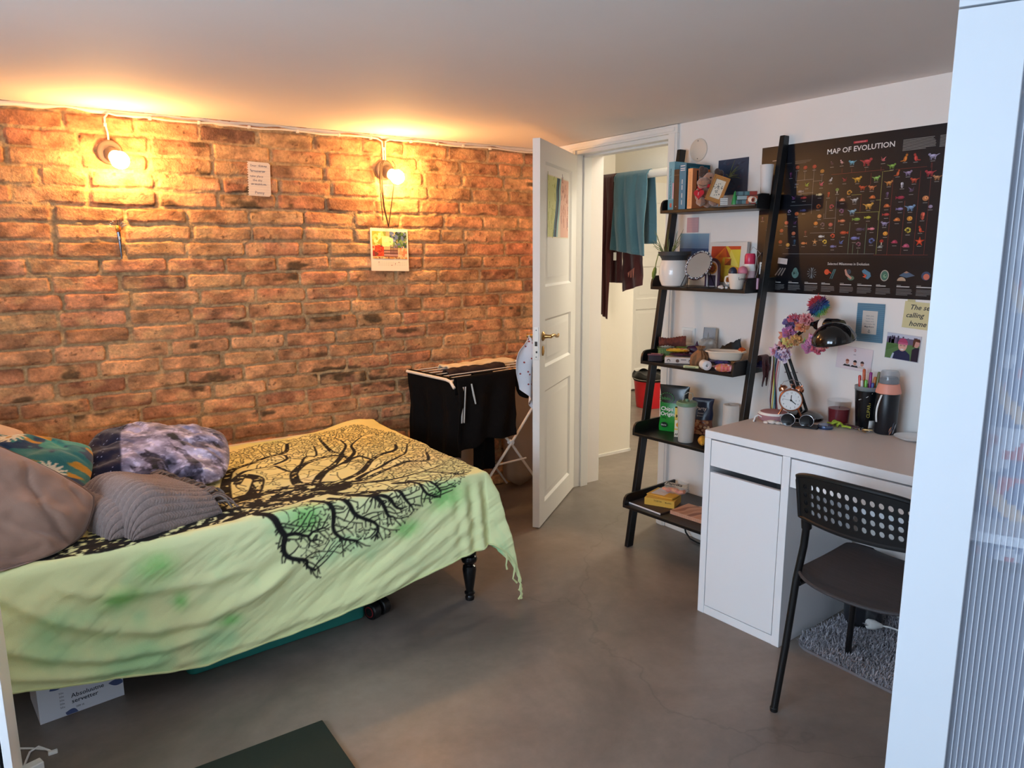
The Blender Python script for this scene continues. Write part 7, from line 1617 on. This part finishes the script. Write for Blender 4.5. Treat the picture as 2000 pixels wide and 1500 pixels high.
P.flat([(.198+.017*math.sin(a)*(1 if math.cos(a) < .3 else .75), .086-.0+.022*-math.cos(a)*-1) for a in [2*PI*i/20 for i in range(20)]][::-1], .0008, c=(96, 128, 122)); [P.disc(.190+q.uniform(0, .016), .076+q.uniform(0, .018), .0022, .001, 8, c=(70, 100, 98)) for _ in range(12)]
for k in range(12): a = 2*PI*k/12+.2; P.flat([(.275+.004*math.cos(a), .087+.004*math.sin(a)), (.275+.021*math.cos(a+.06), .087+.023*math.sin(a+.06)), (.275+.021*math.cos(a-.06), .087+.023*math.sin(a-.06))][::-1], .0008, c=(120, 136, 146))
P.rect(.2738, .2762, .066, .108, .001, c=(140, 150, 156)); P.disc(.342, .093, .011, .0008, 14, c=(206, 84, 54)); P.flat([(.350, .092), (.362, .086), (.362, .090), (.352, .097)], .001, c=(196, 70, 50)); [P.flat([(.356+k*.008, .066), (.360+k*.008, .066), (.376+k*.006, .104), (.372+k*.006, .105)], .0009, c=(66, 110, 116)) for k in range(2)]
P.flat([(.418, .102), (.424, .106), (.432, .088), (.452, .072), (.446, .066), (.424, .082)], .0008, c=(186, 140, 124)); P.disc(.447, .071, .014, .0007, 14, ry=.009, c=(76, 110, 96)); P.disc(.436, .095, .010, .0006, 12, c=(56, 72, 84))
P.flat([(.490, .100), (.500, .107), (.524, .094), (.528, .080), (.516, .068), (.506, .072), (.512, .084), (.494, .092)], .0008, c=(84, 124, 150)); P.flat([(.494, .090), (.511, .084), (.506, .073), (.494, .078), (.504, .082)], .001, c=(206, 84, 60))
P.disc(.581, .084, .0165, .0008, 24, ry=.021, c=(176, 168, 158)); P.disc(.581, .084, .0135, .001, 24, ry=.018, c=(66, 110, 96)); P.disc(.583, .082, .007, .0012, 14, c=(120, 160, 130)); P.disc(.585, .084, .003, .0014, 10, c=(50, 80, 76))
P.flat([(.636, .086), (.662, .102), (.694, .086), (.664, .078)], .0008, c=(76, 98, 124)); P.flat([(.652, .096), (.662, .102), (.672, .097), (.662, .094)], .001, c=(170, 130, 110)); P.flat([(.646+.016*math.cos(a), .066+.014*math.sin(a)) for a in [PI*i/10 for i in range(11)]], .001, c=(176, 150, 126))
P.disc(.733, .086, .016, .0008, 20, c=(60, 76, 104)); P.disc(.735, .083, .011, .001, 16, c=(196, 110, 90)); P.disc(.806, .086, .015, .0008, 20, c=(110, 130, 90)); P.disc(.878, .086, .015, .0008, 20, c=(150, 110, 80))
Pm = MB(); Pm.v = P.v; Pm.f = P.f; Pm.c = P.c; Pm.m = P.m; Pm.box(0, .915, 0, .612, -.0012, -.0001, c=(210, 206, 200))
po = Pm.build('poster', pm('satin_poster', vcol=True, rough=.28, bump=.02, bscale=8), flat=True); set_world(po, wallM(2.075, 1.2475, .0022)); tag(po, 'large black poster with rows of coloured animals on the wall above the desk', 'poster')
# ================================================================== CHAIR, RUG, BIN, WARDROBE
CHX, CHY = 1.856, 1.245; crz2 = R(3.4)
chair = thing('chair', 'black chair with a perforated plastic backrest standing at the desk', 'chair', (CHX, CHY, 0), crz2)
W2 = .385
for y in (0, -W2):
    s = 1 if y == 0 else -1
    MB().tube([(0, y, .004), (.030, y-.008*s, .22), (.058, y-.012*s, .43), (.070, y-.022*s, .54), (.068, y-.027*s, .60), (.052, y-.030*s, .66), (.034, y-.034*s, .74)], .0115, 12).build('rear_leg', M_bmetal, chair)
    MB().tube([(.478, y+.012*s, .004), (.455, y-.004*s, .20), (.425, y-.02*s, .40), (.405, y-.03*s, .425), (.33, y-.03*s, .43), (.06, y-.018*s, .42)], .0105, 12).build('front_leg', M_bmetal, chair)
    for p in ((0, y, 0), (.478, y+.012*s, 0)): MB().lathe([(0, 0), (.012, 0), (.0128, .012), (.011, .014)], 14, M=Matrix.Translation(p)).build('foot_cap', M_bplast, chair)
for p in ([(.062, -.008, .414), (.13, -.03, .418), (.13, -W2+.03, .418), (.062, -W2+.008, .414)], [(.40, -.03, .42), (.40, -W2+.03, .42)]): MB().tube(p, .008, 10).build('cross_bar', M_bmetal, chair)
# backrest with real holes
def backrest():
    nc, nr = 14, 4; y0, y1, z0, z1 = -.014, -W2+.014, .632, .792; t_ = .009
    def bend(a, b, d):   # a along the width 0..1, b height 0..1, d thickness
        y = y0+(y1-y0)*a; e = 2*a-1
        zt = z1-.012*e*e-.010*abs(e)**6; zb = z0+.006*e*e
        z = zb+(zt-zb)*b
        x = .050-.030*(z-z0)/(z1-z0)-.035*(1-e*e)+d-.004*b
        return (x, y, z)
    m = MB(); mx, mz = .050, .14
    cols = [mx+(1-2*mx)*i/nc for i in range(nc+1)]; rows_ = [mz*.9+(1-2*mz)*j/nr for j in range(nr+1)]
    n = 16; rel_ = lambda k: (math.cos(2*PI*k/n), math.sin(2*PI*k/n))
    for i in range(nc):
        for j in range(nr):
            ca_, cb = (cols[i]+cols[i+1])/2, (rows_[j]+rows_[j+1])/2; ha, hb = (cols[i+1]-cols[i])/2, (rows_[j+1]-rows_[j])/2
            sq, ci = [], []
            for k in range(n):
                c_, s_ = rel_(k); mm = max(abs(c_), abs(s_)); sq.append((ca_+ha*c_/mm, cb+hb*s_/mm)); ci.append((ca_+ha*.66*c_, cb+hb*.66*s_))
            v = [bend(a, b, 0) for a, b in sq]+[bend(a, b, 0) for a, b in ci]+[bend(a, b, t_*.6) for a, b in sq]+[bend(a, b, t_*.6) for a, b in ci]
            f = []
            for k in range(n): k2 = (k+1) % n; f += [(k, k2, n+k2, n+k), (2*n+k2, 2*n+k, 3*n+k, 3*n+k2), (n+k, n+k2, 3*n+k2, 3*n+k)]
            m.put(v, f)
    # solid margins
    def strip(a0, a1, b0, b1, na, nb):
        for d, fl in ((0, 0), (t_*.6, 1)):
            nbf = len(m.f); m.grid(lambda u, v, d=d: bend(a0+(a1-a0)*u, b0+(b1-b0)*v, d), na, nb)
            if fl: m.f[nbf:] = [q[::-1] for q in m.f[nbf:]]
    strip(0, 1, 0, rows_[0], 40, 3); strip(0, 1, rows_[-1], 1, 40, 4); strip(0, cols[0], rows_[0], rows_[-1], 4, 6); strip(cols[-1], 1, rows_[0], rows_[-1], 4, 6)
    o = m.build('backrest', M_bplast, chair, angle=50)
    rim = [bend(i/40, 1, t_*.3) for i in range(41)]+[bend(1, 1-i/10, t_*.3) for i in range(1, 11)]+[bend(1-i/40, 0, t_*.3) for i in range(1, 41)]+[bend(0, i/10, t_*.3) for i in range(1, 10)]
    MB().tube(rim, .0072, 8, closed=True).build('rim', M_bplast, o)
    for y, s in ((0, 1), (-W2, -1)): MB().tube([(.070, y-.027*s, .60), (.054, y-.030*s, .66), (.036, y-.034*s, .745)], .0155, 14).build('sleeve', M_bplast, o)
backrest()
def seat():
    n, m_ = 44, 40
    def f(u, v, top):
        e = 2*u-1; x0, x1 = .050-.050*(1-e*e), .480; x = x0+(x1-x0)*v; hw = .198+.012*v-.010*(2*v-1)**8
        e2 = math.copysign(1-(1-abs(e))**1.0, e); y = -W2/2-e2*hw*(1-.25*max(0, v-.86)/.14*abs(e)**3)*(1-.12*max(0, .12-v)/.12*abs(e)**3)
        z = .442+.010*abs(e)**3-.006*math.sin(v*PI)+.020*math.exp(-((v-.0)/.10)**2)*0-.022*max(0, (v-.8)/.2)**2+.012*max(0, (.14-v)/.14)
        return (x, y, z-(0 if top else .010))
    b = MB(); b.grid(lambda u, v: f(u, v, True), n, m_); k = len(b.f); b.grid(lambda u, v: f(u, v, False), n, m_); b.f[k:] = [q[::-1] for q in b.f[k:]]
    ed = [f(i/(n-1), 0, True) for i in range(n)]+[f(1, j/(m_-1), True) for j in range(1, m_)]+[f(1-i/(n-1), 1, True) for i in range(1, n)]+[f(0, 1-j/(m_-1), True) for j in range(1, m_-1)]
    b.tube([(x, y, z-.005) for x, y, z in ed], .0056, 8, closed=True)
    b.build('seat', pm('dark_woven_seat', (58, 54, 56), .65, var=.34, vscale=26, stretch=(14, .7, 1), bump=.2, bscale=40), chair)
seat()
# rug
rug = thing('rug', 'fluffy grey rug lying under the desk', 'rug', (0, 0, 0))
rp = rrect(2.245, 2.725, .84, 1.455, .07, 8)
MB().prism(rp, .0005, .010).build('backing', pm('grey_backing', (120, 116, 120), .95, bump=.6, bscale=120), rug)
pile = MB(); q = random.Random(6); Vp = []; Fp = []; Cp = []
cs = [(172, 170, 178), (154, 152, 160), (188, 184, 190), (138, 136, 144)]
for k in range(15000):
    x = q.uniform(2.246, 2.724); y = q.uniform(.845, 1.454)
    dx_ = max(2.245+.07-x, x-2.655, 0); dy_ = max(y-1.385, 0)
    if math.hypot(dx_, dy_) > .069: continue
    a = q.uniform(0, 2*PI); L_ = q.uniform(.010, .022); h = q.uniform(.010, .022); w = .0016; ex, ey = math.cos(a), math.sin(a)
    i = len(Vp); Vp += [(x-ey*w, y+ex*w, .009), (x+ey*w, y-ex*w, .009), (x+ex*L_*.5+ey*w, y+ey*L_*.5-ex*w, .009+h*.75), (x+ex*L_*.5-ey*w, y+ey*L_*.5+ex*w, .009+h*.75), (x+ex*L_, y+ey*L_, .009+h)]
    Fp += [(i, i+1, i+2, i+3), (i+3, i+2, i+4)]; c = (*lin(q.choice(cs)), 1); Cp += [c, c]
pile.v = Vp; pile.f = Fp; pile.c = Cp; pile.m = [0]*len(Fp)
po_ = pile.build('pile', M_fab, rug); po_['kind'] = 'stuff'
bn = thing('waste_bin', 'round steel waste bin standing on the rug under the desk', 'bin', (2.590, 1.380, .011))
MB().lathe([(0, 0), (.062, 0), (.064, .004), (.064, .02), (.066, .022)], 44).build('foot_ring', M_bplast, bn)
MB().lathe([(.066, .02), (.068, .024), (.070, .255), (.071, .258), (.068, .258), (.066, .03), (0, .03)], 44).build('body', pm('brushed_steel', (120, 122, 128), .28, metal=1), bn)
MB().lathe([(.071, .256), (.073, .262), (.070, .272), (.04, .280), (0, .282)], 44).build('lid', M_bplast, bn)
pl = thing('extension_plug', 'white plug with a cable lying on the rug beside the chair leg', 'plug', (2.545, 1.312, .028), R(-35))
MB().lathe([(0, -.024), (.017, -.024), (.019, -.020), (.019, .0), (.014, .012), (.008, .03), (0, .032)], 24, M=T(0, 0, .019, ry=R(100))).build('body', M_wplast, pl)
MB().tube([(.03, 0, .015), (.06, -.004, .010), (.10, -.03, .004), (.14, -.09, .004), (.16, -.18, .004)], .0035, 8).build('cord', M_wplast, pl)
MB().tube([(-.020, .006, .020), (-.038, .006, .022)], .0022, 6).tube([(-.020, -.006, .020), (-.038, -.006, .022)], .0022, 6).build('pin', M_chrome, pl)
# wardrobe with a ribbed translucent door, cut by the right edge of the view
wx0, wy0 = 1.281, .615; wrz = math.atan2(-.91, .41)   # local x runs along the front to the right, local y into the cabinet
M_wl = pm('wardrobe_lacquer', (205, 211, 219), .4, bump=.02, bscale=120)
war = thing('wardrobe', 'white wardrobe with a ribbed translucent door at the right edge of the view', 'wardrobe', (wx0, wy0, 0), wrz)
WW, DP, HT = .86, .36, 1.99
sgn = 1
bxs = MB().box(0, .018, .022, DP, 0, HT).box(WW-.018, WW, .022, DP, 0, HT).box(.018, WW-.018, DP-.008, DP, 0, HT).box(.018, WW-.018, .03, DP, .04, .058).box(.018, WW-.018, .03, DP, HT-.018, HT).box(.018, WW-.018, .05, DP, .92, .938)
bxs.build('carcass', M_wl, war, bevel=.001)
MB().box(0, WW, 0, .02, 1.803, HT).build('top_fascia', M_wl, war, bevel=.0015)
dr_ = MB().box(0, .094, 0, .02, .003, 1.80).box(WW-.094, WW, 0, .02, .003, 1.80).box(.094, WW-.094, 0, .02, 1.735, 1.80).box(.094, WW-.094, 0, .02, .003, .09)
dro_ = dr_.build('door', M_wl, war, bevel=.0015)
rbp = MB(); n = int((WW-.19)/.0085)
M_poly = pm('ribbed_polycarbonate', (206, 214, 230), .28, alpha=.34, spec=.6)
def rib(u, v): x = .092+(WW-.184)*u; return (x, .012+.0022*abs(math.sin(PI*(x/.0085))), .088+1.65*v)
rbp.grid(rib, n*6+1, 2); rbp.build('panel', M_poly, dro_, angle=80)
rl2 = MB()
for k in range(n+1): rl2.box(.0945+k*.0085-.0006, .0945+k*.0085+.0006, .0085, .012, .09, 1.735)
rl2.build('rib', pm('rib_edge', (226, 232, 242), .3, alpha=.5), bpy.data.objects['panel'] if bpy.data.objects['panel'].parent == dro_ else dro_)
MB().tube([(.018, .2, 1.70), (WW-.018, .2, 1.70)], .010, 12).build('hanging_rail', M_chrome, war)
MW = Matrix.Translation((wx0, wy0, 0)) @ Matrix.Rotation(wrz, 4, 'Z')
def inward(name, x, w, z0, z1, yy, cfn, label, seed, d=.07):
    b = MB()
    def f(u, v): a = 2*PI*u; k = 1-.12*v; return (w/2*k*math.copysign(abs(math.cos(a))**.6, math.cos(a)), d/2*math.sin(a)*(1+.25*math.sin(a*5+v*4+seed)), (z1-z0)*v)
    nb = 0; b.grid(f, 100, 90, cu=True)
    for k in range(len(b.f)): i, j = k % 100, k//100; b.c[k] = (*lin(cfn(i/100, j/89)), 1)
    o = b.build(name, M_fab); o.matrix_world = MW @ Matrix.Translation((x, yy, z0)); return tag(o, label, 'clothes')
q = random.Random(31)
def blue_print(u, v):
    n_ = vn(u*26+3, v*30); m_ = vn(u*14+9, v*16+4); b_ = abs(math.sin((u*3.1+v*4.2)*PI)) 
    if v > .82: return (150, 160, 186)
    if b_ > .965: return (220, 190, 150)
    if n_ > .80: return (196, 70, 70)
    if m_ > .70: return (206, 214, 226)
    return (96, 118, 156)
inward('shirt', .30, .40, .86, 1.60, .17, blue_print, 'blue printed garment blurred behind the ribbed wardrobe door', 1)
inward('trousers', .26, .30, .10, .84, .17, lambda u, v: (86, 92, 110), 'dark grey garment low behind the ribbed wardrobe door', 3)
inward('jumper', .62, .26, .45, 1.25, .17, lambda u, v: (196, 40, 56) if v > .45 else (150, 40, 56), 'red garment behind the ribbed wardrobe door, beside the blue printed one', 5)
# ================================================================== CAMERA AND LIGHT
cam = bpy.data.cameras.new('camera'); co = bpy.data.objects.new('camera', cam); COL.objects.link(co)
cam.sensor_width = 36; cam.lens = 1425.67/2000*36; cam.clip_start = .02
y_, p_, r_ = R(34.6127), R(-10.3155), R(-.27384)
fwd = Vector((math.sin(y_)*math.cos(p_), math.cos(y_)*math.cos(p_), math.sin(p_))); rt = Vector((math.cos(y_), -math.sin(y_), 0)); up = rt.cross(fwd)
r2 = rt*math.cos(r_)+up*math.sin(r_); u2 = up*math.cos(r_)-rt*math.sin(r_)
co.matrix_world = Matrix(((r2.x, u2.x, -fwd.x, 0), (r2.y, u2.y, -fwd.y, 0), (r2.z, u2.z, -fwd.z, 1.4292), (0, 0, 0, 1)))
scene.camera = co
def area(name, loc, rot, sx, sy, power, c):
    l = bpy.data.lights.new(name, 'AREA'); l.shape = 'RECTANGLE'; l.size = sx; l.size_y = sy; l.energy = power; l.color = c
    o = bpy.data.objects.new(name, l); COL.objects.link(o); o.location = loc; o.rotation_euler = rot; return o
# daylight in the window opening of the left wall
area('window_daylight', (LX-.14, (WY0+WY1)/2, (WZ0+WZ1)/2), (0, R(-90), 0), WZ1-WZ0, WY1-WY0, 56, (.62, .80, 1.0))
area('added_window_fill', ((VX0+VX1)/2, FY-.14, (WZ0+WZ1)/2), (R(90), 0, 0), VX1-VX0, WZ1-WZ0, 11, (.66, .83, 1.0))
# hall ceiling lamp
hl = bpy.data.lights.new('hall_lamp', 'POINT'); hl.energy = 36; hl.color = (1, .92, .76); hl.shadow_soft_size = .12
ho = bpy.data.objects.new('hall_lamp', hl); COL.objects.link(ho); ho.location = (4.5, 3.2, 2.15)
hl = bpy.data.lights.new('hall_lamp_2', 'POINT'); hl.energy = 11; hl.color = (1, .92, .76); hl.shadow_soft_size = .1
ho = bpy.data.objects.new('hall_lamp_2', hl); COL.objects.link(ho); ho.location = (3.2, 2.3, 2.15)
w = bpy.data.worlds.new('world'); scene.world = w; w.use_nodes = True
nt = w.node_tree; bg = nt.nodes['Background']
sky = nt.nodes.new('ShaderNodeTexSky'); sky.sky_type = 'PREETHAM' if False else 'HOSEK_WILKIE'; sky.turbidity = 4
sky.sun_direction = (.3, -.6, .75)
nt.links.new(sky.outputs[0], bg.inputs[0]); bg.inputs[1].default_value = .6
vs = scene.view_settings; vs.view_transform = 'Standard'; vs.look = 'None'; vs.gamma = 1; vs.use_curve_mapping = False; vs.exposure = .92
scene.cycles.use_denoising = True
scene.cycles.max_bounces = 8; scene.cycles.diffuse_bounces = 5; scene.cycles.sample_clamp_indirect = 6
